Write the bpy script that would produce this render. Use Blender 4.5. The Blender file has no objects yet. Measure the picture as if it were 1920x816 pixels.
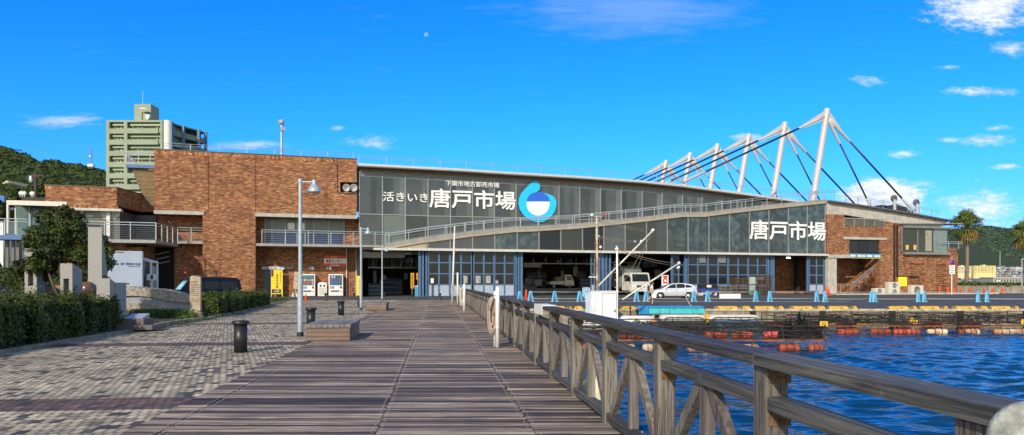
import bpy, bmesh, math, random
import numpy as np
from mathutils import Matrix, Vector
R = math.radians
random.seed(7); RNG = np.random.default_rng(7)
S = bpy.context.scene
COL = S.collection
# ------------------------------------------------------------------ camera, sky, sun, exposure
FPX, CX, HY, CH = 1387.0, 960.0, 531.0, 1.6      # focal length in photo pixels, centre column, horizon row, eye height
cd = bpy.data.cameras.new('camera'); cam = bpy.data.objects.new('camera', cd); COL.objects.link(cam)
cam.location = (0, 0, CH); cam.rotation_euler = (R(90), 0, 0)
cd.sensor_width = 36; cd.lens = FPX / 1920 * 36; cd.shift_y = (HY - 408) / 1920
cd.clip_start = .05; cd.clip_end = 9000
S.camera = cam
SUN_EL, SUN_AZ = 29.0, 200.0                     # azimuth clockwise from +Y: behind the camera, to its left
sd = bpy.data.lights.new('sun', 'SUN'); sd.energy = 3.6; sd.angle = R(.5); sd.color = (1, .87, .70)
sun = bpy.data.objects.new('sun', sd); COL.objects.link(sun)
tosun = Vector((math.sin(R(SUN_AZ)) * math.cos(R(SUN_EL)), math.cos(R(SUN_AZ)) * math.cos(R(SUN_EL)), math.sin(R(SUN_EL))))
sun.rotation_euler = tosun.to_track_quat('Z', 'Y').to_euler()
S.view_settings.view_transform = 'Standard'; S.view_settings.look = 'None'
S.view_settings.exposure = 0.30; S.view_settings.gamma = 1; S.view_settings.use_curve_mapping = False
S.cycles.max_bounces = 6; S.cycles.diffuse_bounces = 3; S.cycles.glossy_bounces = 3; S.cycles.transparent_max_bounces = 8
S.cycles.use_denoising = True

class NT:                                         # tiny node helper
    def __init__(s, tree): s.t = tree; s.n = tree.nodes; s.l = tree.links
    def new(s, ty, **kw):
        n = s.n.new(ty)
        for k, v in kw.items(): setattr(n, k, v)
        return n
    def put(s, sock, v):
        if isinstance(v, bpy.types.NodeSocket): s.l.new(v, sock)
        else: sock.default_value = v
    def m(s, op, a, b=0.0, c=0.0, clamp=False):
        n = s.new('ShaderNodeMath', operation=op); n.use_clamp = clamp
        s.put(n.inputs[0], a); s.put(n.inputs[1], b); s.put(n.inputs[2], c); return n.outputs[0]
    def ss(s, x, lo, hi, a=0.0, b=1.0):
        n = s.new('ShaderNodeMapRange', interpolation_type='SMOOTHSTEP')
        s.put(n.inputs[0], x); n.inputs[1].default_value = lo; n.inputs[2].default_value = hi
        n.inputs[3].default_value = a; n.inputs[4].default_value = b; return n.outputs[0]
    def mix(s, f, a, b, blend='MIX'):
        n = s.new('ShaderNodeMix', data_type='RGBA', blend_type=blend)
        s.put(n.inputs[0], f); s.put(n.inputs[6], a); s.put(n.inputs[7], b); return n.outputs[2]
    def noise(s, vec, scale, detail=4, rough=.55):
        n = s.new('ShaderNodeTexNoise'); s.put(n.inputs['Vector'], vec)
        n.inputs['Scale'].default_value = scale; n.inputs['Detail'].default_value = detail; n.inputs['Roughness'].default_value = rough
        return n.outputs[0]
    def xyz(s, x, y, z=0.0):
        n = s.new('ShaderNodeCombineXYZ'); s.put(n.inputs[0], x); s.put(n.inputs[1], y); s.put(n.inputs[2], z); return n.outputs[0]
    def sep(s, v):
        n = s.new('ShaderNodeSeparateXYZ'); s.put(n.inputs[0], v); return n.outputs

w = bpy.data.worlds.new('World'); S.world = w; w.use_nodes = True
N = NT(w.node_tree); N.n.clear()
sky = N.new('ShaderNodeTexSky', sky_type='NISHITA'); sky.sun_disc = False
sky.sun_elevation = R(SUN_EL); sky.sun_rotation = R(SUN_AZ); sky.altitude = 0; sky.air_density = 1.0; sky.dust_density = .3; sky.ozone_density = 2.0
hs = N.new('ShaderNodeHueSaturation'); hs.inputs['Hue'].default_value = .487; hs.inputs['Saturation'].default_value = 1.45; hs.inputs['Value'].default_value = 1.3
N.l.new(sky.outputs[0], hs.inputs['Color'])
tc = N.new('ShaderNodeTexCoord')
dx, dy, dz = N.sep(tc.outputs['Generated'])
dyc = N.m('MAXIMUM', dy, .05)
ca, cb = N.m('DIVIDE', dx, dyc), N.m('DIVIDE', dz, dyc)      # clouds live in sky directions ahead of the quay
front = N.ss(dy, .1, .3)
wv = N.xyz(N.m('MULTIPLY', ca, 1.0), N.m('MULTIPLY', cb, 2.4))
n1 = N.noise(wv, 18, 9, .66); n2 = N.noise(wv, 70, 7, .68); n3 = N.noise(N.xyz(ca, N.m('MULTIPLY', cb, 6.5)), 13, 9, .68)
def cloudmask(px, py, rx, ry):
    a0, b0 = (px - CX) / FPX, (HY - py) / FPX
    qa = N.m('DIVIDE', N.m('SUBTRACT', ca, a0), rx / FPX); qb = N.m('DIVIDE', N.m('SUBTRACT', cb, b0), ry / FPX)
    return N.m('SUBTRACT', 1.0, N.m('SQRT', N.m('ADD', N.m('MULTIPLY', qa, qa), N.m('MULTIPLY', qb, qb))), clamp=True)
dens = None
def addc(d):
    global dens
    dens = d if dens is None else N.m('MAXIMUM', dens, d)
nb = N.m('ADD', N.m('MULTIPLY', n1, .6), N.m('MULTIPLY', n2, .4))
def cumulus(px, py, rx, ry, lo=.66, hi=.85, amt=.5, top=1.0):
    lo, hi = lo-.03, hi+.09
    k = cloudmask(px, py, rx*1.15, ry*1.15)
    addc(N.m('MULTIPLY', N.m('MULTIPLY', N.ss(N.m('ADD', nb, N.m('MULTIPLY', k, amt)), lo, hi), N.ss(k, 0, .22)), top))
cumulus(1850, 18, 150, 62, .66, .86, .5)
cumulus(1840, 172, 130, 14, .67, .95, .42, .85); cumulus(1780, 127, 42, 10, .66, .95, .4, .75); cumulus(1625, 150, 60, 20, .70, .95, .4, .75)
cumulus(1850, 264, 75, 18, .66, .92, .42, .9); cumulus(1868, 240, 40, 9, .66, .95, .42, .75); cumulus(1698, 288, 50, 11, .66, .95, .42, .75); cumulus(1780, 262, 32, 8, .66, .95, .42, .7)
cumulus(1652, 374, 96, 50, .62, .74, .62); cumulus(1838, 388, 165, 60, .66, .90, .40, .85); cumulus(1560, 395, 60, 20, .68, .92, .42, .6); cumulus(1720, 345, 60, 14, .68, .95, .42, .6); cumulus(1900, 90, 60, 26, .68, .9, .4, .8)
cumulus(1890, 312, 40, 9, .66, .9, .45, .7)
def wisp(px, py, rx, ry, lo, hi, top): k = cloudmask(px, py, rx*1.1, ry*1.1); addc(N.m('MULTIPLY', N.m('MULTIPLY', N.ss(N.m('ADD', n3, N.m('MULTIPLY', k, .5)), lo, hi), N.ss(k, 0, .3)), top))
wisp(125, 228, 120, 26, .66, 1.1, .55); cumulus(705, 268, 85, 26, .70, 1.0, .42, .7); wisp(470, 272, 120, 18, .66, 1.1, .5); wisp(1400, 258, 60, 16, .7, .95, .55)
cumulus(630, 240, 25, 7, .66, .9, .4, .5)
gray = N.m('MULTIPLY', N.m('MULTIPLY', N.ss(N.m('ADD', n3, N.m('MULTIPLY', cloudmask(1180, 18, 300, 75), .62)), .55, 1.1), .55), front)
dens = N.m('MULTIPLY', dens, front)
moon = N.m('MULTIPLY', N.m('MULTIPLY', N.ss(cloudmask(799, 65, 5.5, 5.5), .1, .5), front), .2)
deep = N.mix(1.0, hs.outputs[0], N.mix(N.ss(dz, .02, .24), (.22, .50, 1.25, 1), (.17, .63, 1.28, 1)), 'MULTIPLY')
azure = N.mix(N.ss(dy, .30, .72), N.mix(1.0, sky.outputs[0], (1.5, 1.36, 1.18, 1), 'MULTIPLY'), deep)   # deepest blue away from the sun
c1 = N.mix(gray, azure, (2.0, 3.4, 5.8, 1))
lit = N.ss(N.m('ADD', N.m('MULTIPLY', n1, .5), N.m('MULTIPLY', n2, .5)), .38, .62)
c2 = N.mix(dens, c1, N.mix(lit, (4.2, 5.0, 6.4, 1), (7.2, 7.4, 7.7, 1)))
c3 = N.mix(moon, c2, (8, 9, 10, 1))
bg = N.new('ShaderNodeBackground'); N.put(bg.inputs[0], c3); bg.inputs[1].default_value = .12
wo = N.new('ShaderNodeOutputWorld'); N.l.new(bg.outputs[0], wo.inputs[0])
# ------------------------------------------------------------------ helpers
WM = {}                                           # world matrix of every empty made here
def at(x, y, Y): return Vector(((x - CX) / FPX * Y, Y, CH + (HY - y) / FPX * Y))
def gd(y, z=0.0): return (CH - z) * FPX / (y - HY)            # depth of a point of height z seen at row y
def gp(x, y, z=0.0): return at(x, y, gd(y, z))
def X_(px, Y): return (px - CX) / FPX * Y
def Z_(py, Y): return CH + (HY - py) / FPX * Y
def TR(loc, rz=0.0): return Matrix.Translation(Vector(loc)) @ Matrix.Rotation(rz, 4, 'Z')
class MB:
    def __init__(s, M=None): s.v = []; s.f = []; s.mi = []; s.sm = []; s.t = []; s.M = M; s.cur = 0; s.smooth = False; s.tint = .5
    def add(s, vs, fs):
        b = len(s.v); M = s.M
        for p in vs: s.v.append(M @ Vector(p) if M else Vector(p))
        for f in fs: s.f.append([b + i for i in f]); s.mi.append(s.cur); s.sm.append(s.smooth); s.t.append(s.tint)
        return s
    def obox(s, c, ax, ay, az):
        c, ax, ay, az = Vector(c), Vector(ax), Vector(ay), Vector(az)
        return s.add([c + i*ax + j*ay + k*az for k in (-1, 1) for j in (-1, 1) for i in (-1, 1)],
              [(0,2,3,1),(4,5,7,6),(0,1,5,4),(2,6,7,3),(0,4,6,2),(1,3,7,5)])
    def box(s, x0, y0, z0, x1, y1, z1):
        return s.obox(((x0+x1)/2,(y0+y1)/2,(z0+z1)/2), (abs(x1-x0)/2,0,0), (0,abs(y1-y0)/2,0), (0,0,abs(z1-z0)/2))
    def bbox(s, x0, y0, z0, x1, y1, z1, b=.02):        # box with chamfered vertical and top edges
        x0, x1 = min(x0,x1), max(x0,x1); y0, y1 = min(y0,y1), max(y0,y1); z0, z1 = min(z0,z1), max(z0,z1)
        def ring(i, z): return [(x0+i+b,y0+i,z),(x1-i-b,y0+i,z),(x1-i,y0+i+b,z),(x1-i,y1-i-b,z),(x1-i-b,y1-i,z),(x0+i+b,y1-i,z),(x0+i,y1-i-b,z),(x0+i,y0+i+b,z)]
        vs = ring(0, z0) + ring(0, z1-b) + ring(b*.9, z1)
        fs = [tuple(range(7,-1,-1)), tuple(range(16,24))]
        for r in (0, 8):
            for i in range(8): j = (i+1) % 8; fs.append((r+i, r+j, r+8+j, r+8+i))
        return s.add(vs, fs)
    def beam(s, p, q, w, h, up=(0,0,1)):
        p, q = Vector(p), Vector(q); d = q - p; L = d.length
        if L < 1e-6: return s
        d /= L; side = d.cross(Vector(up))
        if side.length < 1e-4: side = d.cross(Vector((1,0,0)))
        side.normalize(); u = side.cross(d)
        return s.obox((p+q)/2, d*L/2, side*w/2, u*h/2)
    def tube(s, p, q, r0, r1=None, n=10, caps=True):
        p, q = Vector(p), Vector(q); r1 = r0 if r1 is None else r1; d = q - p
        if d.length < 1e-6: return s
        d.normalize(); a = d.orthogonal().normalized(); b = d.cross(a)
        vs = []
        for c, r in ((p, r0), (q, r1)):
            for i in range(n): t = 2*math.pi*i/n; vs.append(c + a*math.cos(t)*r + b*math.sin(t)*r)
        sm = s.smooth; s.smooth = n > 6
        s.add(vs, [(i, (i+1) % n, n+(i+1) % n, n+i) for i in range(n)])
        s.smooth = False
        if caps: s.add(vs, [tuple(range(n-1,-1,-1)), tuple(range(n, 2*n))])
        s.smooth = sm; return s
    def path(s, pts, r, n=6):
        pts = [Vector(p) for p in pts]; vs = []; a = None
        for i, p in enumerate(pts):
            d = (pts[min(i+1, len(pts)-1)] - pts[max(i-1, 0)]).normalized()
            a = d.orthogonal().normalized() if a is None else (a - d*a.dot(d)).normalized()
            b = d.cross(a); rr = r[i] if isinstance(r, (list, tuple)) else r
            for k in range(n): t = 2*math.pi*k/n; vs.append(p + a*math.cos(t)*rr + b*math.sin(t)*rr)
        fs = [(i*n+k, i*n+(k+1) % n, (i+1)*n+(k+1) % n, (i+1)*n+k) for i in range(len(pts)-1) for k in range(n)]
        fs += [tuple(range(n-1,-1,-1)), tuple(range((len(pts)-1)*n, len(pts)*n))]
        sm = s.smooth; s.smooth = True; s.add(vs, fs); s.smooth = sm; return s
    def lathe(s, c, prof, n=16, axis=(0,0,1)):
        ax = Vector(axis).normalized(); a = ax.orthogonal().normalized(); b = ax.cross(a); c = Vector(c); vs = []
        for r, z in prof:
            for k in range(n): t = 2*math.pi*k/n; vs.append(c + ax*z + a*math.cos(t)*r + b*math.sin(t)*r)
        m = len(prof); fs = [(i*n+k, i*n+(k+1) % n, (i+1)*n+(k+1) % n, (i+1)*n+k) for i in range(m-1) for k in range(n)]
        fs += [tuple(range(n-1,-1,-1)), tuple(range((m-1)*n, m*n))]
        sm = s.smooth; s.smooth = True; s.add(vs, fs); s.smooth = sm; return s
    def prism(s, pts, lo, hi, plane='xz'):
        mk = {'xz': lambda a,b,t: (a,t,b), 'xy': lambda a,b,t: (a,b,t), 'yz': lambda a,b,t: (t,a,b)}[plane]
        ar = sum(pts[i][0]*pts[(i+1)%len(pts)][1]-pts[(i+1)%len(pts)][0]*pts[i][1] for i in range(len(pts)))
        pts = list(pts) if ar > 0 else list(pts)[::-1]
        n = len(pts); vs = [mk(a,b,lo) for a,b in pts] + [mk(a,b,hi) for a,b in pts]
        fl = plane == 'xz'
        fs = [tuple(range(n-1,-1,-1)), tuple(range(n,2*n))] + [(i,(i+1)%n,n+(i+1)%n,n+i) for i in range(n)]
        if fl: fs = [f[::-1] for f in fs]
        return s.add(vs, fs)
    def quad(s, *p): return s.add(p, [tuple(range(len(p)))])
    def leaves(s, P, Nn, size, tint=None, asp=.6):      # numpy: many small leaf-shaped quads
        n = len(P); Nn = Nn / (np.linalg.norm(Nn, axis=1, keepdims=True) + 1e-9)
        r = RNG.normal(size=(n,3)); A = np.cross(Nn, r); A /= np.linalg.norm(A, axis=1, keepdims=True) + 1e-9; B = np.cross(Nn, A)
        sz = size * RNG.uniform(.6, 1.3, (n,1))
        V = np.stack([P - A*sz, P - B*sz*asp, P + A*sz, P + B*sz*asp], 1).reshape(-1,3)
        if not hasattr(s, 'lv'): s.lv = []; s.lt = []
        s.lv.append(V); s.lt.append(RNG.uniform(0,1,n) if tint is None else tint); return s
    def build(s, name, mats, parent=None, loc=None):
        if not isinstance(mats, (list, tuple)): mats = [mats]
        V = np.array([tuple(p) for p in s.v], dtype=float).reshape(-1,3); nb = len(V)
        F = list(s.f); T = list(s.t); MI = list(s.mi); SMO = list(s.sm)
        if hasattr(s, 'lv'):
            L = np.concatenate(s.lv); k = len(L)//4
            F += (np.arange(k)[:,None]*4 + np.arange(4)[None,:] + nb).tolist()
            V = np.concatenate([V, L]); T += np.concatenate(s.lt).tolist(); MI += [s.cur]*k; SMO += [False]*k
        root = None
        if parent is not None:
            root = parent
            while root.parent is not None: root = root.parent
            inv = np.array(WM[root.name].inverted()); org = None
        else:
            org = Vector(loc) if loc else Vector(((V[:,0].min()+V[:,0].max())/2, (V[:,1].min()+V[:,1].max())/2, V[:,2].min()))
            inv = np.array(Matrix.Translation(-org))
        V = V @ inv[:3,:3].T + inv[:3,3]
        me = bpy.data.meshes.new(name); me.from_pydata(V.tolist(), [], F)
        for m_ in mats: me.materials.append(m_)
        me.polygons.foreach_set('material_index', MI); me.polygons.foreach_set('use_smooth', SMO)
        a = me.attributes.new('tint', 'FLOAT', 'FACE'); a.data.foreach_set('value', T)
        if not hasattr(s, 'lv') and name not in ('ground','water','pavement','hill_west','hill_east','windscreen'):
            bm_ = bmesh.new(); bm_.from_mesh(me); bmesh.ops.recalc_face_normals(bm_, faces=bm_.faces[:]); bm_.to_mesh(me); bm_.free()
        me.update()
        o = bpy.data.objects.new(name, me); COL.objects.link(o)
        if parent is not None: o.parent = parent
        else: o.location = org; WM[o.name] = Matrix.Translation(org)
        return o
SPLIT = {'downpipe','expansion_joint','support','column','roof_rail','foot','lintel','ceiling_lamp','tube_lamp','fin','corner_post','duct','post','terrace_column'}
_build = MB.build
def build_split(s, name, mats, parent=None, loc=None):        # separate pieces become separate parts of the same name
    if parent is None or name not in SPLIT or hasattr(s, 'lv'): return _build(s, name, mats, parent, loc)
    key = {}; P = [key.setdefault(tuple(round(c, 4) for c in v), i) for i, v in enumerate(s.v)]; up = list(range(len(s.v)))
    def find(i):
        while up[i] != i: up[i] = up[up[i]]; i = up[i]
        return i
    for f in s.f:
        for i in f: up[find(P[i])] = find(P[f[0]])
    grp = {}
    for k, f in enumerate(s.f): grp.setdefault(find(P[f[0]]), []).append(k)
    if len(grp) == 1: return _build(s, name, mats, parent, loc)
    for ks in grp.values():
        n = MB(); idx = {}
        for k in ks:
            for i in s.f[k]:
                if i not in idx: idx[i] = len(n.v); n.v.append(s.v[i])
            n.f.append([idx[i] for i in s.f[k]]); n.mi.append(s.mi[k]); n.sm.append(s.sm[k]); n.t.append(s.t[k])
        o = _build(n, name, mats, parent, loc)
    return o
MB.build = build_split
def tag(o, label=None, cat=None, group=None, kind=None):
    if label: o['label'] = label
    if cat: o['category'] = cat
    if group: o['group'] = group
    if kind: o['kind'] = kind
    return o
def thing(name, label, cat, loc=(0,0,0), rz=0.0, group=None):
    o = bpy.data.objects.new(name, None); COL.objects.link(o); o.empty_display_size = .2
    o.location = loc; o.rotation_euler = (0,0,rz); WM[o.name] = TR(loc, rz)
    return tag(o, label, cat, group)
def struct(o): o['kind'] = 'structure'; return o
def kids(o): return [c for c in COL.objects if c.parent == o]
KID = {}
def copy_thing(src, loc, rz=None, label=None, group=None, scale=None):
    c = src.copy(); COL.objects.link(c); c.location = loc
    if rz is not None: c.rotation_euler = (0,0,rz)
    if scale: c.scale = scale
    if label: c['label'] = label
    if group: c['group'] = group
    WM[c.name] = TR(loc, c.rotation_euler.z)
    if src.name not in KID: KID[src.name] = [(k, list(kids(k))) for k in kids(src)]
    for k, subs in KID[src.name]:
        d = k.copy(); COL.objects.link(d); d.parent = c
        for q in subs: e = q.copy(); COL.objects.link(e); e.parent = d
    return c
def text(mb, s, x0, z0, x1, z1, y, depth=.02, bold=.0, fit=True):   # lettering standing in the local x-z plane, facing -y
    c = bpy.data.curves.new('lettering', 'FONT'); c.body = s; c.size = 1; c.extrude = .5; c.resolution_u = 2
    o = bpy.data.objects.new('lettering', c); COL.objects.link(o)
    me = bpy.data.meshes.new_from_object(o.evaluated_get(bpy.context.evaluated_depsgraph_get()))
    V = np.array([tuple(v.co) for v in me.vertices]); F = [tuple(p.vertices) for p in me.polygons]
    bpy.data.objects.remove(o); bpy.data.curves.remove(c); bpy.data.meshes.remove(me)
    mn, mx = V.min(0), V.max(0)
    sx, sz = (x1-x0)/(mx[0]-mn[0]), (z1-z0)/(mx[1]-mn[1])
    if not fit: sx = sz = min(sx, sz)
    if not bold: mb.add([(x0+(v[0]-mn[0])*sx, y-(v[2]+.5)*depth, z0+(v[1]-mn[1])*sz) for v in V], F); return mb
    for k, (ox, oz) in enumerate(((0,0),(1,0),(-1,0),(0,1),(0,-1),(.7,.7),(-.7,.7),(.7,-.7),(-.7,-.7))):        # a heavier stroke: copies a hair apart
        mb.add([(x0+(v[0]-mn[0]+ox*bold)*sx, y-(v[2]+.5)*depth-k*.0012*(depth/.06), z0+(v[1]-mn[1]+oz*bold)*sz) for v in V], F)
    return mb

def marks(mb, x0, z0, x1, z1, y, n, vert=False, depth=.01):  # unreadable small characters: little stroke clusters, facing -y
    rg = random.Random(int(abs(x0*97+z0*13)*10))
    for k in range(n):
        if vert: a0, a1, b0, b1 = x0, x1, z1-(z1-z0)*(k+.88)/n, z1-(z1-z0)*(k+.08)/n
        else: a0, a1, b0, b1 = x0+(x1-x0)*(k+.08)/n, x0+(x1-x0)*(k+.88)/n, z0, z1
        w_, h_ = a1-a0, b1-b0
        for zz in (rg.uniform(.75,.95), rg.uniform(.4,.6), rg.uniform(.02,.2)): mb.box(a0+w_*rg.uniform(0,.2), y-depth, b0+h_*zz-h_*.07, a1-w_*rg.uniform(0,.2), y, b0+h_*zz+h_*.05)
        for xx in (rg.uniform(.1,.35), rg.uniform(.6,.9)): mb.box(a0+w_*xx-w_*.06, y-depth*1.1, b0+h_*rg.uniform(0,.3), a0+w_*xx+w_*.06, y-depth*.05, b1-h_*rg.uniform(0,.15))
    return mb
# ------------------------------------------------------------------ materials
MATS = {}
def pbr(name, col, rough=.6, metal=0.0, var=.18, scale=3.0, bump=0.0, spec=.5, tint=0.0, stretch=None, col2=None, streak=0.0, trans=0.0, coat=0.0, bscale=None):
    if name in MATS: return MATS[name]
    m = bpy.data.materials.new(name); m.use_nodes = True; T = NT(m.node_tree)
    b = m.node_tree.nodes['Principled BSDF']; tc = T.new('ShaderNodeTexCoord'); v = tc.outputs['Object']
    if stretch:
        mp = T.new('ShaderNodeMapping'); mp.inputs['Scale'].default_value = stretch; T.put(mp.inputs[0], v); v = mp.outputs[0]
    c = (*col, 1)
    n = T.noise(v, scale, 6, .65)
    k = T.ss(n, .3, .7, 1-var, 1+var)
    mul = T.new('ShaderNodeMix', data_type='RGBA', blend_type='MULTIPLY'); mul.inputs[0].default_value = 1
    if col2: T.put(mul.inputs[6], T.mix(T.ss(T.noise(v, scale*.45, 4), .42, .62), c, (*col2, 1)))
    else: mul.inputs[6].default_value = c
    T.put(mul.inputs[7], T.xyz(k, k, k)); out = mul.outputs[2]
    if tint:
        at_ = T.new('ShaderNodeAttribute', attribute_name='tint'); kk = T.ss(at_.outputs['Fac'], 0, 1, 1-tint, 1+tint)
        out = T.mix(1.0, out, T.xyz(kk, kk, kk), 'MULTIPLY')
    if streak:
        mp = T.new('ShaderNodeMapping'); mp.inputs['Scale'].default_value = (6, 6, .35); T.put(mp.inputs[0], tc.outputs['Object'])
        out = T.mix(T.ss(T.noise(mp.outputs[0], 1.0, 4), .5, .75, 0, streak), out, (.05, .045, .04, 1))
    T.put(b.inputs['Base Color'], out)
    T.put(b.inputs['Roughness'], T.ss(n, .2, .8, max(0.02, rough-.08), min(1, rough+.08)))
    b.inputs['Metallic'].default_value = metal; b.inputs['Specular IOR Level'].default_value = spec
    if coat: b.inputs['Coat Weight'].default_value = coat; b.inputs['Coat Roughness'].default_value = .05
    if trans: b.inputs['Subsurface Weight'].default_value = 0
    if bump:
        bn = T.new('ShaderNodeBump'); bn.inputs['Strength'].default_value = bump; bn.inputs['Distance'].default_value = .02
        T.put(bn.inputs['Height'], T.noise(v, bscale or scale*6, 5)); T.put(b.inputs['Normal'], bn.outputs[0])
    MATS[name] = m; return m
def leafmat(name, c0, c1, rough=.55):
    m = bpy.data.materials.new(name); m.use_nodes = True; T = NT(m.node_tree); nt = m.node_tree
    b = nt.nodes['Principled BSDF']; a = T.new('ShaderNodeAttribute', attribute_name='tint')
    tc = T.new('ShaderNodeTexCoord'); n = T.noise(tc.outputs['Object'], .9, 3)
    f = T.m('ADD', T.m('MULTIPLY', a.outputs['Fac'], .6), T.ss(n, .35, .65, -.1, .45), clamp=True)
    c = T.mix(f, (*c0,1), (*c1,1)); T.put(b.inputs['Base Color'], c); b.inputs['Roughness'].default_value = rough; b.inputs['Specular IOR Level'].default_value = .35
    tr = T.new('ShaderNodeBsdfTranslucent'); T.put(tr.inputs[0], c); mx = T.new('ShaderNodeMixShader'); mx.inputs[0].default_value = .22
    nt.links.new(b.outputs[0], mx.inputs[1]); nt.links.new(tr.outputs[0], mx.inputs[2])
    nt.links.new(mx.outputs[0], nt.nodes['Material Output'].inputs[0]); return m
def brickmat(name, bw=.40, bh=.125, dark=1.0, soldier=False):
    m = bpy.data.materials.new(name); m.use_nodes = True; T = NT(m.node_tree); b = m.node_tree.nodes['Principled BSDF']
    tc = T.new('ShaderNodeTexCoord'); x, y, z = T.sep(tc.outputs['Object']); u = T.m('ADD', x, y)
    v = T.xyz(z, u) if soldier else T.xyz(u, z)
    br = T.new('ShaderNodeTexBrick'); T.put(br.inputs['Vector'], v); br.offset = .5; br.squash = 1
    br.inputs['Color1'].default_value = (0,0,0,1); br.inputs['Color2'].default_value = (1,1,1,1); br.inputs['Mortar'].default_value = (.5,.5,.5,1)
    br.inputs['Scale'].default_value = 1; br.inputs['Mortar Size'].default_value = .012; br.inputs['Mortar Smooth'].default_value = .2
    br.inputs['Brick Width'].default_value = bw; br.inputs['Row Height'].default_value = bh
    rp = T.new('ShaderNodeValToRGB'); T.put(rp.inputs[0], br.outputs['Color']); e = rp.color_ramp
    P = [(0,(.14,.052,.031)),(.14,(.20,.075,.037)),(.38,(.285,.110,.047)),(.70,(.355,.150,.063)),(.9,(.42,.205,.092)),(1,(.50,.285,.145))]
    e.elements[0].position, e.elements[0].color = 0, (*[c*dark for c in P[0][1]],1); e.elements[1].position, e.elements[1].color = 1, (*[c*dark for c in P[-1][1]],1)
    for p, c in P[1:-1]: q = e.elements.new(p); q.color = (*[k*dark for k in c],1)
    big = T.ss(T.noise(T.xyz(u, z), .35, 5, .6), .3, .7, .85, 1.14)
    stain = T.ss(T.noise(T.xyz(T.m('MULTIPLY', u, 1.6), T.m('MULTIPLY', z, .12)), 1.0, 5, .6), .52, .72, 1.0, .72); big = T.m('MULTIPLY', big, stain)
    cc = T.mix(1.0, T.mix(br.outputs['Fac'], rp.outputs[0], (.16,.12,.095,1)), T.xyz(big, big, big), 'MULTIPLY')
    T.put(b.inputs['Base Color'], cc); b.inputs['Roughness'].default_value = .85; b.inputs['Specular IOR Level'].default_value = .2
    bn = T.new('ShaderNodeBump'); bn.inputs['Strength'].default_value = .5; bn.inputs['Distance'].default_value = .02; bn.invert = True
    T.put(bn.inputs['Height'], br.outputs['Fac']); T.put(b.inputs['Normal'], bn.outputs[0]); return m
def emit(name, col, st):
    m = bpy.data.materials.new(name); m.use_nodes = True; T = NT(m.node_tree); e = T.new('ShaderNodeEmission')
    e.inputs[0].default_value = (*col,1); e.inputs[1].default_value = st; T.l.new(e.outputs[0], m.node_tree.nodes['Material Output'].inputs[0]); return m
BRICK = brickmat('brick'); BRICKS = brickmat('brick_soldier', .5, .22, 1.05, True)
CONC = pbr('concrete', (.42,.40,.355), .85, var=.18, scale=1.2, bump=.3, streak=.25)
CONCD = pbr('concrete_dark', (.17,.16,.145), .9, var=.3, scale=1.5, bump=.3)
STEELP = pbr('painted_steel_pale', (.36,.41,.45), .5, .1, var=.1)
GALV = pbr('galvanised_steel', (.36,.42,.46), .42, .55, var=.15, scale=6)
LAMPG = pbr('lamp_post_grey', (.36,.43,.48), .45, .3, var=.12, scale=5, streak=.15)
WHITE = pbr('white_paint', (.78,.78,.76), .45, var=.06, scale=3)
WHITED = pbr('white_paint_worn', (.66,.65,.60), .55, var=.14, scale=3, streak=.35)
BLACK = pbr('black_paint', (.014,.014,.016), .42, var=.2, scale=5)
BLKR = pbr('black_rubber', (.012,.012,.013), .75, var=.25, scale=7)
BLUEF = pbr('blue_door_frame', (.070,.145,.27), .55, var=.18, scale=2, streak=.3)
DOORW = pbr('door_panel_pale', (.36,.42,.50), .5, var=.1, scale=2, streak=.15)
BEIGE = pbr('beige_fascia', (.36,.30,.22), .7, var=.1, scale=1)
BROWN = pbr('brown_fascia', (.15,.115,.085), .6, var=.15, scale=1)
GLASS = pbr('tinted_glass', (.036,.042,.050), .12, var=.25, scale=.3, spec=.6, tint=.55)
GLASS2 = pbr('stained_glass', (.022,.042,.062), .14, var=.5, scale=1.6, spec=.55, tint=.3, col2=(.055,.082,.092))
GLASSD = pbr('dark_glass', (.010,.014,.022), .08, var=.2, scale=.5, spec=.3, tint=.3)
GLASSP = pbr('pale_green_glass', (.115,.140,.132), .3, var=.1, scale=.6, tint=.15)
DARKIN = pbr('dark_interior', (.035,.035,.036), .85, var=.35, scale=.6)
ASPH = pbr('asphalt', (.060,.060,.064), .9, var=.28, scale=.8, bump=.4, bscale=60)
TIRE = pbr('tyre', (.013,.013,.013), .8); RIM = pbr('rim', (.55,.56,.58), .3, .7)
RED = pbr('signal_red', (.62,.045,.02), .5, var=.1); YEL = pbr('signal_yellow', (.80,.60,.02), .5, var=.08)
# ------------------------------------------------------------------ ground, water, quay, paving, boardwalk
def xL(Y): return -3.30 - .105*Y
def xR(Y): return 1.85 - .098*Y
QY = 46.0                                         # the quay edge
WZ = -1.15                                        # water level
g = MB()
g.quad((-4000,-300,-.02),(-.9,-300,-.02),(-.9,-20,-.02),(xL(QY)+.3,QY,-.02),(-4000,QY,-.02))
g.quad((-4000,QY,-.02),(4000,QY,-.02),(4000,5000,-.02),(-4000,5000,-.02))
struct(g.build('ground', ASPH, loc=(0,0,0)))
wm = bpy.data.materials.new('sea_water'); wm.use_nodes = True; T = NT(wm.node_tree); b = wm.node_tree.nodes['Principled BSDF']
b.inputs['Base Color'].default_value = (.003,.036,.085,1); b.inputs['Roughness'].default_value = .10; b.inputs['Specular IOR Level'].default_value = .5; b.inputs['IOR'].default_value = 1.33
tc = T.new('ShaderNodeTexCoord'); mp = T.new('ShaderNodeMapping'); mp.inputs['Scale'].default_value = (.65,1.6,1); mp.inputs['Rotation'].default_value = (0,0,R(8)); T.put(mp.inputs[0], tc.outputs['Object'])
h = T.m('ADD', T.m('ADD', T.m('MULTIPLY', T.noise(mp.outputs[0], .30, 2), 1.9), T.m('MULTIPLY', T.noise(mp.outputs[0], 1.1, 2, .5), 1.3)), T.m('MULTIPLY', T.noise(mp.outputs[0], 3.6, 2), .22))
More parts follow.
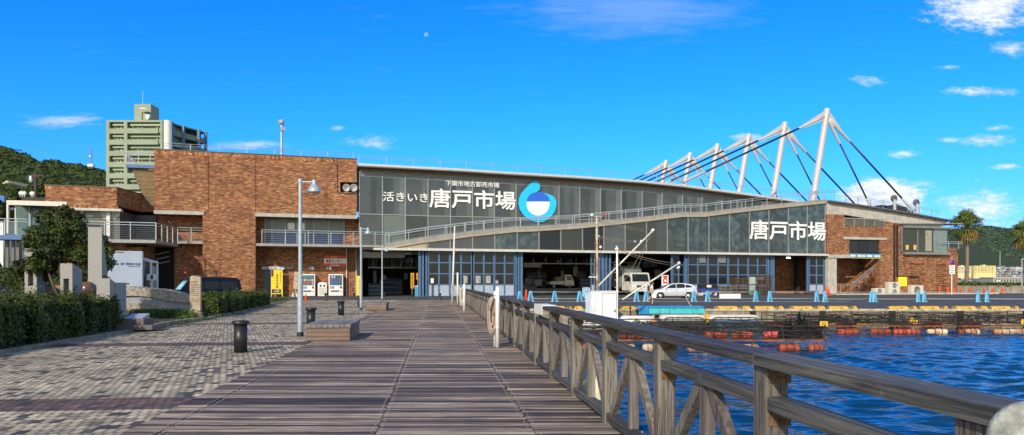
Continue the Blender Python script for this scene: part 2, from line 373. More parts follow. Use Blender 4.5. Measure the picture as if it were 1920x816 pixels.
bn = T.new('ShaderNodeBump'); bn.inputs['Strength'].default_value = 1.0; bn.inputs['Distance'].default_value = .10; T.put(bn.inputs['Height'], h); T.put(b.inputs['Normal'], bn.outputs[0])
wa = MB(); gx0, gx1, gy0, gy1 = -4.0, 44.0, 2.0, QY+.2                # real chop near the boardwalk, a flat sheet beyond it
ny, nx = 430, 400; ys_ = gy0+(gy1-gy0)*np.linspace(0,1,ny)**1.15; xs_ = np.linspace(gx0,gx1,nx); GX, GY = np.meshgrid(xs_, ys_); H = np.zeros_like(GX)
wr = np.random.default_rng(11)
for lam in np.geomspace(.30, 1.9, 46):
    th = R(90)+wr.normal(0,.45); k = 2*np.pi/lam; H += .0088*lam**.95*np.sin(k*(GX*np.cos(th)+GY*np.sin(th))+wr.uniform(0,6.28))
edge_ = np.clip(np.minimum.reduce([GX-gx0, gx1-GX, GY-gy0, gy1+.6-GY])/1.5, 0, 1); patch = .65+.35*np.sin(GX*.21+1.3+.5*np.sin(GY*.17))*np.sin(GY*.19+GX*.05); H *= edge_*patch
wa.smooth = True; wa.add(np.stack([GX,GY,WZ+H],-1).reshape(-1,3).tolist(), [(j*nx+i,j*nx+i+1,(j+1)*nx+i+1,(j+1)*nx+i) for j in range(ny-1) for i in range(nx-1)]); wa.smooth = False
for a in ((-14,-300,3000,gy0),(gx1,gy0,3000,gy1),(-14,gy0,gx0,gy1)): wa.quad((a[0],a[1],WZ),(a[2],a[1],WZ),(a[2],a[3],WZ),(a[0],a[3],WZ))
struct(wa.build('water', wm, loc=(0,0,WZ)))
wall = MB(); wall.box(-9, QY, -4, 900, QY+.5, -.035); quay = wall.build('quay_wall', pbr('quay_concrete', (.27,.235,.175), .9, var=.45, scale=1.3, bump=.6, streak=.5), loc=(0,QY,-4))
tag(quay, 'rough stained concrete quay wall rising from the harbour water', 'quay wall')
edge = MB()
for i in range(-8, 110, 1): edge.box(i*1.5+.02, QY-.06, -.12, i*1.5+1.46, QY+.42, -.006)
edge.build('capping', pbr('quay_cap', (.46,.41,.30), .8, var=.3, scale=2, streak=.35), quay)
rv = MB(); rv.prism([(xL(-20)+.3,-20),(xL(QY)+.3,QY),(xL(QY)-.3,QY),(xL(-20)-.3,-20)], -4, -.03, 'xy')
tag(rv.build('revetment', CONCD), 'dark concrete revetment under the planked boardwalk', 'retaining wall')

def pavmat():
    m = bpy.data.materials.new('brick_paving'); m.use_nodes = True; T = NT(m.node_tree); b = m.node_tree.nodes['Principled BSDF']
    tc = T.new('ShaderNodeTexCoord'); mp = T.new('ShaderNodeMapping'); mp.inputs['Rotation'].default_value = (0,0,R(-6)); T.put(mp.inputs[0], tc.outputs['Object'])
    wob = T.new('ShaderNodeTexNoise'); T.put(wob.inputs['Vector'], mp.outputs[0]); wob.inputs['Scale'].default_value = 1.7
    x, y, z = T.sep(mp.outputs[0]); y = T.m('ADD', y, T.m('MULTIPLY', wob.outputs[0], .02))
    def br(off):
        n = T.new('ShaderNodeTexBrick'); T.put(n.inputs['Vector'], T.xyz(T.m('ADD', x, off), y)); n.offset = .5
        n.inputs['Color1'].default_value = (0,0,0,1); n.inputs['Color2'].default_value = (1,1,1,1); n.inputs['Mortar'].default_value = (.5,.5,.5,1); n.inputs['Scale'].default_value = 1
        n.inputs['Mortar Size'].default_value = .010; n.inputs['Brick Width'].default_value = .115; n.inputs['Row Height'].default_value = .215; return n
    n = br(0)
    def ramp(P):
        r = T.new('ShaderNodeValToRGB'); T.put(r.inputs[0], n.outputs['Color']); e = r.color_ramp
        e.elements[0].position, e.elements[0].color = P[0][0], (*P[0][1],1); e.elements[1].position, e.elements[1].color = P[-1][0], (*P[-1][1],1)
        for p, c in P[1:-1]: q = e.elements.new(p); q.color = (*c,1)
        return r.outputs[0]
    a = ramp([(0,(.055,.048,.042)),(.09,(.085,.074,.062)),(.16,(.30,.25,.175)),(.5,(.50,.415,.285)),(.8,(.60,.50,.34)),(1,(.70,.59,.41))])
    r = ramp([(0,(.05,.04,.04)),(.35,(.12,.085,.068)),(.7,(.19,.095,.068)),(1,(.26,.14,.10))])
    ym = T.m('ABSOLUTE', T.m('SUBTRACT', T.m('MODULO', T.m('ADD', y, 100-10.9), 9.9), .5))
    band = T.m('LESS_THAN', ym, .5)
    c = T.mix(band, a, r)
    dirt = T.ss(T.noise(tc.outputs['Object'], .55, 6, .65), .3, .7, .62, 1.12)
    fine = T.ss(T.noise(tc.outputs['Object'], 30, 3), .3, .7, .85, 1.12); dd = T.m('MULTIPLY', dirt, fine)
    c = T.mix(1.0, T.mix(n.outputs['Fac'], c, (.035,.033,.03,1)), T.xyz(dd,dd,dd), 'MULTIPLY')
    T.put(b.inputs['Base Color'], c); b.inputs['Roughness'].default_value = .8
    bn = T.new('ShaderNodeBump'); bn.inputs['Strength'].default_value = .9; bn.inputs['Distance'].default_value = .012; bn.invert = True
    T.put(bn.inputs['Height'], T.m('SUBTRACT', n.outputs['Fac'], T.m('MULTIPLY', n.outputs['Color'], .35))); T.put(b.inputs['Normal'], bn.outputs[0]); return m
pv = MB(); edgepts = [(-7.5,-12),(-9.6,4),(-11.6,16.6),(-12.5,23.6),(-13.3,32),(-16.9,50),(-20.6,68.5)]
pv.quad((xL(-12)-.02,-12,-.010),(xL(68.5)-.02,68.5,-.010),*[(x,y,-.010) for x,y in edgepts[::-1]])
struct(pv.build('pavement', pavmat(), loc=(0,0,-.01)))
tp = MB(); tp.box(-20.6,68.6,-.04,xR(68)+.5,69.5,-.004); struct(tp.build('kerb_strip', pbr('tactile_paving', (.42,.38,.31), .85, var=.2, scale=4), loc=(-10,69,-.04)))

def plankmat(name, col, col2, along=0, var=.35, fine=1.0, crack=0.0):
    m = bpy.data.materials.new(name); m.use_nodes = True; T = NT(m.node_tree); b = m.node_tree.nodes['Principled BSDF']
    tc = T.new('ShaderNodeTexCoord'); at_ = T.new('ShaderNodeAttribute', attribute_name='tint'); tn = at_.outputs['Fac']
    mp = T.new('ShaderNodeMapping'); mp.inputs['Scale'].default_value = {0:(.35*fine,14*fine,14*fine),1:(14*fine,.35*fine,14*fine),2:(14*fine,14*fine,.5*fine)}[along]; T.put(mp.inputs[0], tc.outputs['Object'])
    off = T.new('ShaderNodeVectorMath', operation='ADD'); T.put(off.inputs[0], mp.outputs[0]); T.put(off.inputs[1], T.xyz(T.m('MULTIPLY', tn, 50), 0, T.m('MULTIPLY', tn, 91)))
    gr = T.noise(off.outputs[0], 1.6, 6, .7); big = T.noise(tc.outputs['Object'], .45, 5, .6)
    c = T.mix(T.ss(gr, .32, .68), (*col,1), (*col2,1))
    k = T.m('MULTIPLY', T.ss(tn, 0, 1, 1-var, 1+var), T.ss(big, .3, .7, .75, 1.2))
    c = T.mix(1.0, c, T.xyz(k, T.m('MULTIPLY', k, T.ss(tn, 0, 1, .96, 1.02)), T.m('MULTIPLY', k, T.ss(big, .35, .65, 1.05, .95))), 'MULTIPLY')
    if crack:
        cr = T.noise(off.outputs[0], 1.1, 3, .5); line = T.m('ABSOLUTE', T.m('SUBTRACT', cr, .5)); c = T.mix(T.ss(line, .0, .035, crack, 0), c, (.012,.011,.010,1))
        c = T.mix(T.ss(T.noise(tc.outputs['Object'], 7, 4, .7), .62, .74, 0, .5), c, (.30,.29,.27,1))
    T.put(b.inputs['Base Color'], c); b.inputs['Roughness'].default_value = .72; b.inputs['Specular IOR Level'].default_value = .35
    bn = T.new('ShaderNodeBump'); bn.inputs['Strength'].default_value = .55; bn.inputs['Distance'].default_value = .01; T.put(bn.inputs['Height'], gr); T.put(b.inputs['Normal'], bn.outputs[0]); return m
DECK = plankmat('boardwalk_planks', (.040,.030,.024), (.36,.285,.228), 0, .72, 1.25, .6)
dk = MB(); p = .102; Y = -3.0
strips = [(-.02, .36), (.365, 2.662), (2.668, 4.342), (4.348, 5.34)]
while Y < 68.4:
    ww = (xR(Y)+.16 - xL(Y)) / 5.34; yr = random.uniform(-.0015,.0015)
    for i, (a, c) in enumerate(strips):
        if i == 0 and random.random() < .2: pass
        if i != 1: dk.tint = random.random() if random.random() < .8 else random.choice([0.02,.98])
        z = .012 + random.uniform(-.004,.003); tl = random.uniform(-.0025,.0025); g_ = random.uniform(.006,.016)
        x0, x1 = xL(Y)+a*ww+.003, xL(Y)+c*ww-.003; y0, y1 = Y+yr+g_/2, Y+yr+p-g_/2; sk = random.uniform(-.004,.004)
        dk.add([(x0,y0,-.03),(x1,y0+sk,-.03),(x0,y0,z),(x1,y0+sk,z+tl),(x0,y1,z+random.uniform(-.002,.002)),(x1,y1+sk,z+tl),(x0,y1,-.03),(x1,y1+sk,-.03)],
               [(0,1,3,2),(2,3,5,4),(4,5,7,6),(0,2,4,6),(1,7,5,3)])
    dk.cur = 1
    for a in (.365, 2.665, 4.345):                # paired screw heads beside each joint
        for s in (-1, 1): x = xL(Y)+a*ww+s*.045; dk.box(x-.010, Y+p*.4, .013, x+.010, Y+p*.4+.02, .0165)
    dk.cur = 0
    Y += p
struct(dk.build('boardwalk', [DECK, pbr('screw_heads', (.26,.25,.24), .5, .2)], loc=(0,0,0)))
jb = MB(); jb.prism([(xL(-3)-.02,-3),(xR(-3)+.17,-3),(xR(68.4)+.17,68.4),(xL(68.4)-.02,68.4)], -.32, -.032, 'xy')
struct(jb.build('boardwalk_frame', pbr('deck_joists', (.05,.04,.033), .9), loc=(0,0,-.3)))
pl = MB()
for k in range(17):
    Y = -1 + 3*k
    if Y > 45: break
    pl.tube((xR(Y)-.5,Y,-4),(xR(Y)-.5,Y,-.3),.16); pl.tube((xR(Y)-3,Y,-4),(xR(Y)-3,Y,-.3),.16)
struct(pl.build('boardwalk_piles', CONCD, loc=(0,0,-4)))

# ------------------------------------------------------------------ the wooden railing: posts, rails, lambda braces, bracket plates
POSTW = plankmat('weathered_post', (.075,.068,.058), (.225,.205,.175), 2, .2, 1.8, .7)
RAILW = plankmat('weathered_rail', (.028,.027,.027), (.115,.110,.106), 1, .25, 1.6, .5)
BRACEW = plankmat('weathered_brace', (.09,.078,.068), (.24,.215,.185), 2, .2, 1.0, 0)
rail = thing('wooden_railing', 'long weathered timber railing with braced panels along the waterside boardwalk edge', 'railing', (xR(33),33,0), math.atan(.098))
ys = [.85, 2.6] + [4.3+2.03*k for k in range(31)]
dirv = Vector((-.098,1,0)).normalized(); perp = Vector((dirv.y,-dirv.x,0))
def rp(Y, z, o=0.0): return Vector((xR(Y)+.075,Y,z)) + perp*o
rust = pbr('rusty_bracket', (.14,.085,.045), .8, .3, var=.5, scale=20)
for i, Y in enumerate(ys):
    m = MB(); m.tint = random.random(); c = rp(Y, 0); h = 1.124
    M = Matrix.Translation(c) @ Matrix.Rotation(math.atan2(.098,1),4,'Z'); m.M = M
    m.bbox(-.075,-.075,-.05,.075,.075,h,.012)
    o = m.build('post', POSTW, rail)
    if i < 12:
        for z0_, z1_ in ((1.03,1.095),(.785,.85)):
            b_ = MB(M); b_.box(-.045,-.082,z0_,.085,-.0765,z1_)
            for xx in (-.01,.025,.06): b_.tube((xx,-.0815,(z0_+z1_)/2),(xx,-.090,(z0_+z1_)/2),.009,n=8)
            b_.build('bracket', rust, o)
tr = []
for i in range(len(ys)-1):
    a, b_ = ys[i], ys[i+1]
    if i % 2 == 0:
        e = ys[min(i+2, len(ys)-1)]; m = MB(); m.tint = random.random(); j = random.uniform(-.004,.004)
        q0, q1 = rp(a+.004-(.6 if i==0 else 0),1.158+j), rp(e-.004,1.158+j)
        m.M = Matrix.Translation(q0) @ Matrix.Rotation(math.atan2(.098,1),4,'Z'); m.bbox(-.105,0,-.033,.105,(q1-q0).length,.033,.004)
        m.build('top_rail', RAILW, rail)
    for nm, z, hh in (('mid_rail',.915,.078),('bottom_rail',.11,.08)):
        m = MB(); m.tint = random.random(); q0, q1 = rp(a+.077,z), rp(b_-.077,z)
        m.M = Matrix.Translation(q0) @ Matrix.Rotation(math.atan2(.098,1),4,'Z'); m.bbox(-.06,0,-hh/2,.06,(q1-q0).length,hh/2,.008); m.build(nm, RAILW, rail)
    mid = (a+b_)/2
    m = MB(); m.tint = random.random(); m.beam(rp(mid,.156),rp(mid,.874),.09,.075,up=dirv); m.build('stud', BRACEW, rail)
    for s in (-1,1):
        m = MB(); m.tint = random.random(); m.beam(rp(mid+s*(b_-a-.34)/2,.158),rp(mid+s*.10,.872),.065,.095,up=dirv); m.build('brace', BRACEW, rail)
# ------------------------------------------------------------------ the market hall: its own frame (u along the front, v into the building)
TH = math.atan(.31); HM = TR((0,92,0), TH); sn, cs = math.sin(TH), math.cos(TH)
def FP(px, py, v=0.0):                            # (u, z) of a photo point on the vertical plane v behind the front
    a = (px-CX)/FPX; Y = (v+92*cs)/(cs-sn*a); return (cs*a*Y + sn*(Y-92), CH+(HY-py)/FPX*Y)
def FU(px, v=0.0): return FP(px, 500, v)[0]
def FZ(px, py, v=0.0): return FP(px, py, v)[1]
def FW(px, py, v=0.0): u, z = FP(px, py, v); return HM @ Vector((u, v, z))
def FDEP(px, v=0.0): return FW(px, 500, v).y
def interp(pts, x):
    for (x0,y0),(x1,y1) in zip(pts, pts[1:]):
        if x <= x1 or (x1,y1) == pts[-1]: return y0+(y1-y0)*(x-x0)/(x1-x0)
def HB(): return MB(HM)
hall = thing('market_hall', 'long glass fronted market hall with blue doors, rooftop ramp and cable masts', 'market hall', HM @ Vector((16,0,0)), TH)
GZ = -.02; BARZ = 5.63
roofpx = [(672,306),(860,316),(960,322.5),(1080,329.5),(1200,338),(1280,346),(1400,362),(1500,376)]
VU = 3.0; VR = 1.7                                # upper glass plane, roof edge plane
roofline = [FP(x,y,VR) for x,y in roofpx]
m = HB(); uL = FU(672,VR)
pts = roofline + [(roofline[-1][0]+1.5, roofline[-1][1]-.4)]
m.prism(pts + [(u,z-.28) for u,z in pts[::-1]], VR, 60); m.build('roof', pbr('roof_metal', (.55,.56,.57), .45, .3, var=.08), hall)
m = HB(); top = [(u,z-.283) for u,z in pts]; gl_top = [(676,321.5),(760,326),(860,331.5),(967,337.5),(1047,342),(1204,351.7),(1280,358.5),(1354,366),(1427,373),(1500,381)]
bot = [FP(x,y,VU) for x,y in gl_top]
m.prism([(FU(672,VU),FZ(672,306,VR)-.3)] + [(FU(x,VU), interp(pts, FU(x,VR))-.3) for x in (860,960,1080,1200,1280,1400,1490)] + bot[::-1] , VU-.06, VU+.5); m.build('fascia', BROWN, hall)
m = HB(); m.prism([(u,z-.30) for u,z in pts] + [(u,z-.40) for u,z in pts[::-1]], VR+.06, VU-.07); m.build('soffit', BROWN, hall)
# ramp: lower edge, in photo points on the front plane
rb = [(722,467.5),(735,465.5),(800,454.5),(886,443.5),(962,435.5),(1000,434),(1080,429),(1213,415),(1276,407),(1318,406.8),(1368,400.3),(1441,392.3),(1549,381)]
def rampth(x): return 11.5 - 4.0*(x-722)/827
# upper glazing behind the ramp, per bay, two rows
mul = [674,717,760,802.5,844.6,886,927,967.5,1008,1048,1087,1126,1165,1204,1241.5,1280,1316.5,1354,1391,1427]
def rowz(x): return interp([(674,401),(802,405),(967,408.5),(1100,412),(1300,416),(1430,418)], x)
fr = HB()
for i in range(len(mul)-1):
    a, b_ = mul[i], mul[i+1]; ua, ub = FU(a,VU)+.05, FU(b_,VU)-.05
    zt = (FZ(a,interp(gl_top,a),VU)+FZ(b_,interp(gl_top,b_),VU))/2
    zr = FZ((a+b_)/2,(rowz(a)+rowz(b_))/2,VU)
    zta, ztb = FZ(a,interp(gl_top,a),VU)-.04, FZ(b_,interp(gl_top,b_),VU)-.04
    zra, zrb = FZ(a,rowz(a),VU), FZ(b_,rowz(b_),VU)
    m = HB(); um = (ua+ub)/2 + .05; m.cur = 0; m.tint = random.uniform(0,.35)
    if zta > zra+.4:
        for q in range(4):                       # folded blinds behind the glass: four upright strips per bay
            f0, f1 = q/4, (q+1)/4; m.tint = random.uniform(.2,.8); m.cur = (0,2,2,3)[q] if i else (0,0,0,0)[q]; l_ = lambda a_, b__, f: a_+(b__-a_)*f
            q_ = [(l_(ua,ub,f0),l_(zra,zrb,f0)+.05),(l_(ua,ub,f1),l_(zra,zrb,f1)+.05),(l_(ua,ub,f1),l_(zta,ztb,f1)),(l_(ua,ub,f0),l_(zta,ztb,f0))]; dv = [random.uniform(.04,.10) for _ in range(4)]
            m.add([(u,VU+d,z) for (u,z),d in zip(q_,dv)]+[(u,VU+.14,z) for u,z in q_], [(0,1,2,3),(7,6,5,4),(0,4,5,1),(1,5,6,2),(2,6,7,3),(3,7,4,0)])
        m.cur = 1; m.tint = .9; m.prism([(ua+.05,zta-.55),(ub-.05,ztb-.55),(ub-.05,ztb-.12),(ua+.05,zta-.12)], VU+.045, VU+.05); m.cur = 0  # pale band: lighter reflection near the pane top, put into the colour
    lo = FZ(a, interp(rb,max(a,722)), 0) - .9
    m.tint = random.uniform(.2,.9); m.cur = random.choice([0,0,2])
    if i == 1: m.cur = 1
    if min(zra, zta) > lo: m.prism([(ua,lo),(ub,lo),(ub,min(zrb,ztb)-.05),(ua,min(zra,zta)-.05)], VU+.06, VU+.12)
    m.build('window', [GLASS, GLASSP, pbr('blind_glass_mid', (.055,.064,.072), .16, var=.25, scale=.3, spec=.55, tint=.35), pbr('blind_glass_pale', (.095,.108,.115), .2, var=.2, scale=.3, spec=.5, tint=.25)], hall)
for x in mul:
    fr.box(FU(x,VU)-.06, VU-.04, FZ(x,interp(rb,max(x,722)),0)-1, FU(x,VU)+.06, VU+.13, FZ(x,interp(gl_top,x),VU))
for i in range(len(mul)-1):
    a, b_ = mul[i], mul[i+1]
    for f, hgt in ((rowz,.10),(lambda x: interp(gl_top,x),.12)):
        za, zb = FZ(a,f(a),VU), FZ(b_,f(b_),VU); ua, ub = FU(a,VU)+.061, FU(b_,VU)-.061
        if f is rowz and za > FZ(a,interp(gl_top,a),VU)-.3: continue
        fr.prism([(ua,za-hgt/2),(ub,zb-hgt/2),(ub,zb+hgt/2),(ua,za+hgt/2)], VU-.03, VU+.11)
fr.build('window_frame', pbr('mullion_grey', (.30,.30,.29), .5, .3, var=.1), hall)
m = HB(); m.box(FU(1427,VU)+.07, VU-.02, 8, FU(1560,VU), VU+.4, FZ(1500,380,VU)); m.box(FU(672,VU), VU+.14, 5.6, FU(1560,VU), VU+.5, 5.9); m.build('rear_wall', CONC, hall)
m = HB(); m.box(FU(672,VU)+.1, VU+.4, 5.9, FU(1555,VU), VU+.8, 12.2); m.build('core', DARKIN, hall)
# the ramp and its railings
m = HB(); bp = [FP(x,y,0) for x,y in rb]; tp_ = [FP(x,y-rampth(x),0) for x,y in rb]
m.prism(bp + tp_[::-1], -.12, VU-.1); m.build('ramp', pbr('ramp_concrete', (.27,.27,.265), .8, var=.15, scale=1, streak=.3), hall)
m = HB(); m.prism([(u,z-.02) for u,z in bp] + [(u,z+.22) for u,z in bp[::-1]], -.2, -.125); m.build('ramp_edge', BEIGE, hall)
def railing(mb, line, v, hgt=1.1, step=1.9, rr=.035, wires=3, low=.5):      # line: (u,z) of the kerb top
    for (u0,z0),(u1,z1) in zip(line, line[1:]):
        mb.tube((u0,v,z0+hgt),(u1,v,z1+hgt),rr,n=8); mb.tube((u0,v,z0+hgt-.26),(u1,v,z1+hgt-.26),rr*.8,n=8)
        for k in range(wires): zz = .12+k*(hgt-.45)/wires; mb.tube((u0,v,z0+zz),(u1,v,z1+zz),.009,n=5)
    u = line[0][0]
    while u <= line[-1][0]: z = interp(line,u); mb.box(u-.035,v-.03,z-.1,u+.035,v+.03,z+hgt); u += step
m = HB(); railing(m, tp_, -.08, step=2.4, wires=2); railing(m, [(u,z+.05) for u,z in tp_[1:-1]], VU-.35, step=2.4, wires=0); m.build('ramp_railing', STEELP, hall)
m = HB(); m.prism([(FU(735),BARZ+.1),(FU(800),BARZ+.1),(FU(800),FZ(800,455.5)),(FU(735),FZ(735,466.5))], -.04, 1.6); m.build('soffit_panel', BEIGE, hall)
m = HB(); m.box(FU(700), -.35, BARZ-.14, FU(1551), .25, BARZ+.12); m.build('canopy_bar', pbr('canopy_grey', (.56,.55,.52), .6, var=.1, scale=2, streak=.2), hall)
# lower glazing under the ramp
lm = [802,844,886,927.6,969.6,1010.5,1051.3,1092,1132,1172,1212,1251,1290,1329,1367.5,1405,1441.5,1478,1513.5,1547]
fr = HB()
for i in range(len(lm)-1):
    a, b_ = lm[i], lm[i+1]; ua, ub = FU(a)+.055, FU(b_)-.055
    za, zb = FZ(a,interp(rb,a)), FZ(b_,interp(rb,b_))
    m = HB(); mt = 0
    m.tint = random.uniform(.1,.9)
    um = (ua+ub)/2; zm = (za+zb)/2
    m.prism([(ua,BARZ+.16),(um,BARZ+.16),(um,zm),(ua,za)], .05, .12); m.tint = min(1, max(0, m.tint+random.uniform(-.3,.3)))
    m.prism([(um,BARZ+.16),(ub,BARZ+.16),(ub,zb),(um,zm)], .058, .12)
    m.build('window', GLASS2 if i >= 11 or i in (3,4) else (GLASSD if i in (5,7) else GLASS), hall)
for x in lm: fr.box(FU(x)-.06,-.06,BARZ+.13,FU(x)+.06,.13,FZ(x,interp(rb,x))+.05)
fr.box(FU(802),-.03,BARZ+.13,FU(1547),.1,BARZ+.2); fr.build('window_frame', MATS['mullion_grey'], hall)
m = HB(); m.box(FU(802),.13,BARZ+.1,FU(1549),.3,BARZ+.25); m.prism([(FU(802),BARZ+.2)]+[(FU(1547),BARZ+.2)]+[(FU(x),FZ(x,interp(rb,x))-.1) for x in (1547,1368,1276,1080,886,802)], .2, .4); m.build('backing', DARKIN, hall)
# ground floor: doors of three glazed rows and a pale panel, posts between openings
def leaf(a, b_, v=.35, cols=2):
    ua, ub = FU(a,v), FU(b_,v); z0, z1 = GZ+.02, BARZ-.15; h = z1-z0
    m = HB(); ww = .12; zs = [z0+h*k for k in (0,.258,.50,.745,1)]
    xs = [ua+(ub-ua)*k/cols for k in range(cols+1)]
    for i, x in enumerate(xs): q = .10 if 0 < i < cols else .13; m.box(x-(q if i else 0),v,z0,x+(q if i < cols else 0),v+.12,z1)
    for z in zs: m.box(ua+.13,v+.01,max(z0,z-.07),ub-.13,v+.11,min(z1,z+.07))
    d = m.build('door', BLUEF, hall)
    for c in range(cols):
        g_ = HB()
        for r in range(1,4): g_.tint = random.random(); g_.box(xs[c]+.1,v+.05,zs[r]+.07,xs[c+1]-.1,v+.08,zs[r+1]-.07)
        g_.build('pane', GLASSD, d)
        g_ = HB(); g_.box(xs[c]+.1,v+.04,z0+.05,xs[c+1]-.1,v+.08,zs[1]-.07); g_.build('panel', DOORW, d)
for a, b_ in ((802.5,843.5),(844,885),(887.5,926.5),(927,965)): leaf(a, b_)
for a, b_ in ((1289.5,1327),(1327.5,1365),(1365.5,1402.5),(1403,1438)): leaf(a, b_)
for a, b_, c_, d_ in ((868.5,876.5,517,531),(891.5,901,517,531),(910.5,920,517,531),(929,934,525,531.5)):
    m = HB(); u0, z1 = FP(a,c_,.4); u1, z0 = FP(b_,d_,.4); m.box(u0,.38,z0,u1,.395,z1); m.build('poster', pbr('poster_grey', (.30,.33,.31), .6, var=.8, scale=5), hall)
for a, b_, c_, d_, mt in ((1405,1419,519.5,534.5,'pale'),(1420.5,1433,519.5,524,'pale'),(1311,1323,479,493,'grey'),(1347,1361,479,493,'grey')):
    m = HB(); u0, z1 = FP(a,c_,.4); u1, z0 = FP(b_,d_,.4); m.box(u0,.38,z0,u1,.395,z1); m.build('poster', pbr('pane_'+mt, (.42,.50,.44) if mt == 'pale' else (.17,.19,.18), .5, var=.15), hall)
leaf(1517,1545); leaf(1107.5,1116,.6,1); leaf(1262,1283,1.2)
m = HB()
for px, wd in ((787,.28),(793,.24),(799.5,.2),(967.5,.22),(972.5,.22),(978,.3),(1124,.25),(1131,.3),(1137,.25),(1144,.25),(1260,.2),(1286,.3),(1441,.28),(1447,.28),(1451,.22),(1514.5,.22),(1547.5,.25)):
    m.box(FU(px,.5)-wd/2,.5,GZ,FU(px,.5)+wd/2,.5+wd,BARZ-.15)
    m.build('door_post', BLUEF, hall); m = HB()
# interior of the hall
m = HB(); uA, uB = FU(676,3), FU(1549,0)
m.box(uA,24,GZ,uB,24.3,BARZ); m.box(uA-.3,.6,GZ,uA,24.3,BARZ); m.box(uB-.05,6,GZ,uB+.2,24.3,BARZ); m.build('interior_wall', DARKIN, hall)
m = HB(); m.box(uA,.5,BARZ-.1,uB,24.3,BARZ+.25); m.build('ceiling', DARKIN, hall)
m = HB(); m.box(FU(979,8),11,GZ,FU(1116,8),23.9,.85); m.build('loading_platform', CONCD, hall)
m = HB(); m.box(FU(1452,7),7,GZ,FU(1549,7),7.3,BARZ); m.build('inner_brick_wall', BRICK, hall)
DIM = pbr('dim_pale', (.26,.26,.24), .7, var=.3, scale=1)
m = HB()
for k in range(9): a = FU(690,23.9)+k*1.75; m.box(a,23.85,3.9,a+1.55,23.95,BARZ-.25)
m.build('clerestory', pbr('clerestory_pale', (.30,.34,.34), .5, tint=.3), hall)
m = HB(); u0, z1 = FP(982,495,8); u1, z0 = FP(1015,501.5,8); m.box(u0,8,z0,u1,8.5,z1); m.build('duct_box', BEIGE, hall)
for a, b_, c_, d_, v in ((1075,1083,500,518,14),(1052,1057,508,520,15),(1008,1013,506,522,13),(1060,1074,480,494,18),(1178,1196,494,516,12),(1206,1216,486,502,11),(1228,1240,506,524,9),(716,724,516,524,9),(700,706,508,530,10),(758,764,512,524,8),(985,1000,522,532,13),(1003,1016,524,535,12),(1212,1232,492,500,13)):
    m = HB(); u0, z1 = FP(a,c_,v); u1, z0 = FP(b_,d_,v); m.box(u0,v,z0,u1,v+.15,z1); m.build('notice_panel', DIM if random.random() < .6 else pbr('dim_blue', (.05,.11,.20), .6, var=.3, scale=2), hall)
for px, py, v in ((1000,487,9),(1022,486,11),(1046,488,9),(1070,487,12),(1094,488,10),(1170,489,8),(1225,490,8),(706,487,9),(730,488,12),(755,487,10)):
    m = HB(); u, z = FP(px,py,v); m.tube((u,v,z),(u,v,BARZ-.1),.02,n=6); m.lathe((u,v,z-.25), [(.22,0),(.2,.1),(.05,.26)], 10); m.build('pendant_shade', DIM, hall)
m = HB()
for px in (700,716,735,752,770): m.box(FU(px,12)-.06,12,3.7,FU(px,12)+.06,12.1,BARZ-.1)
m.box(FU(690,12),12,3.6,FU(785,12),12.1,3.75); m.build('pipe_rack', GALV, hall); m = HB()
for px in (1000,1024,1052,1080,1100): m.tube((FU(px,14),14,4.2),(FU(px,14),14,BARZ),.05)
m.build('pipe_rack', GALV, hall); m = HB(); m.box(FU(982,10),10,4.3,FU(1112,10),10.12,4.42); m.build('pipe_rack', GALV, hall); m = HB(); m.box(FU(1146,9),9,4.5,FU(1260,9),9.12,4.62); m.build('pipe_rack', GALV, hall)
LAMP = emit('lamp_glow', (1,.97,.9), 5)
m = HB()
for px, py, v in ((1478.5,483.5,4),(1410,486.5,2.2)): u, z = FP(px,py,v); m.box(u-.32,v,z-.09,u+.32,v+.1,z+.09)
m.build('ceiling_lamp', LAMP, hall)
m = HB()
for px in (1180,1193): u, z = FP(px,504,9); m.box(u-.45,9,z-.06,u+.45,9.1,z+.06)
m.build('tube_lamp', emit('tube_glow', (.95,1,.85), 1.2), hall)
# lettering and emblem on the glass
TXT = pbr('sign_white', (.78,.78,.78), .4, var=.02)
m = HB()
def tx(s, px0, px1, pyt, pyb, v, bold): u0, z1 = FP(px0,pyt,v); u1, z0 = FP(px1,pyb,v); text(m, s, u0, z0, u1, z1, v, .06, bold)
tx('活きいき', 718, 802.5, 359.5, 380, VU-.06, .010); m.build('lettering', TXT, hall); m = HB()
tx('唐戸市場', 805.5, 966, 353.5, 393.5, VU-.06, .017); m.build('lettering', TXT, hall); m = HB()
tx('下関市地方卸売市場', 835.5, 936, 338.5, 352.5, VU-.06, .008); m.build('lettering', TXT, hall); m = HB()
tx('唐戸市場', 1406, 1547.5, 412.5, 451, -.07, .017); m.build('lettering', TXT, hall)
# round emblem: a blue comma-shaped ring round a white bowl under a darker cap (kept plain, without a face)
E0 = lambda x, y: FP(960+x/8.16, 330+y/8.16, VU-.2)
outer = [(385,80),(415,110),(432,155),(425,200),(405,228),(360,250),(420,247),(480,258),(550,275),(620,300),(660,345),(682,400),(680,460),(655,540),(610,610),(550,665),(480,700),(400,712),(320,695),(240,655),(170,590),(120,510),(100,420),(110,340),(145,265),(200,200),(260,140),(310,95),(345,78)]
m = HB(); m.prism([E0(*q) for q in outer], VU-.2, VU-.06); em = m.build('emblem', pbr('emblem_cyan', (.012,.50,.90), .45, var=.03), hall)
arc = lambda cx, cy, rx, ry, a0, a1, n: [(cx+rx*math.cos(R(a0+(a1-a0)*k/n)), cy+ry*math.sin(R(a0+(a1-a0)*k/n))) for k in range(n+1)]
m = HB(); m.prism([E0(*q) for q in [(225,385)]+arc(398,430,172,178,190,350,1)[:0]+arc(398,425,175,182,180,0,22)[::1]+[(572,385)]], VU-.24, VU-.201); m.build('bowl', pbr('emblem_white', (.85,.84,.90), .45, var=.02), em)
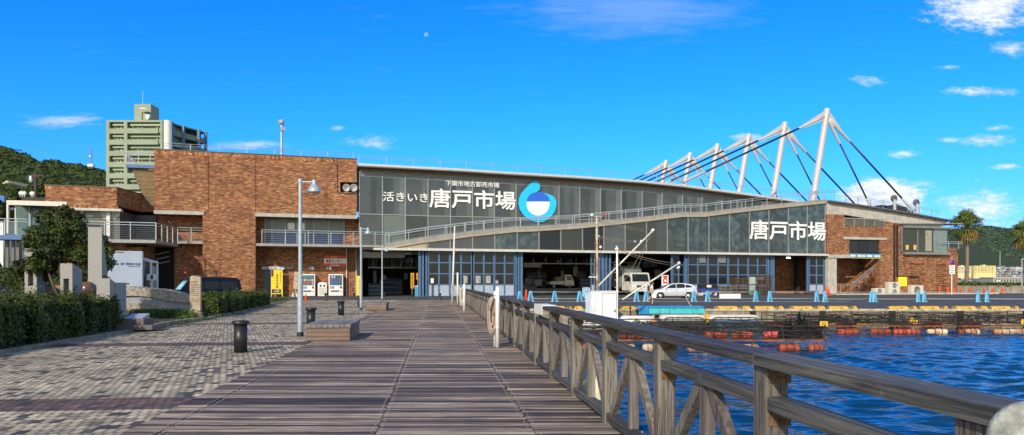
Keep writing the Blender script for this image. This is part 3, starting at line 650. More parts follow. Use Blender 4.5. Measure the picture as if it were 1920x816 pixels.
m = HB(); m.prism([E0(*q) for q in arc(398,392,176,145,180,360,18)], VU-.26, VU-.241); m.build('cap', pbr('emblem_blue', (.02,.12,.62), .45, var=.02), em)
# roof railing
m = HB(); ln = [(u,z) for u,z in [(FU(672,4.5), FZ(672,306,VR)), *[(FU(x,4.5), FZ(x,y,VR)+.05) for x,y in roofpx[1:]]]]
railing(m, ln, 4.5, hgt=1.35, step=3.4, rr=.028, wires=1); m.build('roof_railing', GALV, hall)
# masts and cables
PIPEB = pbr('cable_black', (.012,.013,.02), .5); MASTW = pbr('mast_white', (.44,.45,.46), .45, var=.04, scale=1)
m1t, m1b = FP(1551,206,2.0), FP(1522,374,2.0); fl = FP(1282,341,2.0); br_ = FP(1713,396,2.0); bl = FP(1633,389,2.0)
def ghost(k):
    v = 2.0+9.55*k; T_ = Vector((m1t[0],v,m1t[1])); B_ = Vector((m1b[0],v,m1b[1]-1.2))
    m = HB(); m.tube(B_, T_, .46, .46, 16); m.lathe(T_, [(.46,0),(.44,.12),(.26,.2)], 16, (T_-B_)); mast = m.build('mast', MASTW, hall)
    def cable(end, w0, w1, r=.14):
        E_ = Vector((end[0],v,end[1])); S_ = T_ - (T_-B_).normalized()*.9; d = E_-S_
        c = HB(); c.path([S_+d*w0, S_+d*w1], r, 8); cb = c.build('cable', PIPEB, hall)
        c = HB(); c.path([S_+d*.02, S_+d*.09, S_+d*(w0-.02), S_+d*w0, S_+d*(w0+.004)], [.26,.24,.20,.16,.14], 10)
        c.build('anchor', MASTW, cb); c = HB()
        c.path([S_+d*(w1-.002), S_+d*w1, S_+d*.985, S_+d*1.0], [.14,.17,.2,.34], 10); c.build('anchor', MASTW, cb)
        g_ = HB(); up = (T_-B_).normalized(); q = S_+d.normalized()*(d.length*.17)
        g_.prism([(T_.x,T_.z+.1),(q.x,q.z+.28),(q.x,q.z-.28),(S_.x,S_.z-.5)], v-.12, v+.12); g_.build('gusset', MASTW, mast)
    cable(fl, .2, .86); cable(br_, .26, .86); cable(bl, .3, .9, .12)
for k in range(6): ghost(k)
# ------------------------------------------------------------------ tall brick block left of the glass hall
VB, VRC = 2.5, 5.0
blk = thing('brick_building', 'tall brown brick block with recessed balcony, left of the glass hall', 'brick building', HM @ Vector((FU(480,VB),VB,0)), TH)
zt = FZ(480,289,VB); zl = FZ(480,399,VB)
uBl, uBr = FU(289.5,VB), FU(669,VB); p0, p1 = FU(380,VB), FU(480,VB)
n0u, n0z = FP(638,341,VB); _, n1z = FP(638,360,VB)
m = HB(); m.prism([(uBl,zl),(uBr,zl),(uBr,n1z),(n0u,n1z),(n0u,n0z),(uBr,n0z),(uBr,zt-.5),(uBl,zt-.5)], VB, VB+2.2); m.box(uBl,VB+2.21,zl,uBr-.003,VB+24,zt-.5)
m.box(p0,VB+.003,GZ,p1,VRC+1,zl-.003); wallo = m.build('wall', BRICK, blk)
m = HB(); m.box(uBl-.03,VB-.03,zt-.5,uBr+.03,VB+24,zt-.06); m.build('coping_course', BRICKS, blk)
m = HB(); m.box(uBl-.08,VB-.08,zt-.058,uBr+.08,VB+24,zt+.06); m.build('coping', pbr('coping_metal', (.10,.085,.075), .5, .4), blk)
m = HB(); m.box(uBl-.2,VRC,GZ,p0-.003,VRC+1.5,zl); m.box(p1+.003,VRC,GZ,FU(672,VRC)+.2,VRC+1.5,zl)
m.box(uBl+.01,VRC+1.6,GZ,uBr-.01,VB+23.9,zl-.01); m.build('recess_wall', BRICK, blk)
m = HB(); m.box(n0u+.05,VB+1.2,n1z+.05,uBr-.05,VB+2.2,n0z-.05); m.build('speaker_opening', DARKIN, blk)
for px in (651,664.5):
    m = HB(); u, z = FP(px,352,VB+.25); m.lathe((u,VB+.5,z), [(.1,.3),(.16,.05),(.42,-.35),(.46,-.42),(.40,-.40),(.12,-.1)], 14, (.25,1,0.1)); m.build('horn_speaker', pbr('horn_grey', (.33,.34,.35), .5, .2), blk)
m = HB(); m.box(uBl-.05,VB-.12,zl-.42,p0+.15,VB+.6,zl-.02); m.box(p1-.1,VB-.12,zl-.42,uBr+.02,VB+.6,zl-.02); m.build('lintel', CONC, blk)
m = HB()
for px in (391,479.5): m.box(FU(px,VB)-.035,VB-.004,(zl if px < 400 else GZ),FU(px,VB)+.035,VB+.02,zt-.5)
m.box(FU(633,VB)-.05,VB-.012,n1z-.2,FU(633,VB)+.05,VB-.002,zt-.65); m.box(FU(633,VB)+.051,VB-.012,n1z-.2,uBr,VB-.002,n1z-.1); m.build('expansion_joint', pbr('joint_dark', (.02,.016,.014), .9), blk)
# right balcony
vb0 = .9; bz1, bz0 = FZ(560,457.5,vb0), FZ(560,462,vb0)
m = HB(); m.box(p1+.05,vb0,bz0,FU(725,vb0),VRC,bz1); m.build('balcony_slab', pbr('slab_grey', (.30,.30,.29), .7), blk)
m = HB(); railing(m, [(FU(491,vb0),bz1),(FU(729,vb0),bz1)], vb0+.12, hgt=1.55, step=2.55, wires=5); m.build('balcony_railing', STEELP, blk)
fr = HB(); gx = [497,510,535,557,572,588,616,645]; gz0, gz1 = bz1+.02, FZ(560,410,VRC)
for i in range(7):
    m = HB(); m.tint = random.random(); ua, ub = FU(gx[i],VRC)+.06, FU(gx[i+1],VRC)-.06; zm = gz0+1.6
    m.box(ua,VRC-.12,zm+.06,ub,VRC-.05,gz1); m.cur = 1; m.box(ua,VRC-.12,gz0,ub,VRC-.05,zm-.06); m.cur = 2
    if i in (2,3): u = (ua+ub)/2; m.box(u-.4,VRC-.135,zm+.3,u+.4,VRC-.125,zm+1.1)
    m.build('window', [GLASSP, pbr('blue_sheet', (.014,.030,.085), .35, var=.3, scale=1), WHITE], blk)  # upper panes: greenish grey reflection put into the glass colour
for x in gx: fr.box(FU(x,VRC)-.06,VRC-.15,gz0,FU(x,VRC)+.06,VRC-.03,gz1)
fr.box(FU(497,VRC),VRC-.14,gz1+.001,FU(645,VRC),VRC-.03,gz1+.15); fr.box(FU(497,VRC)+.07,VRC-.16,gz0+1.54,FU(645,VRC)-.07,VRC-.121,gz0+1.66); fr.build('window_frame', MATS['mullion_grey'], blk)
m = HB(); m.box(FU(494,VRC),VRC-.06,GZ,FU(508,VRC),VRC-.002,FZ(500,503,VRC)); m.build('door', pbr('grey_door', (.11,.12,.14), .5), blk)
m = HB(); m.tube((FU(650,VRC-.2),VRC-.2,GZ),(FU(650,VRC-.2),VRC-.2,FZ(650,464,VRC)),.07); m.tube((FU(668,VRC-.2),VRC-.2,GZ),(FU(668,VRC-.2),VRC-.2,FZ(650,464,VRC)),.06); m.build('downpipe', WHITED, blk)
# left recess: balcony, door hood, black sheet for the shaded garage mouth, stair rail
m = HB(); vb1 = 3.1; z1, z0 = FZ(355,452,vb1), FZ(355,457,vb1); m.box(FU(333,vb1),vb1,z0,p0-.01,VRC,z1); m.build('balcony_slab', MATS['slab_grey'], blk)
m = HB(); railing(m, [(FU(333,vb1),z1),(p0-.05,z1)], vb1+.1, hgt=1.5, step=1.4, wires=5); m.build('balcony_railing', STEELP, blk)
m = HB(); m.box(FU(270,VRC),VRC-.03,GZ,FU(327,VRC),VRC-.002,FZ(300,462,VRC)); m.build('garage_shade', pbr('opening_black', (.008,.008,.009), .9), blk)  # black sheet on the wall stands in for the shade inside
m = HB()
for k in range(3): u, z = FP(290,478+9*k,VRC); q, w_ = FP(318,472+9*k,VRC); m.beam((u,VRC-.08,z),(q,VRC-.08,w_),.05,.06)
m.build('stair_rail', GALV, blk)
# upper landing with flight of steps under it
BLUEP = pbr('blue_steel', (.07,.15,.34), .5)
va, vb2 = 3.4, 8.5; zz = FZ(262,309,va)
m = HB(); m.box(FU(236,va),va,zz-.35,uBl-.02,vb2,zz); m.build('landing_slab', BLUEP, blk)
m = HB(); railing(m, [(FU(236,va)+.05,zz),(uBl-.05,zz)], va+.08, hgt=1.35, step=1.2, wires=3)
m.beam((FU(236,va)+.05,va+.1,zz+1.3),(FU(236,va)+.05,vb2,zz+1.3),.05,.05)
for k in range(6): m.box(FU(236,va)+.02,va+.2+k*.9,zz,FU(236,va)+.08,va+.26+k*.9,zz+1.3)
m.beam((FU(227,va),va,FZ(227,281,va)),(FU(245,va),va,FZ(245,289,va)),.06,.06); m.build('landing_railing', STEELP, blk)
m = HB(); u0, z0 = FP(249,316,va+.5); u1, z1 = FP(277,386,va+.5)
for k in range(9):
    a = u0+(u1-u0)*k/9; za = z0+(z1-z0)*k/9; zb = z0+(z1-z0)*(k+1)/9; m.box(a,va+.45,zb+.02,uBl-.03,va+4,za)
m.build('stair_flight', pbr('stair_soffit', (.17,.115,.05), .7, var=.25, scale=2), blk)
m = HB(); m.box(FU(277,va),va+.3,zz-.55,uBl-.1,va+.6,zz-.36); m.build('soffit_sun_strip', pbr('soffit_sunlight', (.7,.5,.08), .6), blk)  # yellow strip paints low sunlight on the stair underside
m = HB(); ul0, ul1 = FU(300,VB+2), FU(665,VB+2); railing(m, [(ul0,zt),(ul1,zt)], VB+3, hgt=1.25, step=3.1, rr=.03, wires=1)
m.tube((ul0,VB+3,zt),(ul0-.6,VB+3,zt-.1),.03); m.build('roof_railing', GALV, blk)
pc = thing('camera_pole', 'grey lattice camera pole standing on the brick block roof', 'camera pole', HM @ Vector((FU(528,12),12,zt)), TH)
m = HB(); u = FU(528,12); zc = FZ(528,233,12); m.tube((u,12,zt),(u,12,zc),.2,.17); m.build('pole', GALV, pc)
m = HB(); m.lathe((u,12,zc), [(.2,-.1),(.38,.1),(.38,.45),(.1,.6)], 10); m.build('camera_head', pbr('cam_grey', (.3,.32,.33), .5), pc); m = HB(); m.box(u-.1,11.5,zc-.9,u+.45,11.9,zc-.5); m.build('junction_box', MATS['cam_grey'], pc)

# ------------------------------------------------------------------ lower brick wing at the left
VW = -2.15
wing = thing('brick_wing', 'low brown brick wing with glazed balcony storey beside the tall block', 'brick building', HM @ Vector((FU(150,VW),VW,0)), TH)
zt2, zm2 = FZ(217,351.5,VW), FZ(217,386,VW)
A, B_, Cc, D_ = FU(85,VW), FU(219,VW), FU(266,4), FU(292,4)
foot = [(A,VW),(B_,VW),(Cc,4),(D_,4),(D_,14),(A,14)]
m = HB(); m.prism(foot, zm2, zt2-.45, 'xy'); m.build('wall', BRICK, wing)
m = HB(); m.prism([(A-.03,VW-.03),(B_+.03,VW-.03),(Cc+.03,3.97),(D_,3.97),(D_,14),(A-.03,14)], zt2-.449, zt2-.06, 'xy'); m.build('coping_course', BRICKS, wing)
m = HB(); m.prism([(A-.08,VW-.08),(B_+.08,VW-.08),(Cc+.08,3.92),(D_,3.92),(D_,14),(A-.08,14)], zt2-.059, zt2+.05, 'xy'); m.build('coping', MATS['coping_metal'], wing)
m = HB(); m.box(A+.1,VW-.12,zm2-.36,B_+.1,VW+.4,zm2-.003); m.build('soffit_course', BRICKS, wing)
m = HB(); m.box(FU(126,VW),VW-.7,zm2-.62,B_+.5,VW+.5,zm2-.37); m.build('canopy', pbr('canopy_pale', (.50,.50,.44), .6), wing)
vbw = -4.5; bzt, bzb = FZ(292,450,vbw), FZ(292,456,vbw)
m = HB(); m.prism([(FU(133,VW),VW+.5),(B_-.2,VW+.5),(Cc-.6,4.2),(D_,4.2),(D_,13),(FU(133,VW),13)], bzt+.1, zm2-.38, 'xy'); m.build('rear_wall', pbr('shopfront_dark', (.05,.05,.05), .5), wing)
gx = [133,154,203,226]; 
for i in range(3):
    m = HB(); m.tint = .6; ua, ub = FU(gx[i],VW), FU(gx[i+1],VW)-.12; m.box(ua,VW+.3,bzt+.05,ub,VW+.4,zm2-.63); m.cur = 1
    if i == 1: u, z = FP(186,393,VW+.2); m.prism([(u,z),(ub,z),(ub,z-1.0),(u+.35,z-.95)], VW+.285, VW+.295)
    if i == 2: u, z = FP(204,393,VW+.2); m.prism([(ua,z),(ub,z),(ub,z-.6),(ua+.5,z-1.05),(ua,z-1.0)], VW+.285, VW+.295)
    m.cur = 2
    if i == 1: u, z = FP(168,405,VW+.2); m.box(u-.3,VW+.28,z-.05,u+.3,VW+.29,z+.06)
    m.build('window', [GLASSP if i == 0 else pbr('shop_glass', (.10,.105,.10), .2, var=.1), pbr('blind_pale', (.42,.46,.42), .6, var=.05), WHITE], wing)
m = HB()
for px in (154.5,204): m.box(FU(px,VW+.2)-.16,VW-.1,bzt,FU(px,VW+.2)+.16,VW+.25,zm2-.63)
m.build('column', WHITED, wing)
m = HB(); m.prism([(FU(96,vbw),vbw),(FU(292,vbw),vbw),(FU(333,3.1),3.1),(FU(333,3.1),4.9),(FU(96,vbw),4.9)], bzb, bzt, 'xy'); m.build('balcony_slab', MATS['slab_grey'], wing)
m = HB(); rl = [(FU(96,vbw),bzt),(FU(292,vbw),bzt)]; railing(m, rl, vbw+.1, hgt=1.75, step=2.35, wires=7, rr=.05)
q0, q1 = Vector((FU(292,vbw),vbw+.1,bzt)), Vector((FU(333,3.1),3.2,bzt))
for k, rr in ((1.75,.05),(1.45,.04),(1.1,.014),(.85,.014),(.6,.014),(.35,.014),(.12,.014)): m.tube(q0+Vector((0,0,k)), q1+Vector((0,0,k)), rr, n=6)
for k in range(5): c = q0.lerp(q1, k/4); m.box(c.x-.05,c.y-.05,bzt,c.x+.05,c.y+.05,bzt+1.75)
m.build('balcony_railing', STEELP, wing)
m = HB(); m.prism([(FU(40,VW),VW+1.2),(FU(262,VW),VW+1.2),(FU(290,4.6),4.6),(FU(290,4.6),13),(FU(40,VW),13)], GZ, bzb-.003, 'xy'); m.build('ground_floor', BRICK, wing)
m = HB(); m.box(FU(240,0),-1.1,FZ(262,463,-1),FU(272,0)+.4,-.98,FZ(262,456.5,-1)); m.build('hood', MATS['opening_black'], wing)
for px in (102.5,114):
    m = HB(); u, z = FP(px,384,VW-.2); m.lathe((u,VW-.2,z-.25), [(.16,0),(.2,.12),(.2,.45),(.05,.62)], 10); m.build('wall_lamp', STEELP, wing)
po = thing('portal_frame', 'cream steel portal canopy with dark roof over the walkway, left of the wing', 'canopy', HM @ Vector((FU(70,-5),-5,0)), TH)
CREAM = pbr('cream_steel', (.62,.60,.50), .55, var=.08)
m = HB(); z1 = FZ(70,377,-5); zd = FZ(70,440,-5)
m.box(FU(12,-5),-5,z1-.45,FU(125,-5),-4.6,z1); m.box(FU(12,-5),-5,zd,FU(15.5,-5),-4.6,z1-.45); m.box(FU(119,-5),-5,zd,FU(125,-5),-4.6,z1-.45); m.box(FU(25,-5),-4.6,zd,FU(27,-5),-4.45,z1-.46); m.build('frame', CREAM, po)
m = HB(); m.box(FU(27,-4),-4.59,z1-.3,FU(119,-4),1,z1-.1); m.box(FU(28,-3),-1,z1,FU(82,-3),2,z1+.75); m.build('roof', pbr('dark_roof', (.035,.03,.028), .7), po)
m = HB(); m.box(FU(27,-2),-2,zd,FU(82,-2),-1.9,z1-.3); m.build('glazing', pbr('lobby_glass', (.07,.13,.14), .15, var=.4, scale=.7), po)
m = HB(); m.box(FU(54,-2.1),-2.12,zd,FU(56,-2.1),-2.01,z1-.3); m.box(FU(57,-2.1),-2.12,zd,FU(58,-2.1),-2.01,z1-1); m.box(FU(58.1,-2.1),-2.12,z1-1.1,FU(74,-2.1),-2.01,z1-1); m.build('door_frame', STEELP, po)
for k, px in enumerate((38.5,42.5,46.5,59,62.5)):
    m = HB(); u, z = FP(px,362,-1); m.lathe((u,-1,z1+.75), [(.07,0),(.07,.2),(.17,.28),(.17,.45),(.04,.6)], 8); m.build('vent_cap', WHITE, po)
fb = thing('footbridge', 'raised footbridge with pale blue balustrade and blue edge beam at the far left', 'footbridge', HM @ Vector((FU(20,-7),-7,0)), TH)
z1 = FZ(20,441,-7)
m = HB(); m.box(FU(-60,-7),-7,z1-.42,FU(52,-7),-4.8,z1); m.build('deck', BLUEP, fb)
m = HB(); railing(m, [(FU(-60,-7),z1),(FU(50,-7),z1)], -6.9, hgt=1.55, step=.98, wires=2, rr=.045); m.build('balustrade', STEELP, fb)
m = HB()
for px in (13,24,33): m.box(FU(px,-6)-.12,-6,GZ,FU(px,-6)+.12,-5.7,z1-.42)
m.build('support', pbr('bridge_post', (.16,.15,.14), .8), fb)

# ------------------------------------------------------------------ right end of the hall: brick annex under a sloping concrete gable
ann = thing('brick_annex', 'brick and concrete annex with outside stair and glazed terrace, right end of the hall', 'brick annex', HM @ Vector((FU(1660),0,0)), TH)
def PP(*pts, v=0.0): return [FP(x,y,v) for x,y in pts]
ARL = [(1551,378),(1631,389.5),(1703,401),(1778,415)]
m = HB(); m.prism(PP(*ARL,(1764,427),(1690,426),(1690,420),(1582.5,402.5),(1551,402)), .06, .5); m.build('gable', CONC, ann)
m = HB(); rl = PP(*[(x,y-.5) for x,y in ARL]); m.prism([(u,z+.12) for u,z in rl] + [(u+(.4 if i == 0 else 0),z-.10) for i,(u,z) in enumerate(rl[::-1])], -.6, 40); m.build('roof', pbr('roof_slate', (.10,.10,.105), .6), ann)
m = HB(); m.prism(PP((1683,418.7),(1800,419),(1800,420.8),(1683,420.8)), -.5, 6); m.build('terrace_roof', pbr('flat_roof_edge', (.20,.21,.22), .6), ann)
uE = FU(1795)
m = HB()
m.prism(PP((1551,402),(1583,402.5),(1583,478),(1551,478)), 0, 3)                       # pier left
m.prism(PP((1583.2,425),(1662,426),(1662,444.5),(1583.2,444)), 0, 3)
m.prism(PP((1583.2,444),(1592.5,444),(1592.5,478),(1583.2,478)), .002, 3)
m.prism(PP((1650,444.5),(1662,444.5),(1662,484),(1650,484)), .002, 3)
m.prism(PP((1662,417),(1692,419),(1692,474.5),(1662,474.5)), -.1, 3); z_ = FZ(1700,474,0)
m.box(FU(1650),-.1,GZ,FU(1705,0),3,FZ(1662,474.5)); m.box(FU(1731.5),-.1,GZ,FU(1754),3,z_); m.box(FU(1772),-.1,GZ,uE,6,z_)
for a, b_, y0 in ((1705,1731.5,494),(1754,1772,496)): m.box(FU(a),-.1,FZ(a,y0),FU(b_),3,z_)
m.box(FU(1752),-.12,z_+.003,uE-.003,5,FZ(1770,466)); m.box(FU(1662),3.01,GZ,uE-.01,12,z_-.01); m.box(FU(1566),5,GZ,FU(1655),5.3,FZ(1600,444)); m.box(FU(1552),3.01,FZ(1552,478),FU(1690),12,FZ(1600,426)); m.box(FU(1650,3)-.1,.3,GZ,FU(1650,3)+.2,5,FZ(1650,484)); m.build('wall', BRICK, ann)
m = HB(); LAT = brickmat('brick_lattice', .3, .3, .95)
for a, b_, y0 in ((1705,1731.5,494),(1754,1772,496)):
    u0, u1, zt_ = FU(a), FU(b_), FZ(a,y0); nx = int((u1-u0)/.34); nz = int(zt_/.34)
    for i in range(nx+1): x = u0+(u1-u0)*i/nx; m.box(max(u0,x-.07),.05,GZ,min(u1,x+.07),.25,zt_)
    for j in range(nz+1): z = zt_*j/nz; m.box(u0+.001,.053,z-.065,u1-.001,.247,z+.065)
m.build('brick_lattice', BRICK, ann)
m = HB(); m.box(FU(1704),.6,GZ,FU(1773),.8,4.2); m.build('lattice_backing', MATS['opening_black'], ann)
m = HB(); m.prism(PP((1551.2,478),(1592,478),(1592,484),(1551.2,484)), -.25, 3); m.build('lintel', CONC, ann)
m = HB(); m.prism(PP((1582,444),(1661,446),(1661,450),(1582,449)), -.15, .4); m.build('lintel', CONC, ann)
m = HB(); m.prism(PP((1551.5,484),(1568,484),(1568,556),(1551.5,556)), -.1, 1.2); m.build('column', CONC, ann)
m = HB()
for i in range(4):
    a = 1584.5+19*i; u0, u1 = FU(a)+.06, FU(a+18.5)
    for k in range(7): z = FZ(a,424)+ (FZ(a,410)-FZ(a,424))*k/7; m.quad((u0,.12,z),(u1,.12,z),(u1,.3,z+.18),(u0,.3,z+.18))
m.build('louvre', pbr('louvre_grey', (.26,.25,.22), .5, .3), ann)
m = HB()
for i in range(5): a = 1584+19*i; m.box(FU(a)-.05,.08,FZ(a,425),FU(a)+.05,.35,FZ(a,409))
m.box(FU(1584),.31,FZ(1584,425),FU(1661),.36,FZ(1584,409)); m.box(FU(1583)-.1,.05,FZ(1584,409)-.1,FU(1662)+.05,.3,FZ(1584,409)+.06); m.build('louvre_frame', MATS['mullion_grey'], ann)
for a, b_ in ((1594,1611),(1611.6,1628),(1628.6,1649)):
    m = HB(); m.tint = random.random(); m.prism(PP((a,451),(b_,451),(b_,474),(a,474)), .2, .3); m.build('window', GLASSD, ann)
m = HB(); m.prism(PP((1592,475.5),(1650.5,476.5),(1650.5,483.5),(1592,482.5)), -.12, .05); sg = m.build('sign_board', pbr('sign_blue', (.13,.30,.48), .4, var=.04), ann)
m = HB()
for a, b_, y0, y1 in ((1594,1597,477.6,481.6),(1598,1602.5,478,481.4),(1607.5,1612,478,481.8),(1613,1622,479,480.2),(1613,1622,480.8,481.8),(1625,1629.5,478.4,482),(1630.5,1634,478.8,482.2),(1639,1643,479,482.4),(1644,1649,479.2,480.4),(1644,1649,481,482.4)): m.prism(PP((a,y0),(b_,y0),(b_,y1),(a,y1)), -.13, -.121)
m.build('lettering', TXT, sg)
m = HB(); m.prism(PP((1592,483.3),(1650.5,484.2),(1650.5,485.2),(1592,484.2)), -.13, .05); m.build('sign_trim', pbr('trim_yellow', (.6,.5,.1), .5), ann)
m = HB()
for a, b_ in ((1674,1676.6),(1679.2,1681.8)): m.prism(PP((a,421),(b_,421),(b_,545 if a < 1678 else 519),(a,545 if a < 1678 else 519)), -.25, -.11)
m.prism(PP((1682,517),(1722,518),(1722,519.6),(1682,519)), -.24, -.115); m.build('duct', pbr('duct_black', (.02,.014,.012), .6), ann)
m = HB(); u0, u1 = FU(1568), FU(1652)
for k in range(14): m.box(FU(1592)+(FU(1652)-FU(1592))*k/14,1.0,GZ,FU(1652),3,.27*(k+1))
m.build('stair_flight', brickmat('brick_step', .5, .27, .9), ann)
m = HB()
for v in (.85, 3.1):
    a_, b_ = (FU(1576,v),GZ), (FU(1650,v), 3.7)
    for h_ in (1.2,.8): m.tube((a_[0]+2,v,.2+h_),(b_[0],v,b_[1]+h_),.05,n=6)
    m.tube((a_[0],v,GZ),(a_[0],v,1.2),.05); m.tube((a_[0],v,1.2),(a_[0]+2,v,1.4),.05)
    for k in range(5): u = a_[0]+2+(b_[0]-a_[0]-2)*k/4; z = .2+3.5*k/4; m.tube((u,v,z-.3),(u,v,z+1.2),.035,n=6)
m.tube((FU(1580,4.9),4.9,6.2),(FU(1612,4.9),4.9,4.4),.05); m.tube((FU(1580,4.9),4.9,5.6),(FU(1612,4.9),4.9,3.8),.05)
m.build('stair_railing', GALV, ann)
z0, z1 = FZ(1700,473), FZ(1700,428)
m = HB()
for px in (1691,1720.5,1750.5): m.box(FU(px,-.4)-.07,-.45,z0,FU(px,-.4)+.07,-.3,z1)
m.box(FU(1688),-.8,z1,FU(1779),2.6,z1+.25); m.box(FU(1690),-.7,z0-.35,FU(1776),2.4,z0-.005); m.build('terrace_frame', pbr('terrace_grey', (.22,.235,.24), .5, .2), ann)
for a, b_, t_ in ((1692,1719.5,.1),(1721.5,1749.5,.3),(1751.5,1776,.9)):
    m = HB(); m.tint = t_; m.box(FU(a,-.4),-.4,z0+.003,FU(b_,-.4),-.36,z1-.003); m.build('window', pbr('cafe_glass', (.035,.045,.045), .1, tint=.5, spec=.6, var=.3, scale=.5) if a < 1750 else pbr('cafe_glass_pale', (.16,.22,.22), .15, var=.15), ann)
m = HB(); m.box(FU(1735,-.42),-.415,z0+.2,FU(1747,-.42),-.405,z1-.3); m.build('curtain', pbr('curtain_beige', (.30,.29,.22), .8, var=.3, scale=4), ann)
for px in (1701,1715.5):
    m = HB(); u, z = FP(px,464,-.42); m.prism([(u-.3,z+.35),(u+.3,z+.35),(u+.22,z-.35),(u-.22,z-.35)], -.43, -.41); m.build('chair_back', pbr('chair_orange', (.75,.42,.10), .5), ann)
m = HB(); railing(m, [(FU(1752,-.05),FZ(1770,466)),(uE,FZ(1770,466))], -.85, hgt=.95, step=1.9, wires=1, rr=.045); m.build('terrace_railing', STEELP, ann)
m = HB(); rlu = [(u,z+.12) for u,z in PP((1540,382),(1585,382),(1660,393.5),(1765,412), v=1.5)]; railing(m, [(FU(1500,1.5),FZ(1500,383,0)),(FU(1548,1.5),FZ(1548,379,0)),(FU(1572,1.5),FZ(1572,381.5)+.1)], 1.5, hgt=1.9, step=1.5, rr=.03, wires=2); railing(m, rlu[1:], 1.5, hgt=1.15, step=2.3, rr=.025, wires=1); m.build('roof_railing', GALV, ann)
for px, py, lab in ((1677.5,372,'round faced roof vent nearest the mast cables on the annex roof'),(1719.5,380,'round faced roof vent farther down the annex roof slope, right of its twin')):
    v = 1.2; u, z = FP(px,py,v); zb = interp([(FU(x),FZ(x,y)) for x,y in ARL], FU(px)); t = thing('roof_vent', lab, 'roof vent', HM @ Vector((u,v,zb)), TH, 'vents on the annex roof')
    m = HB(); m.tube((u,v,zb),(u,v,z-.2),.24); m.build('pipe', STEELP, t)
    m = HB(); m.lathe((u,v+.3,z), [(.1,.0),(.5,-.02),(.52,-.3),(.46,-.34),(.02,-.36)], 18, (0,1,0)); m.build('cowl', pbr('vent_dark', (.12,.11,.10), .7, .3), t)
m = HB(); v = 6; a_ = [(1648,391),(1655,384),(1668,386),(1682,383),(1690,386),(1700,389),(1712,401),(1700,402),(1660,394)]
m.prism(PP(*a_, v=v), v, v+1.5); tag(m.build('roof_sheeting', pbr('dark_tarpaulin', (.025,.03,.035), .6, bump=.8, scale=2)), 'dark tarpaulin heap lying on the annex roof behind the vents', 'tarpaulin')

# ------------------------------------------------------------------ green apartment tower behind
YT = 185.0
tw = thing('apartment_tower', 'tall pale green apartment tower with white corner drum behind the brick block', 'apartment tower', (X_(250,YT),YT,0))
GREEN = pbr('tower_green', (.26,.31,.225), .8, var=.12, scale=.25, streak=.12); GREEN2 = pbr('tower_green_light', (.30,.38,.25), .8)
x = lambda p: X_(p,YT); z = lambda p: Z_(p,YT)
m = MB(); x0, x1 = x(199), x(304.5); st = 21*YT/FPX; zt3 = z(225.5)
m.box(x0,YT+1.5,0,x1+1,YT+13,zt3-.3)
for a, b_ in ((199,205),(232,238.5),(300.5,304.5)): m.box(x(a),YT,0,x(b_),YT+1.5,zt3)
for k in range(12):
    zo = z(229.5)-k*st; zb = z(241)-k*st
    for a, b_ in ((205,232),(238.5,297)):
        m.box(x(a),YT+(.02 if a < 220 else -.25),zb-(st-11.5*YT/FPX) if k < 11 else 0,x(b_),YT+.25,zb)
m.box(x0+.02,YT-.001,zt3-3.5*YT/FPX,x1,YT+1.49,zt3+.02); m.build('wall', GREEN, tw)
m = MB(); 
for k in range(12):
    zo = z(231.5)-k*st
    m.box(x(209),YT+.6,zo-.45,x(232),YT+.75,zo); m.box(x(242),YT+.6,zo-.5,x(303),YT+.75,zo)
m.build('balcony_beam', GREEN2, tw)
for k in range(11):
    zo = z(229.5)-k*st
    for px, wd in ((213.5,4),(219.5,4.5),(252,4.5),(258.5,5),(287,6),(294,5)):
        m = MB(); m.tint = random.random(); m.box(x(px),YT+1.42,zo-1.55,x(px+wd)-.12,YT+1.49,zo-.85); m.build('window', pbr('curtained_window', (.62,.60,.52), .3, tint=.25, var=.1), tw)
m = MB(); m.box(x(248),YT+1,zt3,x(279),YT+5.4,z(193.5)); m.build('stair_head', GREEN, tw)
m = MB(); [m.box(x(258.3+1.7*k),YT+.9,z(202.8),x(259.5+1.7*k),YT+.98,z(200.4)-(.12 if k%2 else 0)) for k in range(7)]; m.build('lettering', WHITE, tw)
m = MB(); m.box(x(262.5),YT+.9,zt3,x(264),YT+.99,z(209)); m.prism([(x(268),z(211)),(x(279),z(209.5)),(x(279),z(212))], YT-.4, YT+.98); m.build('vent_hood', pbr('dark_green', (.05,.07,.045), .7), tw)
m = MB(); m.prism([(x(271.5),z(213)),(x(279),z(213)),(x(278.5),z(219)),(x(275),z(224)),(x(272),z(219))], YT+.3, YT+.96); m.build('access_panel', WHITE, tw)
m = MB(); m.tube((x(253),YT+4,z(193.5)),(x(253),YT+4,z(163)),.09,.05,8); m.build('antenna', GALV, tw)
m = MB(); m.tube((x(311),YT+1,0),(x(311),YT+1,z(225)),.95,.95,24); m.build('corner_drum', pbr('tower_white', (.66,.66,.60), .6, var=.05), tw)
cv = [(x(317),YT+1),(X_(330,YT+3.5),YT+3.5),(X_(343,YT+6),YT+6),(X_(358,YT+8.5),YT+8.5),(X_(372,YT+11),YT+11),(X_(385,YT+14),YT+14)]
inn = [(a-1.6,b_+1.2) for a,b_ in cv]
m = MB(); m.prism([(a-1.7,b_+1.3) for a,b_ in cv]+[(x(305),YT+14.5),(x(305),YT+1.4)], 0, zt3-.4, 'xy'); m.build('gallery_wall', pbr('gallery_dark', (.05,.055,.06), .8), tw)
m = MB()
for k in range(13):
    zz = zt3-.5-k*st; m.prism(cv+inn[::-1], zz, zz+.35, 'xy')
    if k: m.prism(cv+[(a-.15,b_+.1) for a,b_ in cv[::-1]], zz+.351, zz+1.35, 'xy')
m.build('gallery_parapet', pbr('gallery_green', (.20,.27,.21), .8), tw)
m = MB()
for i in (0,2,4,5): a, b_ = cv[i]; m.box(a-.2,b_-.45,0,a+.45,b_+.3,zt3-.1)
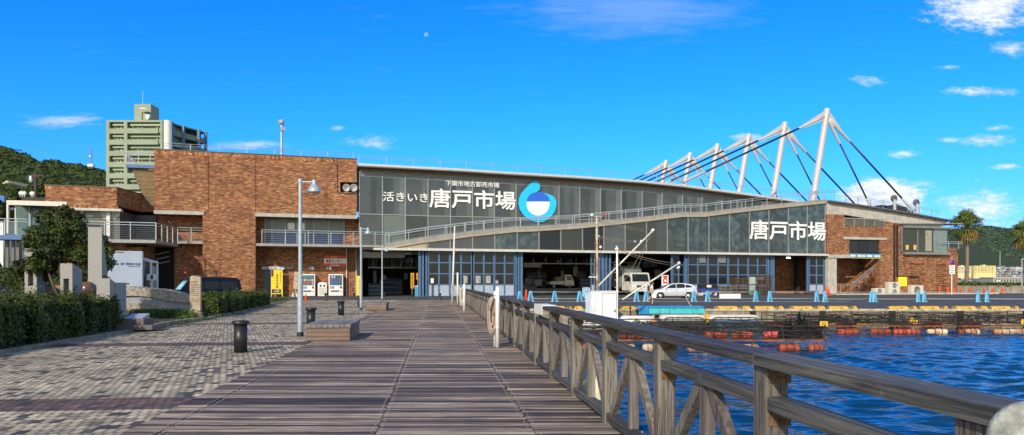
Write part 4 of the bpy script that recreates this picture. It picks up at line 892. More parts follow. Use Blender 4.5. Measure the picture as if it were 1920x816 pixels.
m.build('fin', pbr('fin_blue', (.10,.17,.28), .6), tw)
# ------------------------------------------------------------------ hills, woods, city, palms
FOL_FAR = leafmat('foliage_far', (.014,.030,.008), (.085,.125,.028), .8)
FOL_HAZE = leafmat('foliage_far_haze', (.030,.066,.045), (.095,.155,.090), .85)  # distance haze put into the leaf colour: paler and bluer
SOIL = pbr('soil', (.05,.045,.03), .95, var=.3); UNDER = pbr('hill_undergrowth', (.022,.038,.012), .95, var=.5, scale=.2)
def crowns(mb, C, r, n, size, flat=.8):            # lumpy tree crowns: leaf clumps on and inside an uneven shell
    for c, rr in zip(C, r):
        d = RNG.normal(size=(n,3)); d /= np.linalg.norm(d,axis=1,keepdims=True); d[:,2] = np.abs(d[:,2])*1.0 - .25*(RNG.random(n)<.3)
        lob = RNG.normal(size=(6,3)); lob /= np.linalg.norm(lob,axis=1,keepdims=True)
        k = .72 + .38*np.max(np.clip(d@lob.T,0,1)**3,axis=1) - .14*RNG.random(n)
        P = np.array(c) + d*k[:,None]*rr*np.array([1,1,flat]); mb.leaves(P, d+RNG.normal(size=(n,3))*.35, size, np.clip(RNG.normal(.5,.25,n)+RNG.normal(0,.12),0,1))
def ridge(name, pts, Y0, Y1, mat, nseg, extra=None):         # a hillside: skyline photo points at depth Y1, foot at Y0
    m = MB(); n = nseg; rows = 8; xs = np.linspace(pts[0][0], pts[-1][0], n); vs = []
    for j in range(rows+1):
        t = j/rows; Y = Y0+(Y1-Y0)*t
        for px in xs:
            zt_ = Z_(interp(pts,px),Y1); vs.append((X_(px,Y1) , Y, (zt_)*(t**.8) - .5*(1-t)))
    fs = [(j*n+i, j*n+i+1, (j+1)*n+i+1, (j+1)*n+i) for j in range(rows) for i in range(n-1)]
    b0 = len(vs); vs += [(X_(px,Y1), Y1+150, 0) for px in xs]; fs += [(rows*n+i, rows*n+i+1, b0+i+1, b0+i) for i in range(n-1)]
    m.smooth = True; m.add(vs, fs); o = struct(m.build(name, mat, loc=(X_(pts[0][0],Y1),Y0,0)))
    return lambda px, t: (X_(px,Y1), Y0+(Y1-Y0)*t, Z_(interp(pts,px),Y1)*(t**.8)-.5*(1-t))
LP = [(-420,262),(-60,263),(0,276),(30,283),(50,293),(75,305),(90,302),(110,303),(135,308),(165,314),(200,322),(240,330),(300,345),(420,372),(520,395)]
fl_ = ridge('hill_west', LP, 250, 420, UNDER, 60)
m = MB(); C = []; rr = []
for _ in range(1500):
    px, t = random.uniform(-250,330), 1-random.random()**1.5*.85; c = fl_(px,t); r_ = random.uniform(3.6,6.8); C.append((c[0],c[1],c[2]-.6*r_)); rr.append(r_)
crowns(m, C, rr, 150, 1.0); tag(m.build('hillside_forest', FOL_FAR, loc=(X_(0,300),300,0)), 'dense dark green forest covering the hillside at the left', 'forest', kind='stuff')
RP = [(1500,440),(1700,436),(1775,430),(1800,428),(1830,425),(1850,423),(1870,426),(1895,429),(1920,426),(1990,420),(2100,430),(2250,450)]
fr_ = ridge('hill_east', RP, 1250, 1700, UNDER, 50)
m = MB(); C = []; rr = []
for _ in range(2600):
    px, t = random.uniform(1730,2080), .12+.88*random.random(); c = fr_(px,t); r_ = random.uniform(8,17); C.append((c[0],c[1],c[2]-.7*r_)); rr.append(r_)
crowns(m, C, rr, 80, 3.2); tag(m.build('far_forest', FOL_HAZE, loc=(X_(1850,1400),1400,0)), 'hazy green forested hill across the strait at the right', 'forest', kind='stuff')
rm = thing('radio_mast', 'thin lattice radio mast on the wooded ridge beside the green tower', 'radio mast', at(171,306,400))
m = MB(); q = at(171,306,400); z1 = Z_(278,400)
for a, b_ in ((-.9,-.9),(.9,-.9),(0,.9)): m.beam((q.x+a,q.y+b_,q.z-3),(q.x+a*.25,q.y+b_*.25,z1),.28,.28)
for k in range(6): zz = q.z+(z1-q.z)*k/6; f = 1-.75*k/6; m.beam((q.x-.9*f,q.y-.9*f,zz),(q.x+.9*f,q.y-.9*f,zz+1.2),.16,.16)
m.build('lattice', pbr('mast_lattice', (.22,.24,.27), .6), rm)
m = MB(); m.box(q.x-.5,q.y-1.2,q.z+3.2,q.x+.5,q.y-.95,q.z+4); m.box(q.x-1.5,q.y-1,q.z-2,q.x+1.5,q.y+1,q.z-.6); m.build('equipment_box', WHITED, rm)
# roofs and a power pole seen over the wing
hs_ = thing('hillside_house', 'pale gabled house half hidden under the wooded hill at far left', 'house', (X_(8,170),170,0))
m = MB(); zb = Z_(352,170); m.box(X_(-30,170),170,0,X_(12,170),178,zb); m.build('wall', WHITED, hs_)
m = MB(); m.prism([(X_(-34,170),Z_(356,170)),(X_(0,170),Z_(352,170)),(X_(18,170),Z_(339,170)),(X_(24,170),Z_(345,170)),(X_(20,170),Z_(348,170)),(X_(-34,170),Z_(362,170))], 169, 179); m.build('roof', pbr('roof_tan', (.42,.36,.26), .7), hs_)
bb = MB(); bb.box(X_(-12,120),120,Z_(380,120),X_(8,120),120.3,Z_(367,120)); bb.box(X_(-10,120),120.1,0,X_(-9,120),120.2,Z_(380,120)); bb.box(X_(5,120),120.1,0,X_(6,120),120.2,Z_(380,120)); tag(bb.build('blue_hoarding', pbr('hoarding_blue', (.04,.13,.42), .5)), 'plain blue hoarding panel behind the footbridge at far left', 'hoarding')
for (cx_, cy_, rx_, rz_, Yt_, lab) in ((-22,408,42,26,100,'bushy green tree behind the footbridge at the left edge'),(38,372,42,26,135,'dark round tree behind the portal roof below the wooded hill'),(85,356,30,20,150,'dark tree crown between the portal roof and the hill'),(10,372,30,22,140,'dark tree crown below the pale gabled house')):
    t = thing('tree', lab, 'tree', (X_(cx_,Yt_),Yt_,0)); m = MB(); m.path([(X_(cx_,Yt_),Yt_,0),(X_(cx_,Yt_)+.1,Yt_,Z_(cy_,Yt_))], [.3,.12], 8); m.build('trunk', pbr('trunk_brown', (.06,.045,.035), .9), t)
    m = MB(); C = []; rr = []; s_ = Yt_/FPX
    for _ in range(16): a = random.uniform(0,6.28); q = random.random()**.5; C.append((X_(cx_,Yt_)+math.cos(a)*q*rx_*s_*.75, Yt_+random.uniform(-1.5,1.5), Z_(cy_,Yt_)+math.sin(a)*q*rz_*s_*.7)); rr.append(random.uniform(.3,.5)*rx_*s_)
    crowns(m, C, rr, 420, .30, 1.0); m.build('crown', FOL_FAR, t)
for k_, (cx_, lab) in enumerate(((-14,'dark shrub mass under the footbridge at the left edge'),(32,'dark shrub under the footbridge beside the big shrub tree'),(86,'dark shrub standing behind the leftmost granite blocks'),(140,'dark shrub standing behind the brown granite sphere'),(8,'dark shrub between the two others under the footbridge'))):
    Yt_ = 58; t = thing('shrub', lab, 'shrub', (X_(cx_,Yt_),Yt_,0)); m = MB(); C = []; rr = []
    for _ in range(9): C.append((X_(cx_,Yt_)+random.uniform(-.9,.9), Yt_+random.uniform(-.6,.6), random.uniform(.5,3.0))); rr.append(random.uniform(.5,.8))
    crowns(m, C, rr, 420, .10, 1.0); m.build('foliage', FOL_FAR, t)
    m = MB(); m.path([(X_(cx_,Yt_),Yt_,0),(X_(cx_,Yt_),Yt_,2.6)], [.12,.05], 8); m.build('trunk', MATS['trunk_brown'], t)
pp = thing('utility_pole', 'dark utility pole with transformer and crossarm rising behind the portal roof', 'utility pole', (X_(67,110),110,0))
m = MB(); m.tube((X_(67,110),110,0),(X_(67,110),110,Z_(323,110)),.3,.24,8); m.build('pole', pbr('pole_brown', (.055,.04,.035), .8), pp)
m = MB(); m.box(X_(52,110),109.8,Z_(331,110),X_(84,110),110.1,Z_(328.5,110)); m.box(X_(60,110),109.7,Z_(334,110),X_(76,110),110,Z_(332,110)); m.build('crossarm', MATS['pole_brown'], pp)
m = MB(); m.lathe((X_(59,110),110,Z_(343,110)), [(.3,0),(.35,.1),(.35,.9),(.2,1.1)], 10); m.build('transformer', GALV, pp)
# houses and blocks across the strait
YC = 900.0
CITYW = pbr('city_white', (.55,.54,.50), .8, tint=.4, var=.1, scale=.05)
roofm = [pbr('city_roof_'+n, c, .8, var=.2, scale=.1) for n, c in (('slate',(.05,.055,.07)),('brown',(.13,.08,.06)),('blue',(.06,.09,.18)),('pale',(.38,.38,.38)))]
rw_ = random.Random(3); k = 0
descr_c = ['slate','brown','blue','pale']; descr_w = ['low','tall','narrow','broad','boxy','long','small','stubby']
for row, (yb, dpt) in enumerate(((535,740),(531.5,790),(527.5,850),(523.5,920),(519,990),(514,1060),(509,1110),(504,1150))):
    px = 1786 + rw_.uniform(0,4)
    while px < 1955:
        wpx = rw_.uniform(3.2,7.5); hpx = rw_.uniform(2.6,4.6); Y = dpt+rw_.uniform(-25,25); ri = rw_.choice([0,0,0,1,2,3])
        x0, x1, z0, z1 = X_(px,Y), X_(px+wpx,Y), Z_(yb+rw_.uniform(-1,1),Y)-6, Z_(yb-hpx,Y)
        if not (row in (2,3) and 1786 < px < 1880 and False):
            t = thing('distant_house', f'distant {descr_w[k%8]} white house under a {descr_c[ri]} roof across the strait', 'house', ((x0+x1)/2,Y+4,z0), 0, 'houses across the strait')
            m = MB(); m.tint = rw_.random(); m.box(x0,Y,z0,x1,Y+8,z1); m.build('wall', CITYW, t)
            m = MB(); hh = (x1-x0)*.22; m.prism([(x0-.4,z1),(x1+.4,z1),((x0+x1)/2+.8,z1+hh),((x0+x1)/2-.8,z1+hh)], Y-.5, Y+8.5); m.build('roof', roofm[ri], t)
            m = MB(); n = max(1,int((x1-x0)/2.2))
            for q in range(n): m.box(x0+.5+q*2.2,Y-.03,z1-2.1,x0+1.6+q*2.2,Y-.001,z1-.8)
            m.build('window', GLASSD, t); k += 1
        px += wpx + rw_.uniform(.2,1.8)
for (a, b_, yt, yb, col, lab) in ((1790,1821,499.5,513,(.66,.60,.40),'cream apartment slab across the strait, behind the palm trunk'),(1826,1867,498.5,513,(.70,.60,.28),'long yellow apartment slab across the strait, right of the palm')):
    t = thing('apartment_block', lab, 'apartment block', (X_((a+b_)/2,YC),YC,Z_(yb,YC)-8)); M_ = pbr('slab_'+str(a), col, .7, var=.08, scale=.1)
    m = MB(); m.box(X_(a,YC),YC,Z_(yb,YC)-8,X_(b_,YC),YC+12,Z_(yt,YC)); m.box(X_((a+b_)/2-2,YC),YC+1,Z_(yt,YC),X_((a+b_)/2+2.5,YC),YC+6,Z_(yt-2,YC)); m.build('wall', M_, t)
    m = MB(); nb_ = int((b_-a)/3.2)
    for i in range(nb_):
        for j in range(5): m.box(X_(a+.8+i*3.2,YC),YC-.1,Z_(yt+1.2+j*2.5+1.2,YC),X_(a+2.4+i*3.2,YC),YC-.01,Z_(yt+1.2+j*2.5,YC))
    m.build('window', pbr('far_window', (.06,.065,.07), .4), t)
    m = MB()
    for i in range(0,nb_,2): m.box(X_(a+i*3.2+2.6,YC),YC-1,Z_(yb,YC)-8,X_(a+i*3.2+3.3,YC),YC-.11,Z_(yt,YC)+.3)
    m.build('stair_tower', M_, t)
wh = thing('warehouse', 'long low grey warehouse on the far shore behind the right lamp post', 'warehouse', (X_(1890,700),700,-.02))
m = MB(); m.box(X_(1862,700),700,-.02,X_(1916,700),720,Z_(521,700)); m.build('wall', pbr('warehouse_grey', (.33,.33,.30), .8), wh)
m = MB(); m.box(X_(1861,700),699,Z_(520.9,700),X_(1917,700),721,Z_(519.8,700)); m.build('roof', WHITED, wh)
m = MB()
for i in range(9): m.box(X_(1866+5.5*i,700),699.9,Z_(528,700),X_(1868.5+5.5*i,700),699.99,Z_(524,700))
m.build('window', MATS['far_window'], wh)
# planter wall with lawn hedge at the right
YW = 118.0
pw = MB(); zt_ = Z_(535.5,YW)
xw0 = X_(1786,YW); 
for i in range(62): pw.box(xw0+i*.62,YW+(.0 if i%2 else .05),-.02,xw0+i*.62+.60,YW+.5,zt_)
tag(pw.build('planter_wall', pbr('ribbed_concrete', (.25,.225,.18), .9, var=.3, scale=1, streak=.4)), 'low ribbed concrete planter wall below the palm trees', 'planter wall')
sb = MB(); sb.box(xw0,YW+.51,-.02,xw0+60,YW+9,zt_-.05); struct(sb.build('planter_soil', SOIL))
GRASSM = leafmat('grass_blades', (.02,.05,.008), (.10,.17,.03))
m = MB(); n = 9000; P = np.stack([RNG.uniform(xw0,xw0+42,n), RNG.uniform(YW-.1,YW+6,n), zt_+RNG.uniform(-.15,.45,n)],1); m.leaves(P, RNG.normal(size=(n,3)), .22)
tag(m.build('ground_cover', GRASSM, loc=(xw0+20,YW,zt_)), 'trimmed green ground cover along the planter wall top', 'ground cover', kind='stuff')
FROND = leafmat('palm_frond', (.05,.09,.015), (.24,.29,.07), .5); DRYF = leafmat('palm_dry_frond', (.22,.14,.035), (.42,.28,.09), .7)
TRUNK = pbr('palm_trunk', (.20,.155,.11), .9, var=.35, scale=3, bump=.6, stretch=(1,1,5))
def palm(name, lab, px, Y, ytop, ybase, r=2.5, seed=1):
    rg = random.Random(seed); X = X_(px,Y); zb, zt_ = Z_(ybase,Y), Z_(ytop,Y); zc = zt_-1.9
    t = thing(name, lab, 'palm tree', (X,Y,zb), 0, 'palm trees')
    m = MB(); m.path([(X-.2,Y,zb-.3),(X-.05,Y,zb+1),(X+.05,Y,zb+(zc-zb)*.5),(X,Y,zc)], [.42,.32,.26,.30], 12); m.build('trunk', TRUNK, t)
    fans, dry = MB(), MB()
    for i in range(84):
        az = rg.uniform(0,6.283); el = math.radians(rg.uniform(-62,84)); isdry = el < math.radians(-22) and rg.random() < .8
        d = Vector((math.cos(az)*math.cos(el), math.sin(az)*math.cos(el), math.sin(el))); L = rg.uniform(1.2,1.75)*(r/2.5)*(.8 if isdry else 1)
        o = Vector((X,Y,zc+rg.uniform(-.5,.3))); h = o+d*L*.75+Vector((0,0,-.1)); mb = dry if isdry else fans; mb.tint = rg.random()
        mb.beam(o,h,.06,.04)
        side = d.cross(Vector((0,0,1))).normalized() if abs(d.z) < .98 else Vector((1,0,0)); up = side.cross(d)
        for k in range(15):
            a = math.radians(-105+210*k/14); ld = (d*math.cos(a)+side*math.sin(a)).normalized(); ll = L*rg.uniform(.75,1.05)*(1-.25*abs(a)/1.8)
            wv_ = ld.cross(up).normalized()*.075; p1 = h+ld*ll*.6+up*.06; p2 = h+ld*ll+Vector((0,0,-.38*rg.uniform(.6,1.4)*ll)); mb.tint = rg.random()
            mb.add([h-wv_*.4,h+wv_*.4,p1+wv_,p1-wv_,p2],[(0,1,2,3),(3,2,4)])
    fans.build('crown', FROND, t); dry.build('dry_skirt', DRYF, t); return t
palm('palm_tree', 'fan palm with golden dry skirt standing right beside the brick annex', 1813, 123, 402, 534, 3.5, 4)
palm('palm_tree', 'fan palm cut by the right edge of the view, beside the street lamp', 1922, 121, 417, 534, 3.1, 9)
def street_lamp_far(px, Y, yt, yb, lab, arm=True):
    X = X_(px,Y); zb, zt_ = Z_(yb,Y), Z_(yt,Y); t = thing('street_lamp', lab, 'street lamp', (X,Y,zb))
    m = MB(); m.tube((X,Y,zb),(X,Y,zt_),.10,.07,8); m.build('pole', STEELP, t)
    if arm: m = MB(); m.tube((X,Y,zt_),(X+.9,Y,zt_+.05),.05); m.lathe((X+1.1,Y,zt_-.25), [(.3,0),(.26,.15),(.1,.3)], 10); m.build('lamp_head', WHITE, t)
    return t
street_lamp_far(1916, 118, 486, 538, 'grey street lamp with white head at the right edge above the planter')
ap = thing('flag_pole', 'slim pale pole with a small black and white sign at its foot', 'pole', (X_(1875,122),122,zt_))
m = MB(); m.tube((X_(1875,122),122,Z_(536,122)),(X_(1875,122),122,Z_(471,122)),.07,.05,8); m.build('pole', STEELP, ap)
m = MB(); m.box(X_(1867.5,122),121.8,Z_(535,122),X_(1874,122),121.9,Z_(525.5,122)); sg2 = m.build('sign_panel', WHITE, ap)
m = MB(); m.prism([(X_(1869,122),Z_(528,122)),(X_(1872.5,122),Z_(527,122)),(X_(1871,122),Z_(530,122)),(X_(1873,122),Z_(533,122)),(X_(1869.5,122),Z_(533.5,122))], 121.78, 121.799); m.build('sign_mark', BLACK, sg2)
# ------------------------------------------------------------------ promenade: lamps, bollards, benches, hedges, stones
def lamp(px, yb, yt, lab):
    Y = gd(yb); X = X_(px,Y); H = Z_(yt,Y); t = thing('street_lamp', lab, 'street lamp', (X,Y,0), 0, 'bell shaded promenade lamps')
    m = MB(); m.tube((X,Y,.12),(X,Y,1.75),.085,.085,16); m.lathe((X,Y,1.75), [(.085,0),(.085,.04),(.062,.09)], 16); m.tube((X,Y,1.84),(X,Y,H-.05),.058,.052,14); m.tube((X,Y,H-.1),(X,Y,H+.02),.066,.066,12)
    for zz in (.75,1.28): m.tube((X,Y,zz),(X,Y,zz+.015),.089,.089,16)
    m.build('post', LAMPG, t)
    m = MB(); m.tube((X,Y,-.02),(X,Y,.12),.105,.095,16); m.build('base_collar', BLACK, t)
    m = MB(); m.tube((X,Y,H-.07),(X+.36,Y,H-.07),.022,n=8); m.build('arm', LAMPG, t)
    m = MB(); c = (X+.42,Y,H-.38); m.lathe(c, [(.195,.0),(.2,.015),(.19,.06),(.165,.13),(.12,.20),(.075,.24),(.06,.27),(.06,.36),(.045,.38)], 20); m.build('shade', LAMPG, t); return t
lamp(563,630,337,'tall grey lamp post with bell shade beside the nearest wooden bench')
lamp(677,580.4,427,'grey lamp post with bell shade beside the yellow banner sign')
lamp(716.5,563.5,463.5,'grey lamp post with bell shade farthest away, in front of the dark hall opening')
def bollard(px, Y, lab, first=[None]):
    X = X_(px,Y)
    if first[0]: return copy_thing(first[0], (X,Y,-.01), label=lab)
    t = thing('bollard', lab, 'bollard', (X,Y,-.01), 0, 'black cylindrical bollards'); m = MB()
    m.lathe((X,Y,-.01), [(.15,0),(.15,.64)], 24); m.build('post', BLACK, t)
    m = MB(); m.lathe((X,Y,.63), [(.15,0),(.19,.015),(.20,.05),(.19,.085),(.17,.10),(.0,.105)], 24); m.build('cap', BLACK, t); first[0] = t; return t
bollard(451,17.2,'black cylindrical bollard nearest the camera, alone on the brick paving')
bollard(583,26.2,'black cylindrical bollard behind the nearest bench and lamp post')
bollard(639.5,37.0,'black cylindrical bollard in the open paving before the vending machines')
def cbol(px, yb, lab, first=[None]):
    Y = gd(yb); X = X_(px,Y)
    if first[0]: return copy_thing(first[0], (X,Y,-.01), label=lab)
    t = thing('mushroom_bollard', lab, 'bollard', (X,Y,-.01), 0, 'waisted iron bollards'); m = MB()
    m.lathe((X,Y,-.01), [(.16,0),(.15,.06),(.075,.2),(.07,.42),(.13,.56),(.14,.62),(.10,.68),(0,.69)], 14); m.build('post', BLACK, t); first[0] = t; return t
cbol(610.5,563.5,'waisted black iron bollard in front of the white recycling bin'); cbol(664.5,563,'waisted black iron bollard left of the yellow banner post')
cbol(721,563,'waisted black iron bollard beside the farthest lamp post'); cbol(773,563.3,'waisted black iron bollard below the yellow hall banners'); cbol(825,563.3,'waisted black iron bollard before the first blue door')
BENCHW = plankmat('bench_boards', (.13,.085,.06), (.30,.215,.16), 0, .2); BENCHT = plankmat('bench_top', (.11,.10,.10), (.25,.235,.235), 1, .15)
def bench(px, yb, wd, ln_, lab):
    Y = gd(yb); X = X_(px,Y); M = TR((X,Y,0), math.atan(.10)); t = thing('wooden_bench', lab, 'bench', (X,Y,0), math.atan(.10), 'box benches on the boardwalk'); h = .47
    for k in range(3):
        m = MB(M); z = .02+k*.118
        for a in ((.03,.03,wd-.03,.10),(.03,ln_-.10,wd-.03,ln_-.03),(.03,.101,.10,ln_-.101),(wd-.10,.101,wd-.03,ln_-.101)): m.tint = random.random(); m.bbox(a[0],a[1],z,a[2],a[3],z+.110,.006)
        m.build('side_board', BENCHW, t)
    m = MB(M); n = 8
    for k in range(n): m.tint = random.random(); m.bbox(wd*k/n+.003,.0,.375,wd*(k+1)/n-.003,ln_,h,.008)
    m.build('top', BENCHT, t)
    m = MB(M)
    for z in (.075,.19,.31):
        for u in (.12,wd-.16): m.tube((u,.031,z),(u,.022,z),.011,n=8)
    m.build('bolt', GALV, t)
bench(571.5,640.5,1.24,2.55,'large square box bench of grey planks beside the near lamp post')
bench(686,583.3,1.18,2.3,'square box bench of grey planks farther along the boardwalk by the second lamp')
# white posts with coiled ropes along the railing
def wpole(px, Y, yt, r, lab, X=None):
    X = X_(px,Y); z1 = Z_(yt,Y); m = MB(); m.lathe((X,Y,0), [(r,0),(r,z1-.06),(r*.8,z1-.02),(0,z1)], 14); m.tube((X,Y,z1*.33),(X,Y,z1*.33+.02),r*1.1,n=14)
    return tag(m.build('white_post', WHITE), lab, 'post', 'white posts along the railing')
wpole(933, 18.3, 537.5, .052, 'thick white post beside the railing, the nearest one with a coiled rope')
wpole(927.5, 18.6, 545, .03, 'thin white pipe close behind the nearest thick white post')
wpole(870.5, 42, 532, .075, 'white post at the far stretch of railing, right of its two neighbours'); wpole(858, 58, 511, .07, 'medium tall white post near the boardwalk end, between two others'); 
m = MB(); q0, q1 = Vector((X_(848,60),60,0)), Vector((X_(852.5,60),60,Z_(424,60))); m.path([q0,q0.lerp(q1,.5),q1], [.09,.075,.05], 10); tag(m.build('white_pole', WHITED), 'very tall thin leaning white pole at the boardwalk end', 'pole')
ROPE = pbr('rope_pink', (.36,.28,.24), .9, var=.3, scale=20); ROPEW = pbr('rope_white', (.55,.50,.42), .9, var=.3, scale=20)
def coil(px, Y, z0, z1, wd, mat, lab):
    m = MB(); X = X_(px,Y); rg = random.Random(int(px))
    for k in range(16):
        a = rg.uniform(.25,1.0); c = Vector((X+rg.uniform(-.03,.03), Y+rg.uniform(-.05,.05), (z0+z1)/2)); n = 22
        m.path([c+Vector((math.cos(t)*wd*a, rg.uniform(-.006,.006)+math.sin(t*2)*.02, math.sin(t)*(z1-z0)/2*(a if math.sin(t) < 0 else 1))) for t in [6.2832*i/n for i in range(n+1)]], .015, 6)
    m.path([(X-.05,Y-.08,z1-.3),(X,Y-.1,z1-.1),(X+.06,Y-.06,z1+.05)], .02, 6)
    return tag(m.build('coiled_rope', mat, loc=(X,Y,z0)), lab, 'rope', 'rope coils on the railing posts')
coil(922.5, 18.5, .30, 1.25, .10, ROPE, 'pinkish coiled rope hung on the railing beside the nearest white post')
coil(866, 43, .25, 1.35, .13, ROPEW, 'pale coiled rope hung at the far railing by white posts')
coil(848.5, 59, .5, 1.5, .12, ROPEW, 'pale coiled rope hung at the foot of the leaning pole')
m = MB(); c = rp(13.6, 1.195); M = Matrix.Translation(c) @ Matrix.Rotation(math.atan(.098),4,'Z'); m.M = M; m.box(-.12,-.55,0,.14,.55,.012); m.box(-.122,-.55,-.16,-.110,.5,-.001)
tag(m.build('plastic_sheet', WHITE), 'white plastic sheet folded over the wooden top rail', 'sheet')
m = MB(); X, Y = X_(1937,2.15), 2.15; zc = Z_(834,2.15)
dsk = thing('round_plate', 'pale weathered round plate on a post at the railing near end, lower right', 'round plate', (X,Y,-.5))
m.lathe((X,Y,zc), [(.0,-.022),(.07,-.020),(.112,-.016),(.124,-.006),(.126,.012),(.118,.02),(.0,.022)], 40, (.12,1,-.12)); m.build('disc', pbr('weathered_disc', (.27,.285,.265), .7, var=.4, scale=14, bump=.5, streak=.35), dsk)
m = MB(); m.tube((X,Y+.06,-.9),(X,Y+.06,zc-.04),.035,n=10); m.build('post', GALV, dsk)
m = MB(); m.path([(X-.125,Y+.02,zc-.115),(X-.135,Y+.02,zc-.075),(X-.12,Y+.03,zc-.035),(X-.10,Y+.03,zc-.02)], .018, 8); m.build('rope_loop', ROPEW, dsk)
m = MB(); m.path([(xR(7.2)+.12,7.2,.15),(xR(6.6)+.4,6.6,-.4),(xR(6.0)+.8,6.0,WZ-.05)], .012, 6); tag(m.build('mooring_rope', ROPEW), 'thin tan mooring rope dropping from the boardwalk into the water', 'rope')
m = MB(); m.lathe((X_(1118.5,11.2),11.2,-.35), [(.0,0),(.17,.03),(.2,.12),(.2,.45),(.1,.58),(.04,.62)], 14); tag(m.build('mooring_float', pbr('float_cream', (.62,.60,.45), .5)), 'cream plastic float hanging outside the railing below the deck', 'float')

# ------------------------------------------------------------------ planting and stone monuments at the left
HEDGE = leafmat('hedge_leaves', (.010,.025,.005), (.125,.150,.026), .6); SHRUB = leafmat('shrub_leaves', (.008,.020,.005), (.085,.115,.024), .55)
CORE = pbr('hedge_core', (.010,.014,.006), .95); TWIG = pbr('twig_brown', (.10,.075,.05), .9)
def gbed(pts, z, name, mat): m = MB(); m.prism(pts, -.05, z, 'xy'); return struct(m.build(name, mat))
gbed([(-7.6,-12),(-9.75,4),(-11.75,16.6),(-12.65,23.6),(-13.0,27),(-16.5,27),(-30,27),(-30,-12)], .06, 'planting_bed', SOIL)
gbed([(-13.2,27.2),(-13.5,32.4),(-17.1,50),(-19.4,62),(-24,62),(-24,27.2)], .05, 'planting_bed_far', SOIL)
m = MB()
for i in range(14):
    q = Vector((-13.05,27,0)).lerp(Vector((-13.42,32.2,0)), i/14); q2 = Vector((-13.05,27,0)).lerp(Vector((-13.42,32.2,0)), (i+1)/14-.003); m.beam(q+Vector((0,0,.05)), q2+Vector((0,0,.05)), .3, .17)
for i in range(40):
    q = Vector((-13.42,32.4,0)).lerp(Vector((-19.6,64,0)), i/40); q2 = Vector((-13.42,32.4,0)).lerp(Vector((-19.6,64,0)), (i+1)/40-.003); m.beam(q+Vector((0,0,.03)), q2+Vector((0,0,.03)), .18, .12)
for i in range(40):
    q = Vector((-7.6,-12,0)).lerp(Vector((-11.7,16.6,0)), i/40); q2 = Vector((-7.6,-12,0)).lerp(Vector((-11.7,16.6,0)), (i+1)/40-.003); m.beam(q+Vector((0,0,.02)), q2+Vector((0,0,.02)), .16, .1)
for i in range(14):
    q = Vector((-11.7,16.6,0)).lerp(Vector((-13.0,27,0)), i/14); q2 = Vector((-11.7,16.6,0)).lerp(Vector((-13.0,27,0)), (i+1)/14-.003); m.beam(q+Vector((0,0,.02)), q2+Vector((0,0,.02)), .16, .1)
struct(m.build('kerb', pbr('kerb_stone', (.25,.21,.16), .9, var=.35, scale=2, bump=.5), loc=(-13,20,0)))
def hedge(spine, wd, h, n, size, lab, mat=HEDGE, sprig=120):
    t = thing('hedge', lab, 'hedge', (spine[0][0],spine[0][1],.04)); m = MB(); P, Nn = [], []
    seg = []; tot = 0
    for a, b_ in zip(spine, spine[1:]): L = math.dist(a[:2],b_[:2]); seg.append((a,b_,L)); tot += L
    core = MB()
    for a, b_, L in seg:
        d = Vector((b_[0]-a[0],b_[1]-a[1],0)).normalized(); nn = Vector((-d.y,d.x,0)); k = int(n*L/tot)
        u = RNG.random(k); sgn = RNG.random(k); r1 = RNG.normal(0,.07,k); lump = .09*np.sin(u*L*2.3+1)+.07*np.sin(u*L*5.1)
        a0, b0 = np.array([a[0],a[1],0.]), np.array([b_[0],b_[1],0.]); base = a0+(b0-a0)*u[:,None]; nv = np.array(nn)
        top = sgn < .45; side = np.where(RNG.random(k)<.72,-1,1); off = np.where(top, RNG.uniform(-1,1,k)*wd/2, side*(wd/2+lump+r1)); zz = np.where(top, h+lump*.8+r1*.9, RNG.random(k)**.85*h)
        off *= np.where(~top & (zz > h*.75), .93, 1)
        p_ = base+nv*off[:,None]; p_[:,2] = zz+.05; P.append(p_); q = nv*np.where(top,0,side)[:,None]; q = q+np.array([0,0,1])*np.where(top,1,.35)[:,None]; Nn.append(q+RNG.normal(size=(k,3))*.55)
        A_, B__ = Vector((a[0],a[1],0)), Vector((b_[0],b_[1],0)); core.beam(A_+Vector((0,0,h*.46)), B__+Vector((0,0,h*.46)), wd-.25, h*.86)
    for a, s in ((seg[0][0],-1),(seg[-1][1],1)):
        k = int(n*wd/tot*.5); d = Vector((seg[0 if s < 0 else -1][1][0]-seg[0 if s < 0 else -1][0][0], seg[0 if s < 0 else -1][1][1]-seg[0 if s < 0 else -1][0][1],0)).normalized(); nn = np.array((-d.y,d.x,0)); dd = np.array(d)*s
        p_ = np.array([a[0],a[1],0.])+nn*RNG.uniform(-wd/2,wd/2,k)[:,None]+dd*(RNG.normal(.08,.07,k))[:,None]; p_[:,2] = RNG.random(k)*h+.05; P.append(p_); Nn.append(dd+RNG.normal(size=(k,3))*.5)
    P, Nn = np.concatenate(P), np.concatenate(Nn); m.leaves(P, Nn, size); core.build('stem_mass', CORE, t)
    idx = RNG.choice(len(P), sprig)                                   # loose shoots above the clipped surface
    for i in idx:
        if P[i][2] < h*.8: continue
        dr = np.array([RNG.normal(0,.25),RNG.normal(0,.25),1.0]); L = RNG.uniform(.12,.38); k = 9; tt = RNG.random(k)[:,None]; m.leaves(P[i]+dr*tt*L+RNG.normal(size=(k,3))*.02, RNG.normal(size=(k,3)), size*.8)
    m.build('foliage', mat, t); return t
hedge([(-12.9,14.0),(-13.35,18.5),(-14.0,22),(-14.35,24.6)], 2.3, 1.0, 46000, .044, 'wide dark clipped hedge in the left foreground beside the brick paving', sprig=900)
hedge([(-14.9,35.3),(-16.3,42.5),(-18.3,53)], 1.7, .82, 22000, .06, 'clipped green hedge right of the inscribed stone, along the paving', sprig=400)
